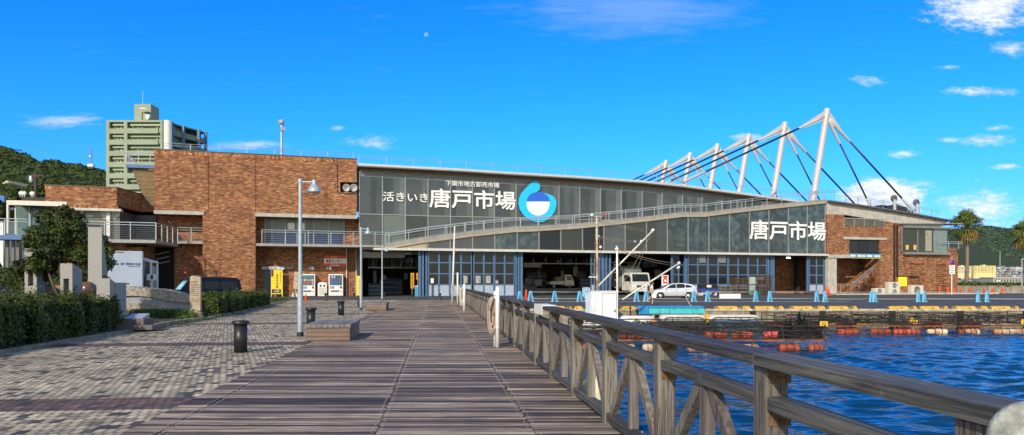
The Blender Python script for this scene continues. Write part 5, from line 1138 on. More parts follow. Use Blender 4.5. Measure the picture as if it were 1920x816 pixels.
# big shrub tree
sh = thing('shrub_tree', 'large dark layered evergreen shrub tree standing behind the granite blocks', 'tree', (X_(112,29),29,.05))
YS = 29.0; m = MB()
for (px0, px1, py1, r0) in ((150,100,470,.06),(140,160,480,.05),(118,80,480,.06),(62,50,500,.05),(128,112,430,.07)):
    p0_, p1_ = at(px0,575,YS), at(px1,py1,YS); mid_ = p0_.lerp(p1_,.5)+Vector((random.uniform(-.2,.2),random.uniform(-.2,.2),0)); m.path([p0_,mid_,p1_], [r0,r0*.75,r0*.4], 8)
    for _ in range(4): q = mid_.lerp(p1_,random.random()); m.path([q,q+Vector((random.uniform(-.7,.7),random.uniform(-.5,.5),random.uniform(.2,.7)))], [r0*.4,.01], 5)
m.build('trunk', TWIG, sh)
lob = [(112,412,.55,.38,0),(88,408,.4,.28,.1),(135,425,.5,.33,-.2),(75,438,.5,.35,.2),(112,440,.75,.40,-.2),(160,442,.5,.30,0),(185,450,.35,.22,.2),(60,455,.4,.3,0),(100,468,.75,.30,-.3),(150,478,.65,.33,0),(190,492,.45,.38,.3),(175,515,.5,.4,.1),(150,505,.4,.35,.5),(70,495,.5,.38,-.2),(45,505,.42,.40,0),(50,540,.42,.5,.1),(165,548,.4,.42,.6),(40,565,.4,.4,.1),(190,535,.35,.4,.3),(120,395,.3,.2,0),(145,405,.25,.2,.1),(28,520,.3,.35,.2),(95,495,.5,.3,.5),(80,515,.35,.3,.6),(205,470,.2,.18,.2)]
m = MB()
for px, py, rx, rz, dy_ in lob:
    n = int(2600*rx*rz/.25); c = np.array(at(px,py,YS+dy_)); d = RNG.normal(size=(n,3)); d /= np.linalg.norm(d,axis=1,keepdims=True)
    k = (.55+.5*RNG.random(n)**.6)*(1+.18*np.sin(d[:,0]*7+px)+.14*np.sin(d[:,2]*9+py)); P = c+d*k[:,None]*np.array([rx,rx*.9,rz]); m.leaves(P, d*.7+np.array([0,0,.5])+RNG.normal(size=(n,3))*.5, .052)
m.build('crown', SHRUB, sh)
# granite blocks
GRAN = pbr('granite', (.30,.295,.275), .75, var=.35, scale=28, bump=.25); GRANR = pbr('granite_rough', (.30,.27,.225), .9, var=.45, scale=9, bump=1.2, bscale=22); GRANG = pbr('granite_grey', (.24,.26,.29), .6, var=.3, scale=30)
def granite(px0, px1, yt, Y, dep, lab, win=None, slope=0.0, rz=.22):
    x0, x1 = X_(px0,Y), X_(px1,Y); wd, h = (x1-x0), Z_(yt,Y); t = thing('granite_block', lab, 'stone monument', (x0,Y,.05), rz); M = TR((x0,Y,0), rz); wd /= math.cos(rz)
    m = MB(M); sl = h-slope
    def slab(a, b_, z0, z1a, z1b=None, y0=0, y1=dep): m.add([(a,y0,z0),(b_,y0,z0),(b_,y1,z0),(a,y1,z0),(a,y0,z1a),(b_,y0,z1a),(b_,y1,z1b or z1a),(a,y1,z1b or z1a)],[(0,3,2,1),(4,5,6,7),(0,1,5,4),(1,2,6,5),(2,3,7,6),(3,0,4,7)])
    if win:
        a, b_, z0, z1 = win; slab(0,wd*a,.05,h,sl); slab(wd*b_,wd,.05,h,sl); slab(wd*a,wd*b_,.05,z0); slab(wd*a,wd*b_,z1,h,sl); m.build('block', GRAN, t)
        m = MB(M); m.box(wd*a+.001,.22,z0+.001,wd*b_-.001,.3,z1-.001); m.build('inset_panel', pbr('inset_granite', (.15,.145,.14), .4, var=.2, scale=20), t)
    else: slab(0,wd,.05,h,sl); m.build('block', GRAN, t)
    return t
granite(113,133,494,24.5,.95,'granite block with square niche and sloping top behind the front hedge',(.25,.72,1.15,1.75),.18)
granite(46,66,466,28.7,.8,'leftmost granite block with tall slot, partly swallowed by the shrub',(.28,.72,1.5,2.35),.15)
granite(181,203,522,24.2,.55,'lowest granite block with small niche beside the brown sphere',(.3,.85,.35,1.05),.12)
granite(165,188,426,26.8,.62,'tallest granite pillar with steeply raked back and a dark oval medallion',None,1.55)
m = MB(TR((X_(188,26.8),26.8,0),.22)); m.lathe((.02,.42,1.55), [(.34,-.03),(.34,.03),(.28,.05),(0,.05)], 22, (1,0,0)); tag(m.build('oval_medallion', pbr('medallion_dark', (.035,.035,.04), .5, var=.3, scale=9)), 'dark oval relief medallion on the side of the tallest granite pillar', 'medallion')
m = MB(); m.bbox(X_(204,24.8),24.8,.05,X_(217,24.8),25.5,Z_(530,24.8),.02); tag(m.build('grey_pedestal', GRANG), 'grey polished granite pedestal right of the lowest block', 'pedestal')
m = MB(); Ysp = 26.5; cz = Z_(543.5,Ysp); cx = X_(164,Ysp); rad = 16*Ysp/FPX; m.lathe((cx,Ysp,cz), [(rad*math.sin(math.pi*k/18), -rad*math.cos(math.pi*k/18)) for k in range(1,18)], 28); tag(m.build('granite_sphere', pbr('polished_brown_granite', (.115,.065,.05), .16, var=.4, scale=26)), 'polished brown granite sphere resting on a stone block', 'sphere')
m = MB(); m.bbox(X_(147,26.2),26.2,.05,X_(181,26.2),27,cz-rad*.985,.02); tag(m.build('sphere_pedestal', GRANG), 'low grey stone block carrying the brown granite sphere', 'pedestal')
m = MB(); q = gp(240,618,.06); m.bbox(q.x-.55,q.y,.05,q.x+.80,q.y+1.0,.20,.02); m.bbox(q.x-.40,q.y+.2,.201,q.x+.42,q.y+.95,.40,.02); t = m.build('plaque_base', pbr('plinth_stone', (.13,.115,.105), .75, var=.25, scale=12)); tag(t, 'stepped stone base with tilted white plaque beside the front hedge', 'plaque')
m = MB(); m.add([(q.x-.3,q.y+.28,.404),(q.x+.3,q.y+.28,.404),(q.x+.3,q.y+.85,.56),(q.x-.3,q.y+.85,.56),(q.x-.3,q.y+.85,.402),(q.x+.3,q.y+.85,.402)],[(0,1,2,3),(0,4,5,1),(1,5,2),(0,3,4),(2,5,4,3)]); m.build('plaque', pbr('plaque_pale', (.36,.38,.42), .3), t)
# rough stone wall with a polished wave band
wl = thing('stone_wall', 'rough split granite wall with a smooth grey wave shaped band', 'stone wall', (X_(290,34.5),34.5,.05))
def wavez(px): return interp([(205,556),(217,557),(240,555),(262,554.5),(290,558),(315,563),(345,567),(360,568)], px)
top_ = [(206,543),(214,538.5),(232,537.5),(258,538.5),(285,541.5),(312,543.5),(322,545.5),(345,553),(358,556)]
Yw = 34.5
def zz(p): return Z_(p[1],Yw)
m = MB(); xs = np.linspace(206,358,40); f = []
tp2 = [(X_(a,Yw),Z_(interp(top_,a)+random.uniform(-.9,.9),Yw)) for a in xs]; wv1 = [(X_(a,Yw),Z_(wavez(a)+random.uniform(-.3,.3),Yw)) for a in xs]
m.prism(tp2+wv1[::-1], Yw-.18, Yw+.7); m.build('upper_course', GRANR, wl)
wv2 = [(X_(a,Yw),Z_(wavez(a)+14+(2 if a > 330 else 0),Yw)) for a in xs]
m = MB(); m.prism([(x,z-.004) for x,z in wv1]+[(x,z+.004) for x,z in wv2[::-1]], Yw-.05, Yw+.65); m.build('wave_band', GRANG, wl)
m = MB(); m.prism(wv2+[(X_(358,Yw),.05),(X_(206,Yw),.05)], Yw-.2, Yw+.7); m.build('lower_course', GRANR, wl)
st_ = thing('inscribed_stone', 'upright tan stone slab with engraved text at the hedge end', 'stone monument', (X_(367,33),33,.05), .25); M = TR((X_(355.5,33),33,0),.25)
WM[st_.name] = TR((X_(367,33),33,.05),.25)
m = MB(M); TAN = pbr('tan_stone', (.42,.345,.245), .85, var=.28, scale=7, bump=.5); h_ = Z_(517,33); m.add([(0,0,.3),(.44,0,.3),(.46,.36,.3),(0,.36,.3),(.01,0,h_-.06),(.10,0,h_),(.40,.0,h_+.01),(.45,0,h_-.08),(.44,.34,h_-.03),(.03,.34,h_-.02)],[(0,3,2,1),(0,1,7,6,5,4),(1,2,8,7),(2,3,9,8),(3,0,4,9),(4,5,6,7,8,9)]); m.build('slab', TAN, st_)
m = MB(M); m.bbox(-.03,-.06,.05,.53,.44,.3,.03); m.build('base', pbr('base_stone', (.22,.17,.12), .9, var=.4, scale=6, bump=.6), st_)
m = MB(M)
for k in range(11):
    z = h_-.30-k*.085
    if k in (8,): continue
    x_ = .06; 
    while x_ < (.40 if k else .38): w_ = random.uniform(.015,.035); m.box(x_,-.004,z,x_+w_,.0015,z+(.05 if k == 0 else .028)); x_ += w_+.012
m.build('engraving', pbr('engraving_dark', (.05,.04,.03), .9), st_)
# grass tufts and lawn
def turf(name, lab, n, fx, size, mat=GRASSM, hh=.3):
    m = MB(); P = np.array([fx() for _ in range(n)]); az = RNG.uniform(0,6.283,n); Nn = np.stack([np.cos(az),np.sin(az),np.full(n,.15)],1); r = P.copy(); r[:,2] += RNG.uniform(.02,hh,n); m.leaves(r, Nn, size, asp=.16); o = m.build(name, mat, loc=tuple(P[0])); return tag(o, lab, 'grass', kind='stuff')
def inb(a, b_): return lambda: (random.uniform(a[0],b_[0]), random.uniform(a[1],b_[1]), .05)
turf('grass_patch', 'long green grass growing at the foot of the rough stone wall', 2600, inb((-17.2,32.4),(-14.0,34.2)), .10, hh=.35)
gbed([(-24,62.2),(-19.7,62.2),(-20.6,66),(-22.5,68.3),(-31,68.3),(-31,62.2)], .03, 'lawn_soil', SOIL)
turf('lawn', 'small rough lawn before the entrance banner and orange cone', 6500, lambda: (random.uniform(-31,-20.3), random.uniform(62.3,67.6), .03), .13, hh=.22)
turf('weeds', 'scattered weeds sprouting along the stone kerb', 260, lambda: (random.choice([-13.3,-13.0,-12.6])+random.uniform(-.2,.2), random.uniform(25.5,33), .03), .07, hh=.25)
# ------------------------------------------------------------------ things along the brick block and the hall front
def HT(name, lab, cat, u, v, z=GZ, group=None): return thing(name, lab, cat, HM @ Vector((u,v,z)), TH, group)
vs_ = VRC-.5
def fb_(px0, px1, py0, py1, v): u0, z1 = FP(px0,py0,v); u1, z0 = FP(px1,py1,v); return u0, u1, z0, z1
# entrance name board, banner, red sign
u0,u1,z0,z1 = fb_(491,533,500,505.5,VRC-.6); t = HT('name_board','pale strip sign reading food centre entrance above the grey door','sign',(u0+u1)/2,VRC-.6,z0)
m = HB(); m.box(u0,VRC-.65,z0,u1,VRC-.02,z1); m.build('board', pbr('board_grey', (.50,.54,.62), .5), t)
m = HB(); text(m,'食品センター入口',u0+.35,z0+.06,u1-.9,z1-.06,VRC-.652,.02,.012); m.build('lettering', pbr('ink', (.02,.02,.03), .6), t)
m = HB(); a0,a1,b0,b1 = fb_(533.2,549,500,505,VRC-.3); m.box(a0,VRC-.4,b0,a1,VRC-.02,b1); m.build('end_plate', pbr('plate_khaki', (.30,.28,.22), .7), t)
u0,u1,z0,z1 = fb_(508.5,530,506,551.5,VRC-.9); t = HT('banner_sign','tall yellow souvenir shop banner with black entrance panel at its foot','banner',(u0+u1)/2,VRC-.9,GZ)
m = HB(); m.box(u0,VRC-.95,z0,u1,VRC-.90,z1); bp_ = m.build('panel', YEL, t)
m = HB(); hh = (z1-z0); text(m,'お\nみ\nや\nげ\n処',u0+(u1-u0)*.42,z0+hh*.25,u0+(u1-u0)*.62,z1-hh*.18,-0+VRC-.952,.012,.03); marks(m,u0+(u1-u0)*.78,z0+hh*.45,u0+(u1-u0)*.86,z1-hh*.06,VRC-.952,6,True); m.build('lettering', MATS['ink'], bp_)
m = HB(); m.box(u0+.08,VRC-.965,z0+.12,u1-.2,VRC-.951,z0+hh*.2); bk = m.build('entry_panel', BLACK, bp_); m = HB(); text(m,'入口',u0+.3,z0+.22,u1-.42,z0+hh*.185,VRC-.966,.012,.03); m.build('lettering', WHITE, bp_)
m = HB(); m.box(u0,VRC-.962,z0+hh*.72,u0+(u1-u0)*.2,VRC-.951,z1); m.build('red_strip', pbr('strip_maroon', (.16,.02,.03), .5), bp_)
m = HB(); m.tube((u0+.02,VRC-.88,GZ),(u0+.02,VRC-.88,z1),.05); m.tube((u1-.02,VRC-.88,GZ),(u1-.02,VRC-.88,z1),.05); m.build('frame', WHITED, t)
u0,u1,z0,z1 = fb_(607.5,649,480,500,VRC-.1); t = HT('shop_sign','red and white food centre sign board on the recessed brick wall','sign',(u0+u1)/2,VRC-.1,z0)
m = HB(); m.box(u0,VRC-.16,z0,u1,VRC-.003,z1); m.build('board', pbr('sign_red', (.82,.06,.025), .5, var=.04), t); hz = z1-z0
m = HB(); m.box(u0,VRC-.172,z0+hz*.30,u1,VRC-.161,z0+hz*.74); m.build('white_band', WHITE, t)
m = HB(); text(m,'食品センター',u0+.22,z0+hz*.38,u1-.5,z0+hz*.68,VRC-.174,.012,.03); m.build('lettering', pbr('ink_brown', (.14,.02,.015), .6), t)
m = HB(); text(m,'Karato Market',u0+.8,z0+hz*.05,u1-.8,z0+hz*.22,VRC-.164,.012,.02); m.build('lettering', WHITE, t)
m = HB(); marks(m,u0+.75,z0+hz*.80,u1-1.0,z0+hz*.96,VRC-.164,8); m.build('lettering', YEL, t)
for px, lab in ((579,'pale notice box on the brick wall above the left vending machine'),(612,'pale notice box on the brick wall under the red sign')):
    u0,u1,z0,z1 = fb_(px,px+3,501,506,VRC); t = HT('notice_box',lab,'notice box',u0,VRC-.1,z0); m = HB(); m.box(u0,VRC-.15,z0,u1,VRC-.003,z1); m.build('box', CREAM, t); m = HB(); m.box(u1+.1,VRC-.14,z0,u1+.38,VRC-.003,z1+.05); m.box(u1+.17,VRC-.143,z0+.1,u1+.3,VRC-.1401,z1-.12); m.build('plate', WHITE, t)
# vending machines
def vend(px0, px1, yt, lab, kinds):
    v = VRC-1.0; u0, u1 = FU(px0,v), FU(px1,v); z1 = FZ(px0,yt,v); t = HT('vending_machine',lab,'vending machine',(u0+u1)/2,v); W_ = u1-u0; H_ = z1-GZ
    m = HB(); m.bbox(u0,v,GZ+.1,u1,v+.85,z1,.03); m.build('cabinet', WHITE, t)
    m = HB(); m.box(u0+.05,v+.05,GZ,u1-.05,v+.8,GZ+.1); m.build('foot', BLACK, t)
    m = HB(); m.box(u0+W_*.06,v-.012,GZ+H_*.50,u1-W_*.08,v-.001,GZ+H_*.95); wn = m.build('display_window', pbr('display_blue', (.06,.14,.22), .15), t)
    rg = random.Random(px0); cans = [pbr('can_'+n, c, .4) for n, c in (('red',(.5,.04,.05)),('blue',(.03,.16,.5)),('green',(.05,.30,.10)),('white',(.7,.7,.7)),('dark',(.05,.05,.06)),('amber',(.55,.32,.05)))]
    for r in range(3):
        m = HB(); 
        for k in range(9): m.cur = rg.choice(kinds[r]); zc_ = GZ+H_*(.55+.14*r); uu = u0+W_*(.10+.086*k); m.box(uu,v-.024,zc_,uu+W_*.062,v-.0121,zc_+H_*.085)
        m.build('drinks_row', cans, wn)
    m = HB(); m.box(u0+W_*.15,v-.01,GZ+H_*.20,u1-W_*.28,v-.001,GZ+H_*.28); m.build('dispensing_slot', pbr('slot_grey', (.12,.15,.2), .4), t)
    m = HB(); m.box(u1-W_*.22,v-.01,GZ+H_*.36,u1-W_*.1,v-.001,GZ+H_*.46); m.box(u1-W_*.18,v-.01,GZ+H_*.2,u1-W_*.12,v-.001,GZ+H_*.25); m.build('coin_panel', BLACK, t)
    m = HB(); m.box(u0+W_*.06,v-.008,GZ+H_*.34,u0+W_*.24,v-.001,GZ+H_*.46); m.build('sticker', pbr('sticker_orange', (.55,.30,.12), .5), t)
    m = HB(); m.box(u0+W_*.25,v-.008,GZ+H_*.35,u0+W_*.38,v-.001,GZ+H_*.46); m.build('sticker', pbr('sticker_blue', (.04,.25,.5), .5), t)
vend(565,591,514,'white drinks vending machine left of the recycling bin, partly behind the lamp post',([3,0,2],[0,3,5],[2,2,1]))
vend(616.5,643.5,514,'white drinks vending machine with blue drink rows under the red sign',([1,1,4],[0,1,4],[1,3,4]))
u0,u1,z0,z1 = fb_(596,613,529.5,553,VRC-1); t = HT('recycling_bin','white rounded recycling bin between the two vending machines','recycling bin',(u0+u1)/2,VRC-1)
m = HB(); r_ = .25; m.prism([(u0,GZ+.06),(u1,GZ+.06),(u1,z1-r_),(u1-.07,z1-.08),(u1-r_,z1),(u0+r_,z1),(u0+.07,z1-.08),(u0,z1-r_)], VRC-1, VRC-.3); m.build('body', WHITE, t)
m = HB(); 
for k in (0,1): uu = u0+.2+k*.42; m.lathe((uu+.12,VRC-1.0,z1-.42), [(.13,-.0),(.13,.012)], 14, (0,-1,0))
m.build('bin_hole', pbr('hole_brown', (.06,.035,.02), .6), t); m = HB(); m.box(u0+.1,VRC-1.01,GZ+.2,u1-.1,VRC-1.001,z1-.62); m.build('front_panel', pbr('bin_grey', (.55,.55,.52), .5), t)
m = HB()
for (a,b_,c_,d_) in ((550.5,563,509.5,518),(550.5,562,518.8,527)): 
    u0,u1,z0,z1 = fb_(a,b_,c_,d_,VRC-.75); cx_, cz_ = (u0+u1)/2,(z0+z1)/2; m.prism([(cx_+(u1-u0)/2*max(-.9,min(.9,1.25*math.cos(q))), cz_+(z1-z0)/2*max(-.95,min(.95,1.2*math.sin(q)))) for q in [6.2832*k/20 for k in range(20)]], VRC-.8, VRC-.75)
t = HT('picture_panel','tan picture panels on a stand left of the first vending machine','display panel',FU(556,VRC-.8),VRC-.8); m.build('round_panel', pbr('panel_tan', (.50,.38,.24), .6, var=.3, scale=6), t)
m = HB(); u0,u1,z0,z1 = fb_(550,560.5,528,542,VRC-.8); m.box(u0,VRC-.8,z0,u1,VRC-.75,z1); m.build('square_panel', MATS['panel_tan'], t)
m = HB(); m.box(u0+.2,VRC-.74,GZ,u0+.28,VRC-.68,FZ(555,510,VRC-.8)); m.box(u1-.1,VRC-.74,GZ,u1-.02,VRC-.68,FZ(555,510,VRC-.8)); m.build('stand', GALV, t)
for px, lab in ((549,'squat cream weight block at the foot of the picture panels'),(556.5,'squat cream weight block nearest the left vending machine')):
    m = HB(); u0,u1,z0,z1 = fb_(px-2.2,px+2.2,549,555,VRC-1.2); m.prism([(u0,GZ),(u1,GZ),(u1-.08,z1),(u0+.08,z1)], VRC-1.3, VRC-.95); tag(m.build('weight_block', CREAM), lab, 'weight', 'weights by the picture panels')
def cone(px, Y, lab, hgt=.7, first=[None], group='red traffic cones', z=-.02):
    X = X_(px,Y)
    if first[0]: return copy_thing(first[0], (X,Y,z), label=lab, scale=(hgt/.7,)*3, group=group)
    t = thing('traffic_cone', lab, 'traffic cone', (X,Y,z), 0, group); m = MB(); m.lathe((X,Y,z+.03), [(.16,0),(.05,.55),(.035,.67),(0,.68)], 14); m.build('cone', pbr('cone_red', (.75,.085,.02), .5, var=.05), t)
    m = MB(); m.box(X-.19,Y-.19,z,X+.19,Y+.19,z+.035); m.build('foot', pbr('cone_foot', (.55,.06,.02), .6), t); first[0] = t; return t
cone(573.5,67.0,'red cone standing on the little lawn before the vending machines')
cone(1548.5,98,'red cone at the column beside the last blue door',1.25); cone(1554,99,'second red cone just right of the one by the last blue door',1.1)
for px, Y, lab in ((1762,110,'red cone under the lattice opening near the parking sign'),(1777,110,'red cone left of the parking sign pole'),(1788.5,109,'red cone directly behind the parking sign pole'),(1801.5,115,'red cone at the planter wall left of the palm'),(1819.5,115,'red cone at the planter wall below the palm trunk'),(1845.5,114,'red cone at the planter wall behind the last barrier stand'),(1861.5,113.5,'red cone at the planter wall below the flag pole'),(1879,113.5,'red cone at the planter wall, the one farthest to the right')): cone(px,Y,lab,1.05)
cone(986.5,75,'slim red cone post in front of the kei truck opening',1.0)
# yellow notice post
YB_ = 49.0; X = X_(672.5,YB_); t = thing('banner_post','narrow yellow banner on a black stand beside the second lamp post','banner',(X,YB_,0))
m = MB(); m.box(X-.11,YB_-.02,Z_(554,YB_),X+.13,YB_+.02,Z_(517.5,YB_)); m.build('banner', YEL, t)
m = MB(); z0, z1 = Z_(551,YB_), Z_(520,YB_); marks(m,X-.02,z0,X+.09,z1,YB_-.021,9,True,.004); m.build('lettering', pbr('ink_red', (.35,.05,.02), .6), t)
m = MB(); m.box(X-.07,YB_-.1,-.01,X+.13,YB_+.1,Z_(554,YB_)-.003); m.build('stand', BLACK, t)
# hall mouth: yellow banners, blue bin
for a, b_, c_, d_, lab in ((770,776.5,512,541,'tall amber vertical banner in the dark hall opening'),(780.5,786.5,512,524.5,'short amber vertical banner beside the folded blue doors')):
    u0,u1,z0,z1 = fb_(a,b_,c_,d_,3); t = HT('hall_banner',lab,'banner',(u0+u1)/2,3); m = HB(); m.box(u0,3,z0,u1,3.06,z1); m.build('panel', pbr('amber', (.62,.33,.02), .5, var=.2, scale=4), t); m = HB(); n_ = 6 if d_ > 530 else 3; marks(m,u0+.12,z0+.15,u1-.12,z1-.15,2.998,n_,True); m.build('lettering', MATS['ink'], t); m = HB(); m.tube((u0+.2,3.1,GZ),(u0+.2,3.1,z1),.04); m.build('pole', GALV, t)
u0,u1,z0,z1 = fb_(779,787,536,556,1.2); t = HT('waste_bin','tall pale blue waste bin by the folded blue doors','waste bin',(u0+u1)/2,1.2); m = HB(); m.bbox(u0,1.2,GZ,u1,1.8,z1-.12,.05); m.build('body', pbr('bin_blue', (.10,.32,.55), .5), t); m = HB(); m.bbox(u0-.03,1.17,z1-.119,u1+.03,1.83,z1,.04); m.build('lid', WHITED, t)
for px, lab in ((810,'small white notice pasted on a stand before the first blue door leaf'),):
    u0,u1,z0,z1 = fb_(px-2.5,px+3,522,531,.1); t = HT('notice_stand',lab,'notice',u0,.1); m = HB(); m.box(u0,.05,z0,u1,.09,z1); m.build('notice', WHITE, t); m = HB(); m.tube(((u0+u1)/2,.12,GZ),((u0+u1)/2,.12,z1),.07); m.build('post', pbr('post_brown', (.09,.07,.06), .8), t)
# interior clutter of the hall
rgc = random.Random(5)
for k, (px, v, w_, hz, c, lab) in enumerate(((702,8,1.6,1.6,(.05,.07,.10),'dark stacked bin just inside the left hall opening'),(726,14,2.2,2.4,(.03,.08,.20),'blue storage cabinet deep inside the left hall opening'),(745,15,1.4,2.2,(.10,.12,.14),'grey shelf cabinet deep inside the left hall opening'),(993,14,2.4,1.2,(.20,.21,.22),'pale crates on the loading platform left of the kei truck'),(1006,18,3.2,2.4,(.06,.06,.07),'dark storage rack behind the kei truck'),(1098,13,1.8,1.6,(.05,.09,.16),'blue bin on the loading platform right of the kei truck'),(1090,17,1.5,2.6,(.12,.12,.12),'grey steel locker at the back right of the loading platform'))):
    z = .85 if px > 980 else GZ; u = FU(px,v); t = HT('storage_cabinet',lab,'storage',u,v,z); m = HB(); m.bbox(u-w_/2,v,z,u+w_/2,v+1,z+hz,.04); m.build('body', pbr('clutter%d' % k, c, .6, var=.3, scale=2), t); m = HB()
    for q in range(3): m.box(u-w_/2+.08,v-.02,z+hz*(.1+.3*q),u+w_/2-.08,v-.001,z+hz*(.1+.3*q)+.18)
    m.build('drawer', pbr('clutter_pale', (.22,.22,.21), .6, var=.4, scale=3), t)
def acunit(px0, px1, yt, yb, v, lab, fans=1, zb=None):
    u0,u1,z0,z1 = fb_(px0,px1,yt,yb,v); z0 = zb if zb is not None else z0; t = HT('air_conditioner',lab,'air conditioner',(u0+u1)/2,v,z0)
    m = HB(); m.bbox(u0,v,z0+.1,u1,v+.8,z1,.04); m.build('casing', pbr('ac_cream', (.55,.53,.46), .5, var=.1), t)
    m = HB(); m.box(u0+.1,v+.05,z0,u0+.35,v+.7,z0+.1); m.box(u1-.35,v+.05,z0,u1-.1,v+.7,z0+.1); m.build('foot', CONCD, t)
    for k in range(fans):
        zc_ = z0+.1+(z1-z0-.1)*(k+.5)/fans; uu = u0+(u1-u0)*(.44 if fans == 1 else .5); r_ = min((u1-u0),(z1-z0)/fans)*.38
        m = HB(); m.lathe((uu,v,zc_), [(r_,-.01),(r_,.02),(r_*.9,.03),(r_*.9,.005),(0,.004)], 20, (0,-1,0)); g_ = m.build('fan_grille', pbr('grille_dark', (.10,.10,.095), .6), t)
        m = HB()
        for rr in (.3,.6,.85): m.path([(uu+r_*rr*math.cos(q),v-.035,zc_+r_*rr*math.sin(q)) for q in [6.2832*i/16 for i in range(17)]], .018, 5)
        m.box(uu-.06,v-.05,zc_-.06,uu+.06,v-.036,zc_+.06); m.build('fan_guard', pbr('guard_pale', (.42,.41,.36), .5), g_)
acunit(1641,1660,540.5,554.5,-.9,'small low air conditioner unit at the foot of the brick stair',1); acunit(1667,1688,529,555,-.95,'tall twin fan air conditioner unit beside the yellow notice',2); acunit(1710,1732,535,554,-.9,'square air conditioner unit in front of the lattice opening',1)
u, z = FP(770,488,10); acunit(762,775,484,494,10,'air conditioner hanging high in the dark left hall opening',1)
u0,u1,z0,z1 = fb_(1684.5,1700.5,519.5,537,-.3); t = HT('yellow_notice','bright yellow notice board on the annex wall above the air conditioners','notice',(u0+u1)/2,-.3,z0); m = HB(); m.box(u0,-.3,z0,u1,-.25,z1); m.build('board', pbr('notice_yellow', (.85,.75,.03), .5, var=.03), t)
m = HB()
for k in range(5): uu = u0+.25+k*.2; m.box(uu+.02,-.305,z0+.25+.1*(k%2),uu+.055,-.3001,z1-.25-.12*(k%3))
m.build('text_lines', MATS['ink'], t)
YP_ = 104.0; X = X_(1784.5,YP_); t = thing('no_parking_sign','round blue and red no parking sign with a white plate on a pole','road sign',(X,YP_,-.02))
m = MB(); m.tube((X,YP_,-.02),(X,YP_,Z_(485,YP_)),.06,n=8); m.build('pole', WHITE, t); zc_ = Z_(491.5,YP_); r_ = 5.6*YP_/FPX
m = MB(); m.lathe((X,YP_-.08,zc_), [(r_,0),(r_,.03),(0,.031)], 24, (0,-1,0)); d_ = m.build('disc', RED, t)
m = MB(); m.lathe((X,YP_-.112,zc_), [(r_*.76,0),(r_*.76,.006),(0,.0061)], 24, (0,-1,0)); m.build('blue_field', pbr('sign_deep_blue', (.03,.06,.42), .4), d_)
m = MB(); m.beam((X-r_*.6,YP_-.122,zc_+r_*.6),(X+r_*.6,YP_-.122,zc_-r_*.6),.006,r_*.2,up=(0,1,0)); m.M=None; m.build('red_bar', RED, d_)
m = MB(); m.box(X-5.3*YP_/FPX,YP_-.1,Z_(514,YP_),X+5.3*YP_/FPX,YP_-.065,Z_(497.5,YP_)); pl_ = m.build('plate', pbr('plate_white', (.62,.70,.68), .5), t)
m = MB()
for k in range(4): m.box(X-.32,YP_-.106,Z_(500+3.6*k,YP_)-.06,X+.30-.1*(k%2),YP_-.1001,Z_(500+3.6*k,YP_))
m.build('text_lines', MATS['ink'], pl_)
# sidewalk kerb in front of the annex
m = HB(); m.box(FU(1572,-3),-3.2,-.02,FU(1800,-3),-.12,.10); struct(m.build('sidewalk', pbr('sidewalk_concrete', (.33,.30,.25), .85, var=.25, scale=2), loc=(45,100,-.02)))
m = HB()
for k in range(30): a = FU(1566,-3)+k*.98; m.box(a,-3.45,-.02,a+.95,-3.201,.14)
struct(m.build('kerb_annex', pbr('kerb_white', (.50,.47,.40), .85, var=.2, scale=2), loc=(45,100,-.02)))
m = MB(); m.box(X_(1740,78),77.9,-.019,X_(2050,78),78.1,-.012); m.box(X_(965,62.5),64.5,-.019,X_(1600,64),64.66,-.012); struct(m.build('road_marking', pbr('road_paint', (.55,.55,.52), .8, var=.3, scale=5), loc=(30,70,-.019)))
# pallets and crates in front of the closed doors
PALW = plankmat('pallet_wood', (.055,.036,.022), (.15,.10,.058), 0, .35); PALG = pbr('pallet_green', (.03,.22,.07), .6); PALB = pbr('crate_blue', (.03,.06,.28), .5); 
def pallet_proto(mat, wd, nm):
    t = HT(nm, 'x', 'pallet', 0, -50, 0); m = HB(); h = .15
    for k in range(5): m.tint = random.random(); y = -50+(wd*.8)*k/4.6; m.box(-wd/2,y,.115,wd/2,y+.13,.145); 
    for k in range(3): x = -wd/2+.02+(wd-.14)*k/2; m.tint = random.random(); m.box(x,-50,.03,x+.10,-50+wd*.87+.12,.114)
    m.tint = random.random(); m.box(-wd/2,-50.001,0,wd/2,-49.88,.029); m.box(-wd/2,-50+wd*.75,0,wd/2,-50+wd*.75+.12,.029); m.build('deck_boards', mat, t); return t
protoW, protoG = pallet_proto(PALW,1.55,'wooden_pallet'), pallet_proto(PALG,1.5,'plastic_pallet'); ordn = ['bottom','second','third','fourth','fifth','sixth','seventh','eighth','ninth','tenth','eleventh','twelfth','thirteenth','fourteenth','fifteenth','sixteenth','seventeenth','eighteenth','nineteenth']
def stack(px, v, n, pitch, where, proto, kind, used=[0], wide=1.0, z0=GZ):
    for k in range(n):
        w_ = HM @ Vector((FU(px,v)+random.uniform(-.06,.06), v, z0+k*pitch)); nth = ordn[k] if k == 0 else ordn[k]+' from the bottom'
        if n > 1 and k == n-1: nth = 'topmost'
        c = copy_thing(proto, w_, TH+random.uniform(-.04,.04), f'{kind} pallet, {nth} of the {where}', f'{kind} pallets before the hall doors', scale=(wide,1,1))
stack(1362,-3.2,7,.19,'low stack behind white board',protoW,'brown wooden',wide=1.35); stack(1393,-3.0,13,.185,'high stack behind white board',protoW,'brown wooden',wide=1.3)
stack(1417,-3.4,3,.24,'short stack beside boards',protoG,'green plastic',wide=1.0); stack(1438,-3.0,14,.195,'tallest stack by doorway',protoW,'brown wooden',wide=1.15)
stack(1526,-1.2,3,.19,'low stack inside doorway',protoW,'brown wooden')
for p_ in (protoW, protoG):
    for c in kids(p_): bpy.data.objects.remove(c)
    bpy.data.objects.remove(p_)
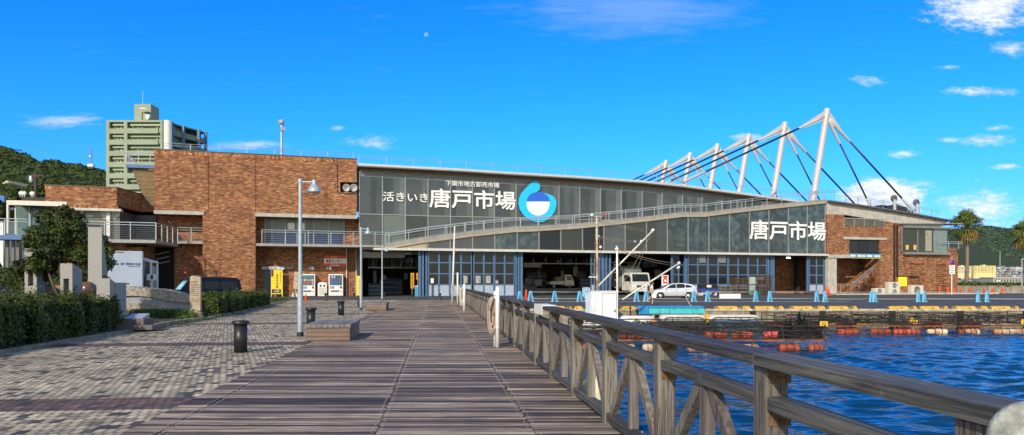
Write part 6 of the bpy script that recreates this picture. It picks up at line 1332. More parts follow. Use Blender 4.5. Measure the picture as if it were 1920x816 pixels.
u0,u1,z0,z1 = fb_(1315,1346,533,548,-3.4); t = HT('crate_rack','dark rack of blue and black fish crates beside the silver car','crate rack',(u0+u1)/2,-3.4)
m = HB(); m.bbox(u0,-3.4,z0,u1,-2.3,z0+(z1-z0)*.42,.05); m.build('blue_crate', PALB, t); m = HB(); m.bbox(u0+.05,-3.35,z0+(z1-z0)*.43,u1-.05,-2.35,z1,.05); m.build('black_crate', BLKR, t); m = HB(); m.box(u0+.1,-3.3,GZ,u0+.3,-2.4,z0); m.build('rack_leg', WHITED, t); m = HB(); m.box(u1-.3,-3.3,GZ,u1-.1,-2.4,z0); m.build('rack_leg', WHITED, t); m = HB(); m.box(u0+.8,-3.42,z0+.62,u0+1.5,-3.401,z0+.95); m.build('label_plate', WHITED, t)
YBd = gd(560.5); u_ = X_(1349,76); t = thing('white_board','long white rectangular board leaning on low feet before the pallets','board',(X_(1369,76),76,-.02)); m = MB(); m.box(X_(1349,76),76,Z_(560,76),X_(1389,76),76.08,Z_(551,76)); m.build('panel', pbr('board_white', (.66,.68,.70), .4, var=.05), t); m = MB(); m.box(X_(1355,76),75.9,-.02,X_(1356,76),76.3,Z_(560,76)); m.box(X_(1382,76),75.9,-.02,X_(1383,76),76.3,Z_(560,76)); m.build('foot', GALV, t)
# ------------------------------------------------------------------ vehicles
def wheel(t, x, y, r, w_=.2, side=-1):
    m = MB(WMX); m.lathe((x,y,r), [(r*.62,-w_/2),(r*.93,-w_/2),(r,-w_*.35),(r,w_*.35),(r*.93,w_/2),(r*.62,w_/2)], 22, (0,1,0)); o = m.build('wheel', TIRE, t)
    m = MB(WMX); yy = y+side*w_*.5; m.lathe((x,yy,r), [(r*.62,0),(r*.6,side*-.03),(r*.2,side*.0),(0,side*.012)] if False else [(r*.62,.0),(r*.60,.012),(r*.2,.022),(0,.024)], 22, (0,side,0))
    m.build('rim', RIM, o); m = MB(WMX)
    for k in range(5): a = 6.2832*(k+.5)/5; c = Vector((x+r*.42*math.cos(a),yy+side*.022,r+r*.42*math.sin(a))); m.lathe(c, [(r*.13,0),(r*.13,.006),(0,.0061)], 8, (0,side,0))
    m.build('rim_hole', BLACK, o)
def loft_car(t, body, belt, mat, W_, glassmat, green, lights=True):
    """body: list of (x, z_low, z_top, half_width); green: (x, z) roof polygon for the cabin"""
    m = MB(WMX); n = len(body); vs = []
    for x, zl, zt_, hw in body:
        zm = zl+(zt_-zl)*.55; vs += [(x,-hw*.90,zl),(x,-hw*.99,zl+.12),(x,-hw,zm),(x,-hw*.965,zt_-.05),(x,-hw*.86,zt_),(x,0,zt_+.035),(x,hw*.86,zt_),(x,hw*.965,zt_-.05),(x,hw,zm),(x,hw*.99,zl+.12),(x,hw*.90,zl)]
    k = 11; fs = [(i*k+j,(i+1)*k+j,(i+1)*k+j+1,i*k+j+1) for i in range(n-1) for j in range(k-1)]+[(i*k+k-1,(i+1)*k+k-1,(i+1)*k,i*k) for i in range(n-1)]+[tuple(range(k)),tuple(range((n-1)*k+k-1,(n-1)*k-1,-1))]
    fs = [f[::-1] for f in fs]
    m.smooth = True; m.add(vs, fs); b_ = m.build('body', mat, t)
    m = MB(WMX); vs = []; hb, ht = W_*.475, W_*.375; nb_ = len(green)
    zlo, zhi = min(z for _, z in green), max(z for _, z in green)
    for s in (-1,1):
        for x, z in green: vs.append((x, s*(hb+(ht-hb)*(z-zlo)/(zhi-zlo)), z))
    fs = [tuple(range(nb_)), tuple(range(2*nb_-1,nb_-1,-1))]+[(i,nb_+i,nb_+(i+1)%nb_,(i+1)%nb_) for i in range(nb_)]
    m.add(vs, fs); m.build('cabin', mat, t); return lambda x, z, s, off=.006: Vector((x, s*(hb+(ht-hb)*(z-zlo)/(zhi-zlo)+off), z))
PAINTS = pbr('silver_paint', (.55,.58,.63), .4, .2, var=.04, coat=.6); NAVY = pbr('navy_paint', (.004,.007,.020), .6, 0, var=.06, spec=.15); TRUCKW = pbr('truck_white', (.62,.62,.56), .4, var=.06, coat=.3)
CARG = pbr('car_glass', (.012,.015,.018), .05, spec=.4, var=.05)
# silver hatchback wagon, nose to the left
Yc = 76.0; WMX = TR((X_(1217.5,Yc),Yc,-.02), R(2)); SC = 87*Yc/FPX/4.62
t = thing('parked_car','silver hatchback wagon parked side on before the blue hall doors','car',(X_(1261,Yc),Yc,-.02),R(2)); WMX = WMX @ Matrix.Scale(SC,4); t.name = 'parked_car'
fz = [(0,.35,.62,.70),(.08,.22,.72,.80),(.5,.20,.86,.87),(1.0,.2,.98,.885),(1.5,.2,1.02,.89),(2.6,.2,1.04,.89),(3.6,.2,1.06,.885),(4.2,.22,1.08,.87),(4.52,.30,1.05,.84),(4.62,.42,.9,.78)]
gf = loft_car(t, fz, 1.0, PAINTS, 1.78, CARG, [(.95,.96),(1.62,1.33),(2.05,1.50),(2.6,1.575),(3.3,1.56),(3.95,1.47),(4.30,1.30),(4.50,1.04)])
def win(nm, pts, s=-1, mat=CARG, off=.006): m = MB(WMX); q = [gf(x,z,s,off) for x, z in pts]; q2 = [gf(x,z,s,off-.03) for x, z in pts]; n = len(q); m.add(q+q2, [tuple(range(n)), tuple(range(2*n-1,n-1,-1))]+[(i,(i+1)%n,n+(i+1)%n,n+i) for i in range(n)]); return m.build(nm, mat, t)
for s in (-1,1): win('side_window', [(1.50,1.06),(2.0,1.40),(2.45,1.50),(2.48,1.08)], s); win('side_window', [(2.54,1.08),(2.52,1.50),(3.2,1.49),(3.38,1.42),(3.4,1.10)], s); win('side_window', [(3.45,1.11),(3.44,1.41),(3.85,1.36),(4.15,1.16)], s)
m = MB(WMX); m.add([gf(1.0,1.0,-1,-.12),gf(1.0,1.0,1,-.12),gf(1.6,1.335,1,-.08),gf(1.6,1.335,-1,-.08)],[(0,1,2,3)]); m.v = [v+Vector((-.02,0,.02)) for v in m.v]; m.build('windscreen', CARG, t)
for x in (.92,3.72):
    for s in (-1,1):
        m = MB(WMX); m.lathe((x,s*.86,.33), [(.385,0),(.385,.05),(0,.051)], 22, (0,s,0)); m.build('wheel_arch', BLACK, t); wheel(t, x, s*.83, .315, .2, s)
m = MB(WMX); m.prism([(.03,.6),(.1,.78),(.55,.90),(.6,.83),(.15,.62)], -.86, -.78); m.build('headlight', pbr('lamp_clear', (.75,.78,.8), .1, var=.02), t)
m = MB(WMX); m.prism([(4.42,.85),(4.38,1.12),(4.56,1.05),(4.61,.85)], -.80, -.70); m.build('tail_light', pbr('lamp_red', (.45,.03,.03), .25), t)
m = MB(WMX); m.box(1.35,-1.0,1.02,1.55,-.86,1.14); m.build('wing_mirror', PAINTS, t)
for x in (1.75,2.78): m = MB(WMX); m.box(x+.55,-.905,.84,x+.75,-.885,.875); m.build('door_handle', PAINTS, t)
m = MB(WMX)
for x in (1.46,2.5,3.52): m.box(x,-.894,.35,x+.012,-.882,1.03)
m.box(.9,-.897,.22,3.9,-.87,.32); m.build('door_seam', BLACK, t)
# dark blue van behind the stones
Yv = 50.0; W0 = X_(321,Yv); WMX = TR((W0,Yv,.12), R(38)); SC = 118*Yv/FPX/4.45; WMX = WMX @ Matrix.Scale(SC,4)
t = thing('parked_van','dark navy boxy van parked behind the rough stone wall and hedge','van',(X_(381,Yv),Yv+1,-.02),R(38)); 
gf = loft_car(t, [(0,.3,.75,.75),(.1,.2,.95,.83),(.6,.2,1.05,.87),(1.1,.2,1.1,.88),(3.5,.2,1.12,.88),(4.5,.22,1.12,.87),(4.7,.35,1.0,.82)], 1.0, NAVY, 1.76, CARG, [(.45,1.05),(.95,1.72),(1.3,1.90),(2.0,1.95),(4.3,1.94),(4.55,1.80),(4.66,1.08)])
for s in (-1,1): win('side_window', [(1.0,1.15),(1.3,1.62),(1.95,1.68),(1.95,1.15)], s); win('side_window', [(2.05,1.15),(2.05,1.68),(3.1,1.68),(3.1,1.15)], s); win('side_window', [(3.2,1.15),(3.2,1.68),(4.3,1.66),(4.4,1.15)], s)
m = MB(WMX); m.add([gf(.47,1.08,-1,-.10),gf(.47,1.08,1,-.10),gf(.95,1.70,1,-.10),gf(.95,1.70,-1,-.10)],[(0,1,2,3)]); m.v = [v+Vector((-.03,-.0,.015)) for v in m.v]; m.build('windscreen', pbr('sunshade_cyan', (.22,.50,.58), .4, var=.6, scale=2.5), t)
m = MB(WMX); m.box(-.012,-.6,.55,.03,.6,.72); m.build('headlight', MATS['lamp_clear'], t)
m = MB(WMX); m.box(1.0,-.55,1.955,4.0,-.5,2.0); m.box(1.0,.5,1.955,4.0,.55,2.0); m.build('roof_rail', BLACK, t)
for x in (.95,3.7):
    for s in (-1,1): wheel(t, x, s*.8, .33, .2, s)
# dark car at the left edge
Yv = 31.0; WMX = TR((X_(-75,Yv),Yv,.03), R(24)); t = thing('dark_car','dark saloon car cut by the left edge, parked behind the shrub','car',(X_(-30,Yv),Yv,-.02),R(24))
gf = loft_car(t, [(0,.35,.62,.70),(.1,.22,.75,.82),(.9,.2,.92,.88),(3.0,.2,.96,.89),(4.0,.22,.98,.87),(4.3,.35,.9,.8)], 1.0, NAVY, 1.76, CARG, [(.9,.9),(1.5,1.38),(2.4,1.48),(3.3,1.40),(4.05,.96)]); wi = None
for s in (-1,1): win('side_window', [(1.4,1.0),(1.65,1.34),(2.3,1.41),(2.3,1.0)], s); win('side_window', [(2.4,1.0),(2.4,1.40),(3.1,1.35),(3.55,1.02)], s)
for x in (.85,3.4):
    for s in (-1,1): wheel(t, x, s*.82, .32, .2, s)
# white box truck back seen between stones and wing
Yt = 54.0; wt = 2.30; TA = R(26); TM = TR((X_(206.5,Yt),Yt-.3,-.02), TA); zq = lambda y: Z_(y,Yt)+.02; uq = lambda px: (px-206.5)/56*wt
t = thing('box_truck','pale blue white box truck with lettering, parked under the wing balcony','truck',TM @ Vector((wt/2,3,0)), TA); LB = lambda: MB(TM)
m = LB(); m.bbox(0,0,.9,wt,5.0,zq(470.5),.04); m.build('cargo_box', pbr('truck_pale', (.36,.42,.52), .6, var=.06, scale=1, streak=.08), t)
m = LB(); m.box(0.02,-.02,zq(474),1.0,-.001,zq(471.8)); m.box(wt-.07,-.025,.92,wt-.005,-.0015,zq(471.2)); m.build('trim', pbr('trim_slate', (.10,.14,.20), .5), t)
m = LB(); text(m,'株下関漁次水産',uq(226.5),zq(497.5),uq(258),zq(492.5),-.002,.01,.02); marks(m,uq(209),zq(497),uq(224),zq(493.5),-.002,5); m.box(uq(238),-.01,zq(500.5),uq(257),-.001,zq(499.3)); m.build('lettering', pbr('ink_blue', (.03,.06,.22), .5), t)
m = LB(); m.box(.1,.3,.45,wt-.1,6.6,.899); m.build('chassis', BLACK, t); m = LB(); m.bbox(.08,5.1,.9,wt-.08,6.8,2.6,.1); m.build('cab', TRUCKW, t)
m = LB(); m.box(uq(236),-.015,zq(533.5),uq(239.5),-.001,zq(531)); m.build('latch', BLACK, t)
for yy in (1.2, 5.8):
    for xx in (.25, wt-.25): m = LB(); m.lathe((xx,yy,.45), [(.2,-.14),(.45,-.14),(.45,.14),(.2,.14)], 18, (1,0,0)); m.build('wheel', TIRE, t)
# parking booth
Yb = 57.0; t = thing('parking_booth','white framed parking gate booth with slanted roof and ticket machine','booth',(X_(282,Yb),Yb,-.02))
m = MB(); m.beam((X_(263,Yb),Yb,Z_(484,Yb)),(X_(290,Yb),Yb,Z_(492,Yb)),1.2,.1,up=(0,0,1)); m.build('roof', WHITE, t)
m = MB()
for px, yt_ in ((264.5,484.5),(289,492)): 
    for yy in (Yb-.5,Yb+.5): m.box(X_(px,Yb)-.06,yy-.06,-.02,X_(px,Yb)+.06,yy+.06,Z_(yt_,Yb)-.05)
m.build('post', WHITE, t); m = MB(); m.bbox(X_(275,Yb),Yb-.3,-.02,X_(288,Yb),Yb+.4,Z_(499,Yb),.03); m.build('kiosk', pbr('kiosk_khaki', (.34,.32,.25), .6), t); m = MB(); m.box(X_(277,Yb),Yb-.31,Z_(519,Yb),X_(286,Yb),Yb-.301,Z_(501,Yb)); m.build('glazing', GLASSP, t); m = MB(); m.bbox(X_(263,Yb)+.08,Yb-.2,-.02,X_(272,Yb),Yb+.3,Z_(518,Yb),.03); m.build('cabinet', pbr('cabinet_grey', (.28,.29,.30), .5), t)
t = thing('ticket_post','small white ticket box on a post right of the booth','ticket machine',(X_(296,Yb),Yb-1,-.02)); m = MB(); m.box(X_(294,Yb),Yb-1,-.02,X_(297,Yb),Yb-.9,Z_(526,Yb)); m.build('post', WHITE, t); m = MB(); m.bbox(X_(289,Yb),Yb-1.2,Z_(526,Yb),X_(302,Yb),Yb-.7,Z_(514.5,Yb),.02); m.build('box', WHITE, t); m = MB(); m.box(X_(296.5,Yb),Yb-1.21,Z_(524,Yb),X_(301.5,Yb),Yb-1.201,Z_(516,Yb)); m.build('keypad', pbr('keypad_dark', (.04,.05,.10), .4), t)
cone(301,56,'small red cone beside the ticket post behind the stone wall',.9)
t = HT('fire_hose_box','small red fire hose box on the recessed brick wall behind the van','hose box',FU(348,VRC),VRC-.1,2); m = HB(); u0,u1,z0,z1 = fb_(344.5,352,507,515,VRC); m.bbox(u0,VRC-.3,z0,u1,VRC-.003,z1,.03); m.build('box', RED, t); m = HB(); m.box(u0+.1,VRC-.31,z0+.15,u0+.3,VRC-.301,z0+.3); m.build('handle', WHITE, t)
# kei truck on the loading platform
Yk = None; kv = 12.2; K0 = HM @ Vector((FU(1027.5,kv),kv,.852)); WMX = TR(K0, TH); sc = (FU(1073,kv)-FU(1027.5,kv))/3.4; WMX = WMX @ Matrix.Scale(sc,4)
t = thing('kei_truck','small white pickup truck with cargo parked inside the dark hall','pickup truck',HM @ Vector((FU(1050,kv),kv,.852)),TH)
m = MB(WMX); m.bbox(.0,-.7,.5,2.05,.7,.62,.02); m.box(0,-.7,.62,2.05,-.66,.9); m.box(0,.66,.62,2.05,.7,.9); m.box(0,-.66,.62,.04,.66,.9); m.build('cargo_bed', TRUCKW, t)
m = MB(WMX); m.prism([(2.1,.35),(3.38,.35),(3.4,.85),(3.3,1.0),(2.98,1.70),(2.85,1.78),(2.2,1.78),(2.1,1.7)], -.7, .7); m.build('cab', TRUCKW, t)
m = MB(WMX); m.prism([(2.35,1.05),(3.15,1.05),(2.9,1.62),(2.35,1.62)], -.706, -.69); m.build('side_window', CARG, t); m = MB(WMX); m.add([(3.27,-.6,1.08),(3.27,.6,1.08),(3.03,.56,1.64),(3.03,-.56,1.64)],[(0,1,2,3)]); m.build('windscreen', CARG, t)
m = MB(WMX); m.box(3.36,-.6,.62,3.41,-.4,.76); m.build('headlight', MATS['lamp_clear'], t)
for x in (.6,2.75):
    for s in (-1,1): wheel(t, x, s*.62, .27, .16, s)
m = MB(WMX); m.bbox(.9,-.5,.63,1.9,.5,1.5,.03); o = m.build('cargo_carton', pbr('carton', (.30,.22,.13), .8), None); tag(o, 'brown carton load standing on the bed of the small pickup', 'carton')
# white cab truck in the next opening
tv = 1.5; u0, u1 = FU(1184,tv), FU(1222,tv); T0 = HM @ Vector((u0,tv,GZ)); sc = (u1-u0)/2.1; WMX = TR(T0, TH+R(8)) @ Matrix.Scale(sc,4)
t = thing('white_truck','white cab lorry facing out of the hall opening behind the silver car','truck',HM @ Vector(((u0+u1)/2,tv+2,GZ)),TH+R(8))
m = MB(WMX); m.prism([(0,.45),(0,1.2),(.18,2.0),(.3,2.12),(1.6,2.12),(1.6,.45)], 0, 2.1, 'yz'); m.build('cab', TRUCKW, t)
m = MB(WMX); m.add([(.12,.045,1.28),(1.98,.045,1.28),(1.92,.185,1.98),(.18,.185,1.98)],[(0,1,2,3)]); m.v = [v+HM.to_3x3() @ Vector((0,-.06,0)) for v in m.v]; m.build('windscreen', CARG, t)
m = MB(WMX); m.prism([(.35,1.3),(.45,1.9),(1.2,1.9),(1.2,1.3)], -.008, .004, 'yz'); m.build('side_window', CARG, t)
m = MB(WMX); m.box(.1,-.03,.72,.55,-.001,.95); m.build('headlight', MATS['lamp_clear'], t); m = MB(WMX); m.box(1.55,-.03,.72,2.0,-.001,.95); m.build('headlight', MATS['lamp_clear'], t)
m = MB(WMX); m.box(.6,-.025,.75,1.5,-.001,.92); m.build('grille', BLACK, t); m = MB(WMX); m.bbox(-.03,-.08,.35,2.13,.3,.62,.03); m.build('bumper', WHITED, t)
m = MB(WMX); m.box(-.22,.1,1.3,-.05,.16,1.75); m.box(2.15,.1,1.3,2.32,.16,1.75); m.build('wing_mirror', BLACK, t)
m = MB(WMX); m.bbox(-.12,1.75,.8,2.22,6,2.75,.04); m.build('cargo_box', pbr('box_grey', (.16,.17,.18), .6), t); m = MB(WMX); m.prism([(1.2,2.13),(1.7,2.13),(1.7,2.55),(1.35,2.5)], .1, 2.0, 'yz'); m.build('wind_deflector', TRUCKW, t)
for x in (.15,1.95): m = MB(WMX); m.lathe((x,.75,.4), [(.2,-.12),(.4,-.12),(.4,.12),(.2,.12)], 18, (1,0,0)); m.build('wheel', TIRE, t)
u0,u1,z0,z1 = fb_(1241,1253.5,516,532.5,.2); t = HT('hanging_sign','white upright sign with red sideways letters beside the white lorry','sign',(u0+u1)/2,.2); m = HB(); m.box(u0,.2,z0-.4,u1,.3,z1); m.build('panel', WHITE, t); Mr = HM @ Matrix.Translation(((u0+u1)/2,.19,z1-.1)) @ Matrix.Rotation(R(90),4,'Y'); m = MB(Mr); text(m,'KI',0.05,-.32,.95,.32,0,.01,.05); m.build('lettering', RED, t); m = HB(); m.tube(((u0+u1)/2,.36,GZ),((u0+u1)/2,.36,z1),.05); m.build('pole', GALV, t)
# ------------------------------------------------------------------ quay edge: kerb blocks, fenders, barriers
def kerbmat():
    m = bpy.data.materials.new('hazard_kerb'); m.use_nodes = True; T = NT(m.node_tree); b = m.node_tree.nodes['Principled BSDF']; tc = T.new('ShaderNodeTexCoord'); x, y, z = T.sep(tc.outputs['Object'])
    st = T.m('GREATER_THAN', T.m('MODULO', T.m('ADD', T.m('ADD', x, z), 100), .8), .4); wear = T.ss(T.noise(tc.outputs['Object'], 3, 5, .7), .42, .6)
    c = T.mix(T.m('MULTIPLY', st, wear), (.62,.36,.03,1), (.03,.028,.025,1)); c = T.mix(T.ss(T.noise(tc.outputs['Object'], 6, 4), .58, .7), c, (.72,.60,.36,1)); T.put(b.inputs['Base Color'], c); b.inputs['Roughness'].default_value = .7; return m
HAZ = kerbmat()
for a, b_, lab in ((1028,1072,'yellow kerb block on the quay edge left of the boat wheelhouse'),(1077,1092,'short yellow kerb block touching the boat wheelhouse on its left'),(1163,1206,'orange worn kerb block between the boat wheelhouse and cyan deck'),(1340,1407,'long yellow kerb block in front of the white board'),(1414.5,1469,'yellow kerb block below the tallest pallet stack'),(1481.5,1547,'yellow and black kerb block before the last blue door'),(1554,1607,'yellow kerb block before the annex column and stair'),(1667,1719,'yellow kerb block before the tall twin fan unit'),(1725.5,1777,'yellow kerb block before the lattice openings'),(1787.5,1852,'boldly black striped kerb block below the palm tree'),(1859,1910,'yellow kerb block nearest the right edge of the view')):
    m = MB(); x0, x1 = X_(a,QY), X_(b_,QY); m.prism([(x0,-.005),(x1,-.005),(x1,.09),(x1-.1,.17),(x0+.1,.17),(x0,.09)], QY-.03, QY+.20); tag(m.build('kerb_block', HAZ), lab, 'kerb block', 'kerb blocks along the quay edge')
for px, lab in ((1411,'short black rubber fender on the quay wall beside the white skiffs'),(1541.5,'black rubber fender on the quay wall above the 22 plate'),(1671.5,'black rubber fender on the quay wall before the twin fan unit'),(1798.5,'black rubber fender on the quay wall below the striped kerb block'),(1922,'black rubber fender on the quay wall at the right edge')):
    m = MB(); x = X_(px,QY); zb = -.55 if px < 1420 else -1.3; m.prism([(x-.17,QY-.001),(x-.12,QY-.27),(x+.12,QY-.27),(x+.17,QY-.001)], zb, -.14, 'xy'); tag(m.build('quay_fender', BLKR), lab, 'fender', 'rubber fenders on the quay wall')
LBLUE = pbr('barrier_blue', (.14,.46,.70), .5, var=.12)
bars = [((975,),'lone pale blue barrier stand behind the railing, left of the red cone post'),((995,1040),'pale blue barrier with white pole directly before the kei truck opening'),((1087,1087),'pale blue barrier stand left of the blue rack'),((1102,1193.5),'pale blue barrier partly hidden behind the boat wheelhouse'),((1211.5,1301),'pale blue barrier in front of the silver car'),((1327,1417),'pale blue barrier in front of the white board'),((1443.5,1531.5),'pale blue barrier across the open doorway'),((1547,1634),'pale blue barrier before the annex column'),((1640,1722),'pale blue barrier before the small air conditioner'),((1733,1834),'pale blue barrier along the annex sidewalk'),((1850.5,1960),'pale blue barrier running out at the right edge')]
def stand(mb, x, Y):
    for s in (-1,1): mb.beam((x+s*.20,Y+s*.16,-.02),(x+s*.05,Y+s*.02,.86),.13,.13); mb.box(x+s*.22-.11,Y+s*.17-.09,-.02,x+s*.22+.11,Y+s*.17+.09,.03)
    mb.lathe((x,Y,.80), [(.10,0),(.12,.05),(.08,.1),(0,.11)], 10); mb.beam((x-.09,Y-.13,.38),(x+.09,Y+.13,.38),.06,.05)
for i, (ps, lab) in enumerate(bars):
    Y = gd(565.5 if i < 7 else 566.5,-.02); xs_ = sorted(set(X_(p,Y) for p in ps)); t = thing('barricade', lab, 'barrier', ((xs_[0]+xs_[-1])/2,Y,-.02), 0, 'pale blue barriers on the quay apron')
    for x in xs_: m = MB(); stand(m, x, Y); m.build('stand', LBLUE, t)
    if len(xs_) > 1 or i == 2:
        a = xs_[0]; b_ = xs_[-1]
        if i == 2: a = X_(1040,Y)+.08
        for zz_ in (.83,.25): m = MB(); m.path([(a,Y-.08,zz_),((a+b_)/2,Y-.085,zz_-.02),(b_,Y-.08,zz_)], .018, 8); m.build('pole', pbr('bar_grey', (.45,.46,.46), .5), t)
t = thing('rack_frame','white tubular rack with blue sheet standing left of the wheelhouse behind the barriers','rack',(X_(1099,66),66,-.02)); m = MB()
for px in (1093,1099,1105.5): m.tube((X_(px,66),66,-.02),(X_(px,66),66,Z_(540,66)),.03,n=8)
m.beam((X_(1093,66),66,Z_(540,66)),(X_(1105.5,66),66,Z_(540,66)),.05,.05); m.build('frame', WHITE, t); m = MB(); m.box(X_(1094,66),66.04,.25,X_(1105,66),66.07,Z_(541.5,66)); m.build('sheet', LBLUE, t)

# ------------------------------------------------------------------ floating fish pens
RUST = pbr('rusty_steel', (.19,.075,.035), .85, var=.45, scale=4, bump=.4, col2=(.09,.04,.025)); FLO = pbr('float_orange', (.40,.065,.018), .65, var=.45, scale=4, streak=.4, tint=.25, col2=(.26,.05,.02)); FLW = pbr('float_white', (.46,.39,.27), .75, var=.45, scale=4, streak=.5, tint=.2, col2=(.36,.14,.05)); FLP = pbr('float_pink', (.72,.10,.10), .6, var=.1); NETB = pbr('net_black', (.012,.012,.013), .95, var=.3); PIPEK = pbr('pipe_black', (.022,.021,.02), .7, var=.4, scale=4)
FLR = pbr('float_redbrown', (.38,.07,.03), .7, var=.4, scale=3)
def floatt(t, x, Y, L, mat, along='x', z=WZ+.09, r=.17):
    m = MB(); m.tint = random.random(); ax = (1,0,0) if along == 'x' else (0,1,0)
    m.lathe((x,Y,z), [(.02,0),(r*.6,.012),(r*.9,.05),(r,.11),(r,.14),(r,L*.5),(r,L-.14),(r,L-.11),(r*.9,L-.05),(r*.6,L-.012),(.02,L)], 14, ax); f = m.build('float', mat, t)
    m = MB()
    for q in (.325,.675):
        c = Vector((x,Y,z))+Vector(ax)*L*q; m.lathe(c-Vector(ax)*.02, [(r+.012,0),(r+.012,.04)], 14, ax)
    m.build('strap', PIPEK, f)
def pen(name, lab, x0, x1, Y0, Y1, floats, seed, plates=()):
    rg = random.Random(seed); t = thing(name, lab, 'fish pen', ((x0+x1)/2,(Y0+Y1)/2,WZ), 0, 'floating fish pens'); zf = WZ+.38
    m = MB()
    for Y in (Y0, Y0+.55, Y1-.55, Y1): m.box(x0,Y-.035,zf,x1,Y+.035,zf+.07)
    for x in (x0, x0+.5, x1-.5, x1): m.box(x-.035,Y0-.034,zf+.001,x+.035,Y1+.034,zf+.069)
    for k in range(int((x1-x0)/1.3)): xx = x0+.6+k*1.3; m.box(xx-.025,Y0+.036,zf+.004,xx+.025,Y0+.514,zf+.065); m.tube((xx,Y0,WZ-.6),(xx,Y0,zf),.022,n=6)
    m.build('rusty_frame', RUST, t)
    m = MB(); n_ = max(3,int((x1-x0)/1.5))
    for Y in (Y0+.3, Y1-.3, (Y0+Y1)/2):
        for zz_, w_ in ((zf+.60,.028),(zf+.40,.02),(zf+.2,.02)):
            pts = [(x0+(x1-x0)*k/(n_*2), Y+rg.uniform(-.04,.04), zz_+rg.uniform(-.03,.03)) for k in range(n_*2+1)]; m.path(pts, w_, 6)
        for k in range(n_+1): x = x0+(x1-x0)*k/n_; m.tube((x,Y,zf+.02),(x+rg.uniform(-.08,.08),Y,zf+.62+rg.uniform(0,.1)),.026,n=6)
    for k in range(n_+1):
        x = x0+(x1-x0)*k/n_
        if rg.random() < .75: m.tube((x,Y0+.3,zf+.52),(x,Y1-.3,zf+.52),.022,n=6)
    for _ in range(int((x1-x0)*3.2)): a = rg.uniform(x0,x1-1); m.path([(a,rg.uniform(Y0,Y1),zf+rg.uniform(.05,.5)),(a+rg.uniform(.3,1.2),rg.uniform(Y0,Y1),zf+rg.uniform(0,.65)),(a+rg.uniform(.8,2.2),rg.uniform(Y0,Y1),zf+rg.uniform(.05,.5))], rg.uniform(.012,.03), 5)
    m.build('pipe_railing', PIPEK, t)
    m = MB()
    for Y in (Y0+.32, (Y0+Y1)/2+.05, Y1-.28):                   # net hung on the railing: real crossed twine
        nx = int((x1-x0)/.10)
        for k in range(nx): 
            if rg.random() < .75: x = x0+(x1-x0)*k/nx; m.beam((x,Y,zf+.02),(x+rg.uniform(-.1,.1),Y+rg.uniform(-.05,.05),zf+.48),.011,.011)
        for j in range(4): m.beam((x0,Y,zf+.05+j*.115),(x1,Y,zf+.05+j*.115+rg.uniform(-.05,.05)),.014,.014)
    m.build('net', NETB, t)
    for px_, Y, L, mt in floats: floatt(t, px_, Y, L, mt)
    for k in range(int((x1-x0)/2.1)): floatt(t, x0+.3+k*2.1+rg.uniform(-.1,.2), Y1-.2, 1.2, rg.choice([FLO,FLR,FLR]), z=WZ+.2)
    for px_, py_, Y, tilt in plates:
        M = TR(at(px_,py_,Y),.0) @ Matrix.Rotation(tilt,4,'Y'); m = MB(M); m.box(-.21,-.02,-.13,.21,.0,.13); pl_ = m.build('number_plate', pbr('plate_amber', (.82,.45,.02), .5), t); m = MB(M); text(m,'22',-.12,-.085,.13,.085,-.021,.006,.02); m.build('lettering', BLACK, pl_)
    return t
YA = 30.2; Q = lambda px, Y: X_(px,Y)
fA = [(Q(1105,YA)-1.0,YA+.1,1.35,FLO),(Q(1150,YA),YA+.1,.9,FLW),(Q(1205,YA),YA+.1,1.3,FLW),(Q(1290,YA),YA+.1,1.2,FLW),(Q(1318,YA)+.4,YA+.1,1.1,FLW),(Q(1380,YA),YA+.1,.95,FLW),(Q(1462,YA),YA+.1,.85,FLO),(Q(1517,YA),YA+.1,.62,FLR)]
penA = pen('fish_pen','long floating fish pen nearest the boardwalk, low rusty frame on white floats',Q(1085,YA),Q(1551,YA),YA,36.4,fA,3)
for px, L, mt in ((1376,.95,FLR),(1435,1.05,FLP),(1326,1.0,FLR)): floatt(penA, Q(px,33), 33.3, L*1.0, mt, z=WZ+.42)
m = MB(); x1_ = Q(1551,YA)-.05
for x in (x1_,x1_-.28): m.tube((x,YA-.02,WZ-.7),(x,YA-.02,WZ+.42),.035,n=8)
m.build('corner_post', RUST, penA)
YB2 = 40.2
fB = [(Q(1488,YB2),YB2+.1,1.0,FLW),(Q(1571,YB2),YB2+.1,1.15,FLO),(Q(1633,YB2),YB2+.1,1.1,FLO),(Q(1676,YB2),YB2+.1,.7,FLO),(Q(1700,YB2),YB2+.1,.75,FLR)]
pen('fish_pen','fish pen below the quay wall carrying amber 22 plates on its rail',Q(1478,YB2),Q(1728,YB2),YB2,44.8,fB,8,((1544.5,607,40.0,.03),(1614.5,605,43,-.15),(1713,602.5,42,.5)))
fC = [(Q(1740,YB2),YB2+.1,1.1,FLW),(Q(1798,YB2),YB2+.1,.4,FLO),(Q(1811,YB2),YB2+.1,.8,FLW),(Q(1865,YB2),YB2+.1,1.15,FLW),(Q(1903,YB2),YB2+.1,1.2,FLW)]
pen('fish_pen','fish pen at the right edge of the harbour with white floats along its front',Q(1733,YB2),Q(1990,YB2),YB2,44.8,fC,12,((1922,604,40.1,.1),))
m = MB(); rgn = random.Random(4); c = Vector((Q(1512,31.6),32.2,WZ+.3)); P0 = []
for k in range(34):
    a = rgn.uniform(0,6.28); r_ = rgn.uniform(.1,.8); m.path([c+Vector((math.cos(a)*r_,math.sin(a)*r_,rgn.uniform(.05,.4))), c+Vector((math.cos(a+.6)*r_*.7,math.sin(a+.6)*r_*.7,rgn.uniform(.4,1.25))), c+Vector((math.cos(a+1.4)*r_,math.sin(a+1.4)*r_,rgn.uniform(.1,.9)))], rgn.uniform(.01,.03), 5)

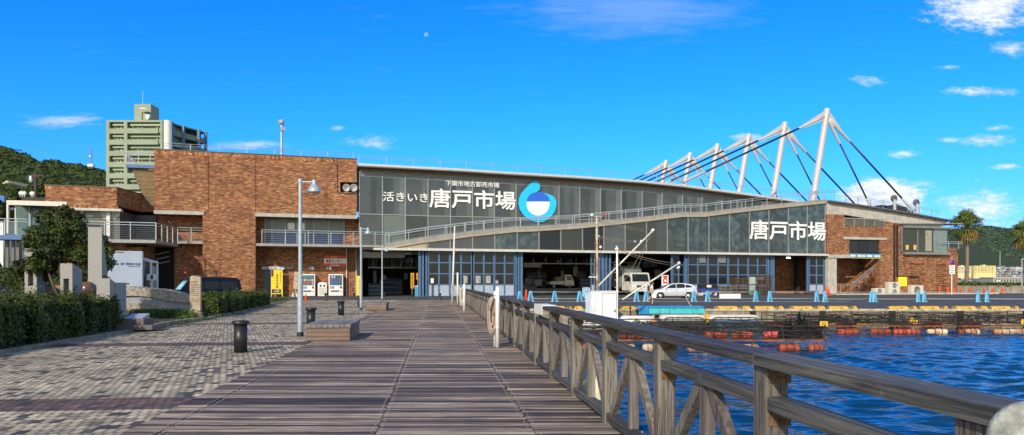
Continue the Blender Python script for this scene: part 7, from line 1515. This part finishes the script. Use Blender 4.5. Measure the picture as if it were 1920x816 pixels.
n_ = 5000; d_ = RNG.normal(size=(n_,3)); d_ /= np.linalg.norm(d_,axis=1,keepdims=True); d_[:,2] = np.abs(d_[:,2]); kk_ = .55+.35*np.sin(d_[:,0]*6+1)*np.cos(d_[:,1]*5)+.15*RNG.random(n_)
m.leaves(np.array(c)+d_*kk_[:,None]*np.array([1.0,.8,.85]), d_+RNG.normal(size=(n_,3))*.5, .06, asp=.7); tag(m.build('net_heap', NETB), 'heaped black fishing net piled on the near fish pen corner', 'net heap')
# ------------------------------------------------------------------ fishing boat with derricks, skiffs
Yo = 42.0; bt = thing('fishing_boat','fishing boat with white wheelhouse, tall rusty mast, two derricks and cyan deck','fishing boat',(X_(1170,Yo),Yo+.8,WZ))
RUSTM = pbr('mast_rusty', (.52,.44,.34), .7, var=.4, scale=3, col2=(.36,.20,.10)); CYAN = pbr('deck_cyan', (.04,.46,.50), .5, var=.15, scale=2, streak=.2); CYANB = pbr('deck_blue', (.02,.24,.52), .5, var=.15)
m = MB(); x0, x1 = X_(1092,Yo), X_(1232,Yo); vs = []
for (f, hw, zt_, zb) in ((0,.55,-.42,-1.4),(.12,.8,-.45,-1.45),(.5,.95,-.45,-1.5),(.8,.8,-.40,-1.5),(.95,.35,-.30,-1.4),(1,.03,-.25,-1.1)):
    x = x0+(x1-x0)*f; c = Yo+.8; vs += [(x,c-hw,zt_),(x,c-hw*.85,(zt_+zb)/2),(x,c,zb),(x,c+hw*.85,(zt_+zb)/2),(x,c+hw,zt_)]
m.smooth = True; m.add(vs, [(i*5+j,i*5+j+1,(i+1)*5+j+1,(i+1)*5+j) for i in range(5) for j in range(4)]+[(0,4,3,2,1)]+[(i*5,(i+1)*5,(i+1)*5+4,i*5+4) for i in range(5)]); m.build('hull', WHITED, bt)
wx0, wx1, wz1 = X_(1108,Yo), X_(1160,Yo), Z_(547,Yo); M = TR((wx0,Yo,0), R(6)); m = MB(M); ww = wx1-wx0; m.bbox(0,0,-.9,ww,1.5,wz1,.03); wh_ = m.build('wheelhouse', WHITE, bt)
m = MB(M); m.box(-.03,-.04,wz1+.001,ww+.03,1.54,wz1+.04); m.build('roof', WHITE, bt)
m = MB(M)
for k in range(9): m.box(-.02,.08+k*.16,-.85,-.001,.15+k*.16,wz1-.02)
for k in range(3): m.box(.02+.1*k,-.018,-.85,.07+.1*k,-.001,wz1-.03)
m.build('side_ribs', pbr('rib_blue_white', (.52,.60,.72), .5), wh_)
m = MB(M); m.box(ww*.42,-.02,-.85,ww*.92,-.001,wz1-.13); dr = m.build('door', WHITE, wh_); m = MB(M); 
for a in ((ww*.40,-.024,-.85,ww*.42,-.0201,wz1-.10),(ww*.92,-.024,-.85,ww*.94,-.0201,wz1-.10),(ww*.40,-.024,wz1-.13,ww*.94,-.0201,wz1-.10)): m.box(*a)
m.box(ww*.84,-.05,-.05,ww*.90,-.021,.10); m.build('handle', pbr('handle_grey', (.2,.2,.2), .4, .5), dr)
def px3(px, py, Y=Yo+.6): return at(px,py,Y)
m = MB(); m.path([px3(1120,556),px3(1119.5,480),px3(1118.5,406)], [.075,.065,.05], 10); mast1 = m.build('mast', RUSTM, bt)
m = MB(); m.path([px3(1157.5,556,Yo+.3),px3(1157,470,Yo+.3)], [.06,.05], 10); m.lathe(px3(1156.5,469,Yo+.3), [(.05,0),(.13,.02),(.1,.10),(.05,.12),(.05,.2),(.08,.22),(0,.24)], 12); m.build('mast', WHITE, bt)
m = MB(); m.path([px3(1122,536),px3(1224,432.5,Yo+.9)], [.05,.045], 10); m.tube(px3(1222,434,Yo+.9),px3(1226,430,Yo+.9),.085); m.tube(px3(1201,455,Yo+.8),px3(1204,451,Yo+.8),.075); m.build('derrick', WHITED, bt)
m = MB(); m.path([px3(1167,562,Yo+.2),px3(1273,494,Yo+1)], [.05,.045], 10); m.tube(px3(1271,495,Yo+1),px3(1275,492,Yo+1),.08); m.build('derrick', WHITED, bt)
for p in (px3(1122,412),px3(1224,435,Yo+.9),px3(1192,453),px3(1124,443),px3(1272,503,Yo+1)):
    m = MB(); m.lathe(p+Vector((-.04,0,0)), [(.05,0),(.085,.015),(.085,.06),(.05,.075)], 10, (0,1,0)); m.build('pulley', GALV, bt)
for p, mt in ((px3(1110,403.5),WHITE),(px3(1131,403.5),RED),(px3(1126,463.5),WHITE),(px3(1272.5,501.5,Yo+1),WHITE)):
    m = MB(); m.lathe(p, [(.02,-.08),(.085,-.04),(.085,.03),(.03,.08)], 10); m.build('deck_lamp', mt, bt)
m = MB(); m.beam(px3(1110,406),px3(1132,406),.03,.03); m.beam(px3(1104,519.5),px3(1120,519.5),.06,.06)
for k in range(8): q = px3(1119.2,425+16*k); m.beam(q+Vector((-.13,0,0)),q+Vector((.1,0,0)),.02,.02)
for k in range(4): q = px3(1157,497+14*k,Yo+.3); m.beam(q+Vector((-.16,0,0)),q+Vector((.12,0,0)),.025,.025)
m.build('mast_step', RUSTM, bt)
m = MB()
def wire(a, b_, sag=.05, r=.011): m.path([a, a.lerp(b_,.33)-Vector((0,0,sag*.8)), a.lerp(b_,.66)-Vector((0,0,sag*.8)), b_], r, 5)
wire(px3(1121,411),px3(1222,433,Yo+.9),.1,.016); wire(px3(1121,414),px3(1215,436,Yo+.9),.08); wire(px3(1121,443),px3(1192,452),.06,.014); wire(px3(1121,446),px3(1190,455),.06)
wire(px3(1158,468,Yo+.3),px3(1271,495,Yo+1),.12,.016); wire(px3(1158,471,Yo+.3),px3(1264,499,Yo+1),.1); wire(px3(1222,440,Yo+.9),px3(1160,545),.02,.014); wire(px3(1216,445,Yo+.9),px3(1190,520),.0); wire(px3(1157,475,Yo+.3),px3(1140,548),0); wire(px3(1157,475,Yo+.3),px3(1178,548),0); wire(px3(1121,420),px3(1133,545),.03); wire(px3(1118,410),px3(1112,548),0); wire(px3(1259,500,Yo+1),px3(1180,548),.1)
m.build('rigging', pbr('wire_tan', (.20,.17,.13), .8), bt)
m = MB(); Yd = 44.3; xa, xb = X_(1195,Yd), X_(1319,Yd); zt_ = Z_(574.5,Yd); M = None
m.prism([(X_(1217,Yd),Z_(577,Yd)),(xb,Z_(577,Yd)),(X_(1322,Yd),Z_(588,Yd)),(X_(1217,Yd),Z_(588,Yd))], Yd, Yd+1.2); m.build('side_panel', CYAN, bt)
m = MB(); m.bbox(xa,Yd-.08,Z_(577,Yd)+.002,xb,Yd+1.3,zt_,.02); m.bbox(X_(1205,Yd),Yd-.05,Z_(589.5,Yd),X_(1216.5,Yd),Yd+1,Z_(577,Yd),.02)
for k in range(4): m.tube((X_(1199.5+4.5*k,Yd),Yd-.04,Z_(589.5,Yd)),(X_(1199.5+4.5*k,Yd),Yd-.04,Z_(577,Yd)),.065,n=10)
m.build('gunwale', CYANB, bt)
m = MB()
for px in (1238,1255,1299): m.box(X_(px,Yd)-.015,Yd-.012,Z_(588,Yd),X_(px,Yd)+.015,Yd-.001,Z_(577.2,Yd))
for px in (1263,1304): m.box(X_(px,Yd),Yd-.013,Z_(581,Yd),X_(px+3,Yd),Yd-.001,Z_(579,Yd))
m.build('panel_joint', pbr('joint_teal', (.03,.16,.16), .6), bt)
m = MB(); m.box(X_(1217,Yd),Yd-.1,Z_(590.5,Yd),X_(1318,Yd),Yd+1.2,Z_(588.2,Yd)); m.box(X_(1200,Yd),Yd+.2,WZ-.3,X_(1318,Yd),Yd+1.3,Z_(590.7,Yd)); m.build('lower_hull', pbr('hull_grey', (.10,.09,.08), .7, var=.3), bt)
m = MB(); m.path([px3(1284,538,Yd),px3(1287,560,Yd),px3(1294,572,Yd),px3(1300,577,Yd)], .02, 6); tag(m.build('mooring_line', ROPEW), 'pale mooring line looping from the apron down to the cyan boat deck', 'rope')
for i, (a, b_, lab) in enumerate(((1163,1229,'white skiff moored under the boat wheelhouse, bow to the left'),(1240,1325,'white skiff with a yellow end piece below the cyan deck'),(1330,1426,'white skiff moored right of the cyan boat under the quay wall'))):
    Ys = 42.6; x0, x1 = X_(a,Ys), X_(b_,Ys); zt_, zb = Z_(591 if i else 593,Ys), WZ-.15; t = thing('white_skiff', lab, 'skiff', ((x0+x1)/2,Ys+.5,WZ), 0, 'white skiffs by the quay'); m = MB(); vs = []
    for f, hw, dz_ in ((0,.25,-.22),(.03,.42,-.05),(.1,.5,0),(.9,.5,0),(.97,.42,-.05),(1,.25,-.22)):
        x = x0+(x1-x0)*f; vs += [(x,Ys+.5-hw,zt_+dz_),(x,Ys+.5-hw*.95,zt_-.3),(x,Ys+.5-hw*.6,zb),(x,Ys+.5+hw*.6,zb),(x,Ys+.5+hw*.95,zt_-.3),(x,Ys+.5+hw,zt_+dz_)]
    m.smooth = True; m.add(vs, [(k*6+j,k*6+j+1,(k+1)*6+j+1,(k+1)*6+j) for k in range(5) for j in (0,4)]); m.cur = 1; m.add(vs, [(k*6+j,k*6+j+1,(k+1)*6+j+1,(k+1)*6+j) for k in range(5) for j in (1,2,3)]+[(5,4,3,2,1,0),tuple(range(30,36))]); m.cur = 0; m.smooth = False; m.add(vs, [(k*6,(k+1)*6,(k+1)*6+5,k*6+5) for k in range(5)]); m.build('hull', [WHITED, pbr('hull_dark', (.05,.055,.05), .8, var=.4)], t)
    m = MB(); m.path([(x0+.15,Ys-.06,zt_-.32),(x0+.2,Ys-.06,zt_-.18),(x0+.45,Ys-.06,zt_-.12),(x1-.45,Ys-.06,zt_-.12),(x1-.2,Ys-.06,zt_-.18),(x1-.15,Ys-.06,zt_-.32)], .018, 6)
    for k in range(7): x = x0+.3+(x1-x0-.6)*k/6; m.tube((x,Ys-.06,zt_-.12),(x,Ys-.06,zt_-.5),.014,n=5)
    m.build('hand_rail', PIPEK, t)
    if i == 1: m = MB(); m.bbox(x1-.02,Ys+.1,zt_-.42,x1+.16,Ys+.9,zt_+.05,.03); m.build('end_piece', pbr('end_yellow', (.75,.42,.02), .5), t)
m = MB(); m.bbox(X_(1220,38),38,Z_(606,38),X_(1231,38),38.6,Z_(602,38),.02); tag(m.build('orange_box', pbr('orange_plastic', (.80,.25,.02), .5)), 'small orange plastic box floating by the white skiffs', 'box')
m = MB(); m.bbox(X_(1345,39.5),39.5,WZ,X_(1425,39.5),41,Z_(603,39.5),.05); tag(m.build('teal_tank', pbr('tank_teal', (.03,.09,.11), .6, var=.3)), 'low dark teal fish tank between the near pen and skiffs', 'tank')

# ------------------------------------------------------------------ the walker
Yp = 54.5; px0 = X_(1221.5,Yp)
WK = Matrix.Translation((px0,Yp,-.02)) @ Matrix.Rotation(R(-12),4,'Z')
per = thing('person','person in white shirt and black shorts striding along the quay with backpack','person',(px0,Yp,-.02))
def skin(name, joints, bones, mat, parent, root=0, sub=2):
    me = bpy.data.meshes.new(name); me.from_pydata([tuple(WK @ Vector(j[:3])) for j in joints], bones, []); o = bpy.data.objects.new('tmp', me); COL.objects.link(o)
    sk = o.modifiers.new('skin','SKIN'); sk.use_smooth_shade = True
    for i, j in enumerate(joints): r_ = j[3]; me.skin_vertices[0].data[i].radius = r_ if isinstance(r_, tuple) else (r_, r_); me.skin_vertices[0].data[i].use_root = (i == root)
    ss_ = o.modifiers.new('sub','SUBSURF'); ss_.levels = sub; ss_.render_levels = sub
    ev = bpy.data.meshes.new_from_object(o.evaluated_get(bpy.context.evaluated_depsgraph_get())); bpy.data.objects.remove(o)
    m = MB(); m.smooth = True; m.add([tuple(v.co) for v in ev.vertices], [tuple(p.vertices) for p in ev.polygons]); return m
SKIN = pbr('skin', (.50,.29,.20), .6, var=.06); HAIR = pbr('hair_black', (.012,.010,.009), .6)
J = [(0,0,.93,(.13,.10)),(0,0,1.10,(.12,.09)),(.02,0,1.30,(.15,.10)),(.03,0,1.42,(.09,.07)),(.045,0,1.50,.052),(.065,0,1.60,(.082,.10)),(.08,0,1.69,(.07,.085)),
     (.03,-.17,1.37,.06),(-.03,-.22,1.13,.045),(.10,-.22,.93,.034),(.13,-.22,.87,.032),(.03,.17,1.37,.06),(.10,.21,1.13,.045),(.26,.19,1.00,.034),(.31,.18,.97,.032),
     (.02,-.09,.86,.10),(.10,-.09,.50,.062),(.06,-.09,.12,.042),(.06,-.09,.05,.045),(.20,-.09,.03,.035),(-.02,.09,.86,.10),(-.13,.09,.50,.062),(-.42,.09,.24,.042),(-.47,.09,.19,.045),(-.40,.09,.06,.035)]
B = [(0,1),(1,2),(2,3),(3,4),(4,5),(5,6),(2,7),(7,8),(8,9),(9,10),(2,11),(11,12),(12,13),(13,14),(0,15),(15,16),(16,17),(17,18),(18,19),(0,20),(20,21),(21,22),(22,23),(23,24)]
m = skin('body', J, B, SKIN, per); m.M = WK
for (hx,hy,hz), dn in (((.13,-.22,.86),(.25,0,-1)),((.32,.18,.965),(.8,0,-.5))):            # fingers and thumb
    dv = Vector(dn).normalized()
    for k, L in enumerate((.075,.085,.08,.062)): q = Vector((hx,hy-.03+.02*k,hz)); m.path([q,q+dv*L*.55,q+dv*L+Vector((.012,0,-.008))], [.011,.010,.008], 6)
    q = Vector((hx+.015,hy-.02,hz+.02)); m.path([q,q+Vector((.04,-.015,-.015)),q+Vector((.055,-.01,-.05))], [.012,.011,.009], 6)
hx_, hz_ = .07, 1.64
m.path([(.145,0,1.665),(.185,0,1.625),(.15,0,1.615)], [.012,.018,.012], 6)                    # nose
for s in (-1,1): m.lathe((.05,s*.092,1.625), [(.01,-.005),(.028,0),(.03,.01),(.0,.014)], 8, (0,s,0))
body = m.build('body', SKIN, per)
m = MB(WK)
for s in (-1,1): m.lathe((.146,s*.035,1.655), [(.013,0),(.0,.006)], 8, (1,0,0))
m.box(.140,-.025,1.575,.150,.025,1.583); m.build('face_features', pbr('eyes_mouth', (.05,.02,.02), .5), per)
m = MB(WK); pr = [(.01,.125)]; m.lathe((.045,0,1.64), [(.108,-.04),(.115,.02),(.105,.07),(.07,.105),(0,.12)], 16, (-.25,0,1)); m.build('hair', HAIR, per)
m = skin('shirt', [(0,0,.98,(.155,.125)),(0,0,1.12,(.145,.115)),(.02,0,1.30,(.175,.125)),(.03,0,1.42,(.115,.09)),(.03,-.17,1.38,.085),(-.01,-.205,1.22,.07),(.03,.17,1.38,.085),(.075,.195,1.22,.07)], [(0,1),(1,2),(2,3),(2,4),(4,5),(2,6),(6,7)], None, per); m.build('shirt', pbr('shirt_white', (.72,.73,.76), .8), per)
m = skin('shorts', [(0,0,1.0,(.15,.12)),(0,0,.90,(.16,.13)),(.03,-.09,.80,.125),(.075,-.09,.60,.10),(-.03,.09,.80,.125),(-.10,.09,.60,.10)], [(0,1),(1,2),(2,3),(1,4),(4,5)], None, per); m.build('shorts', pbr('shorts_black', (.015,.015,.02), .8), per)
m = MB(WK); m.bbox(-.30,-.15,1.02,-.125,.15,1.45,.05); m.build('backpack', pbr('pack_black', (.02,.02,.024), .7), per)
m = MB(WK)
for y, x0, z0 in ((-.09,-.02,0.0),(.09,-.50,.07)): 
    if y < 0: m.bbox(-.02,-.135,.0,.27,-.045,.09,.025)
    else: m.add([WK.inverted() @ (WK @ Vector(p)) for p in ((-.55,.045,.20),(-.55,.135,.20),(-.36,.045,.0),(-.36,.135,.0),(-.46,.045,.29),(-.46,.135,.29),(-.31,.045,.10),(-.31,.135,.10))],[(0,2,3,1),(4,5,7,6),(0,4,6,2),(1,3,7,5),(0,1,5,4),(2,6,7,3)])
m.build('shoe', BLACK, per)
m = MB(WK); m.M = WK; m.bbox(.02,-.35,.55,.36,-.18,.84,.03); m.path([(.12,-.25,.84),(.14,-.235,.9),(.2,-.25,.84)], .008, 5); tag(m.build('carrier_bag', pbr('bag_white', (.72,.73,.72), .6)), 'white carrier bag in the hand of the walking person', 'bag')
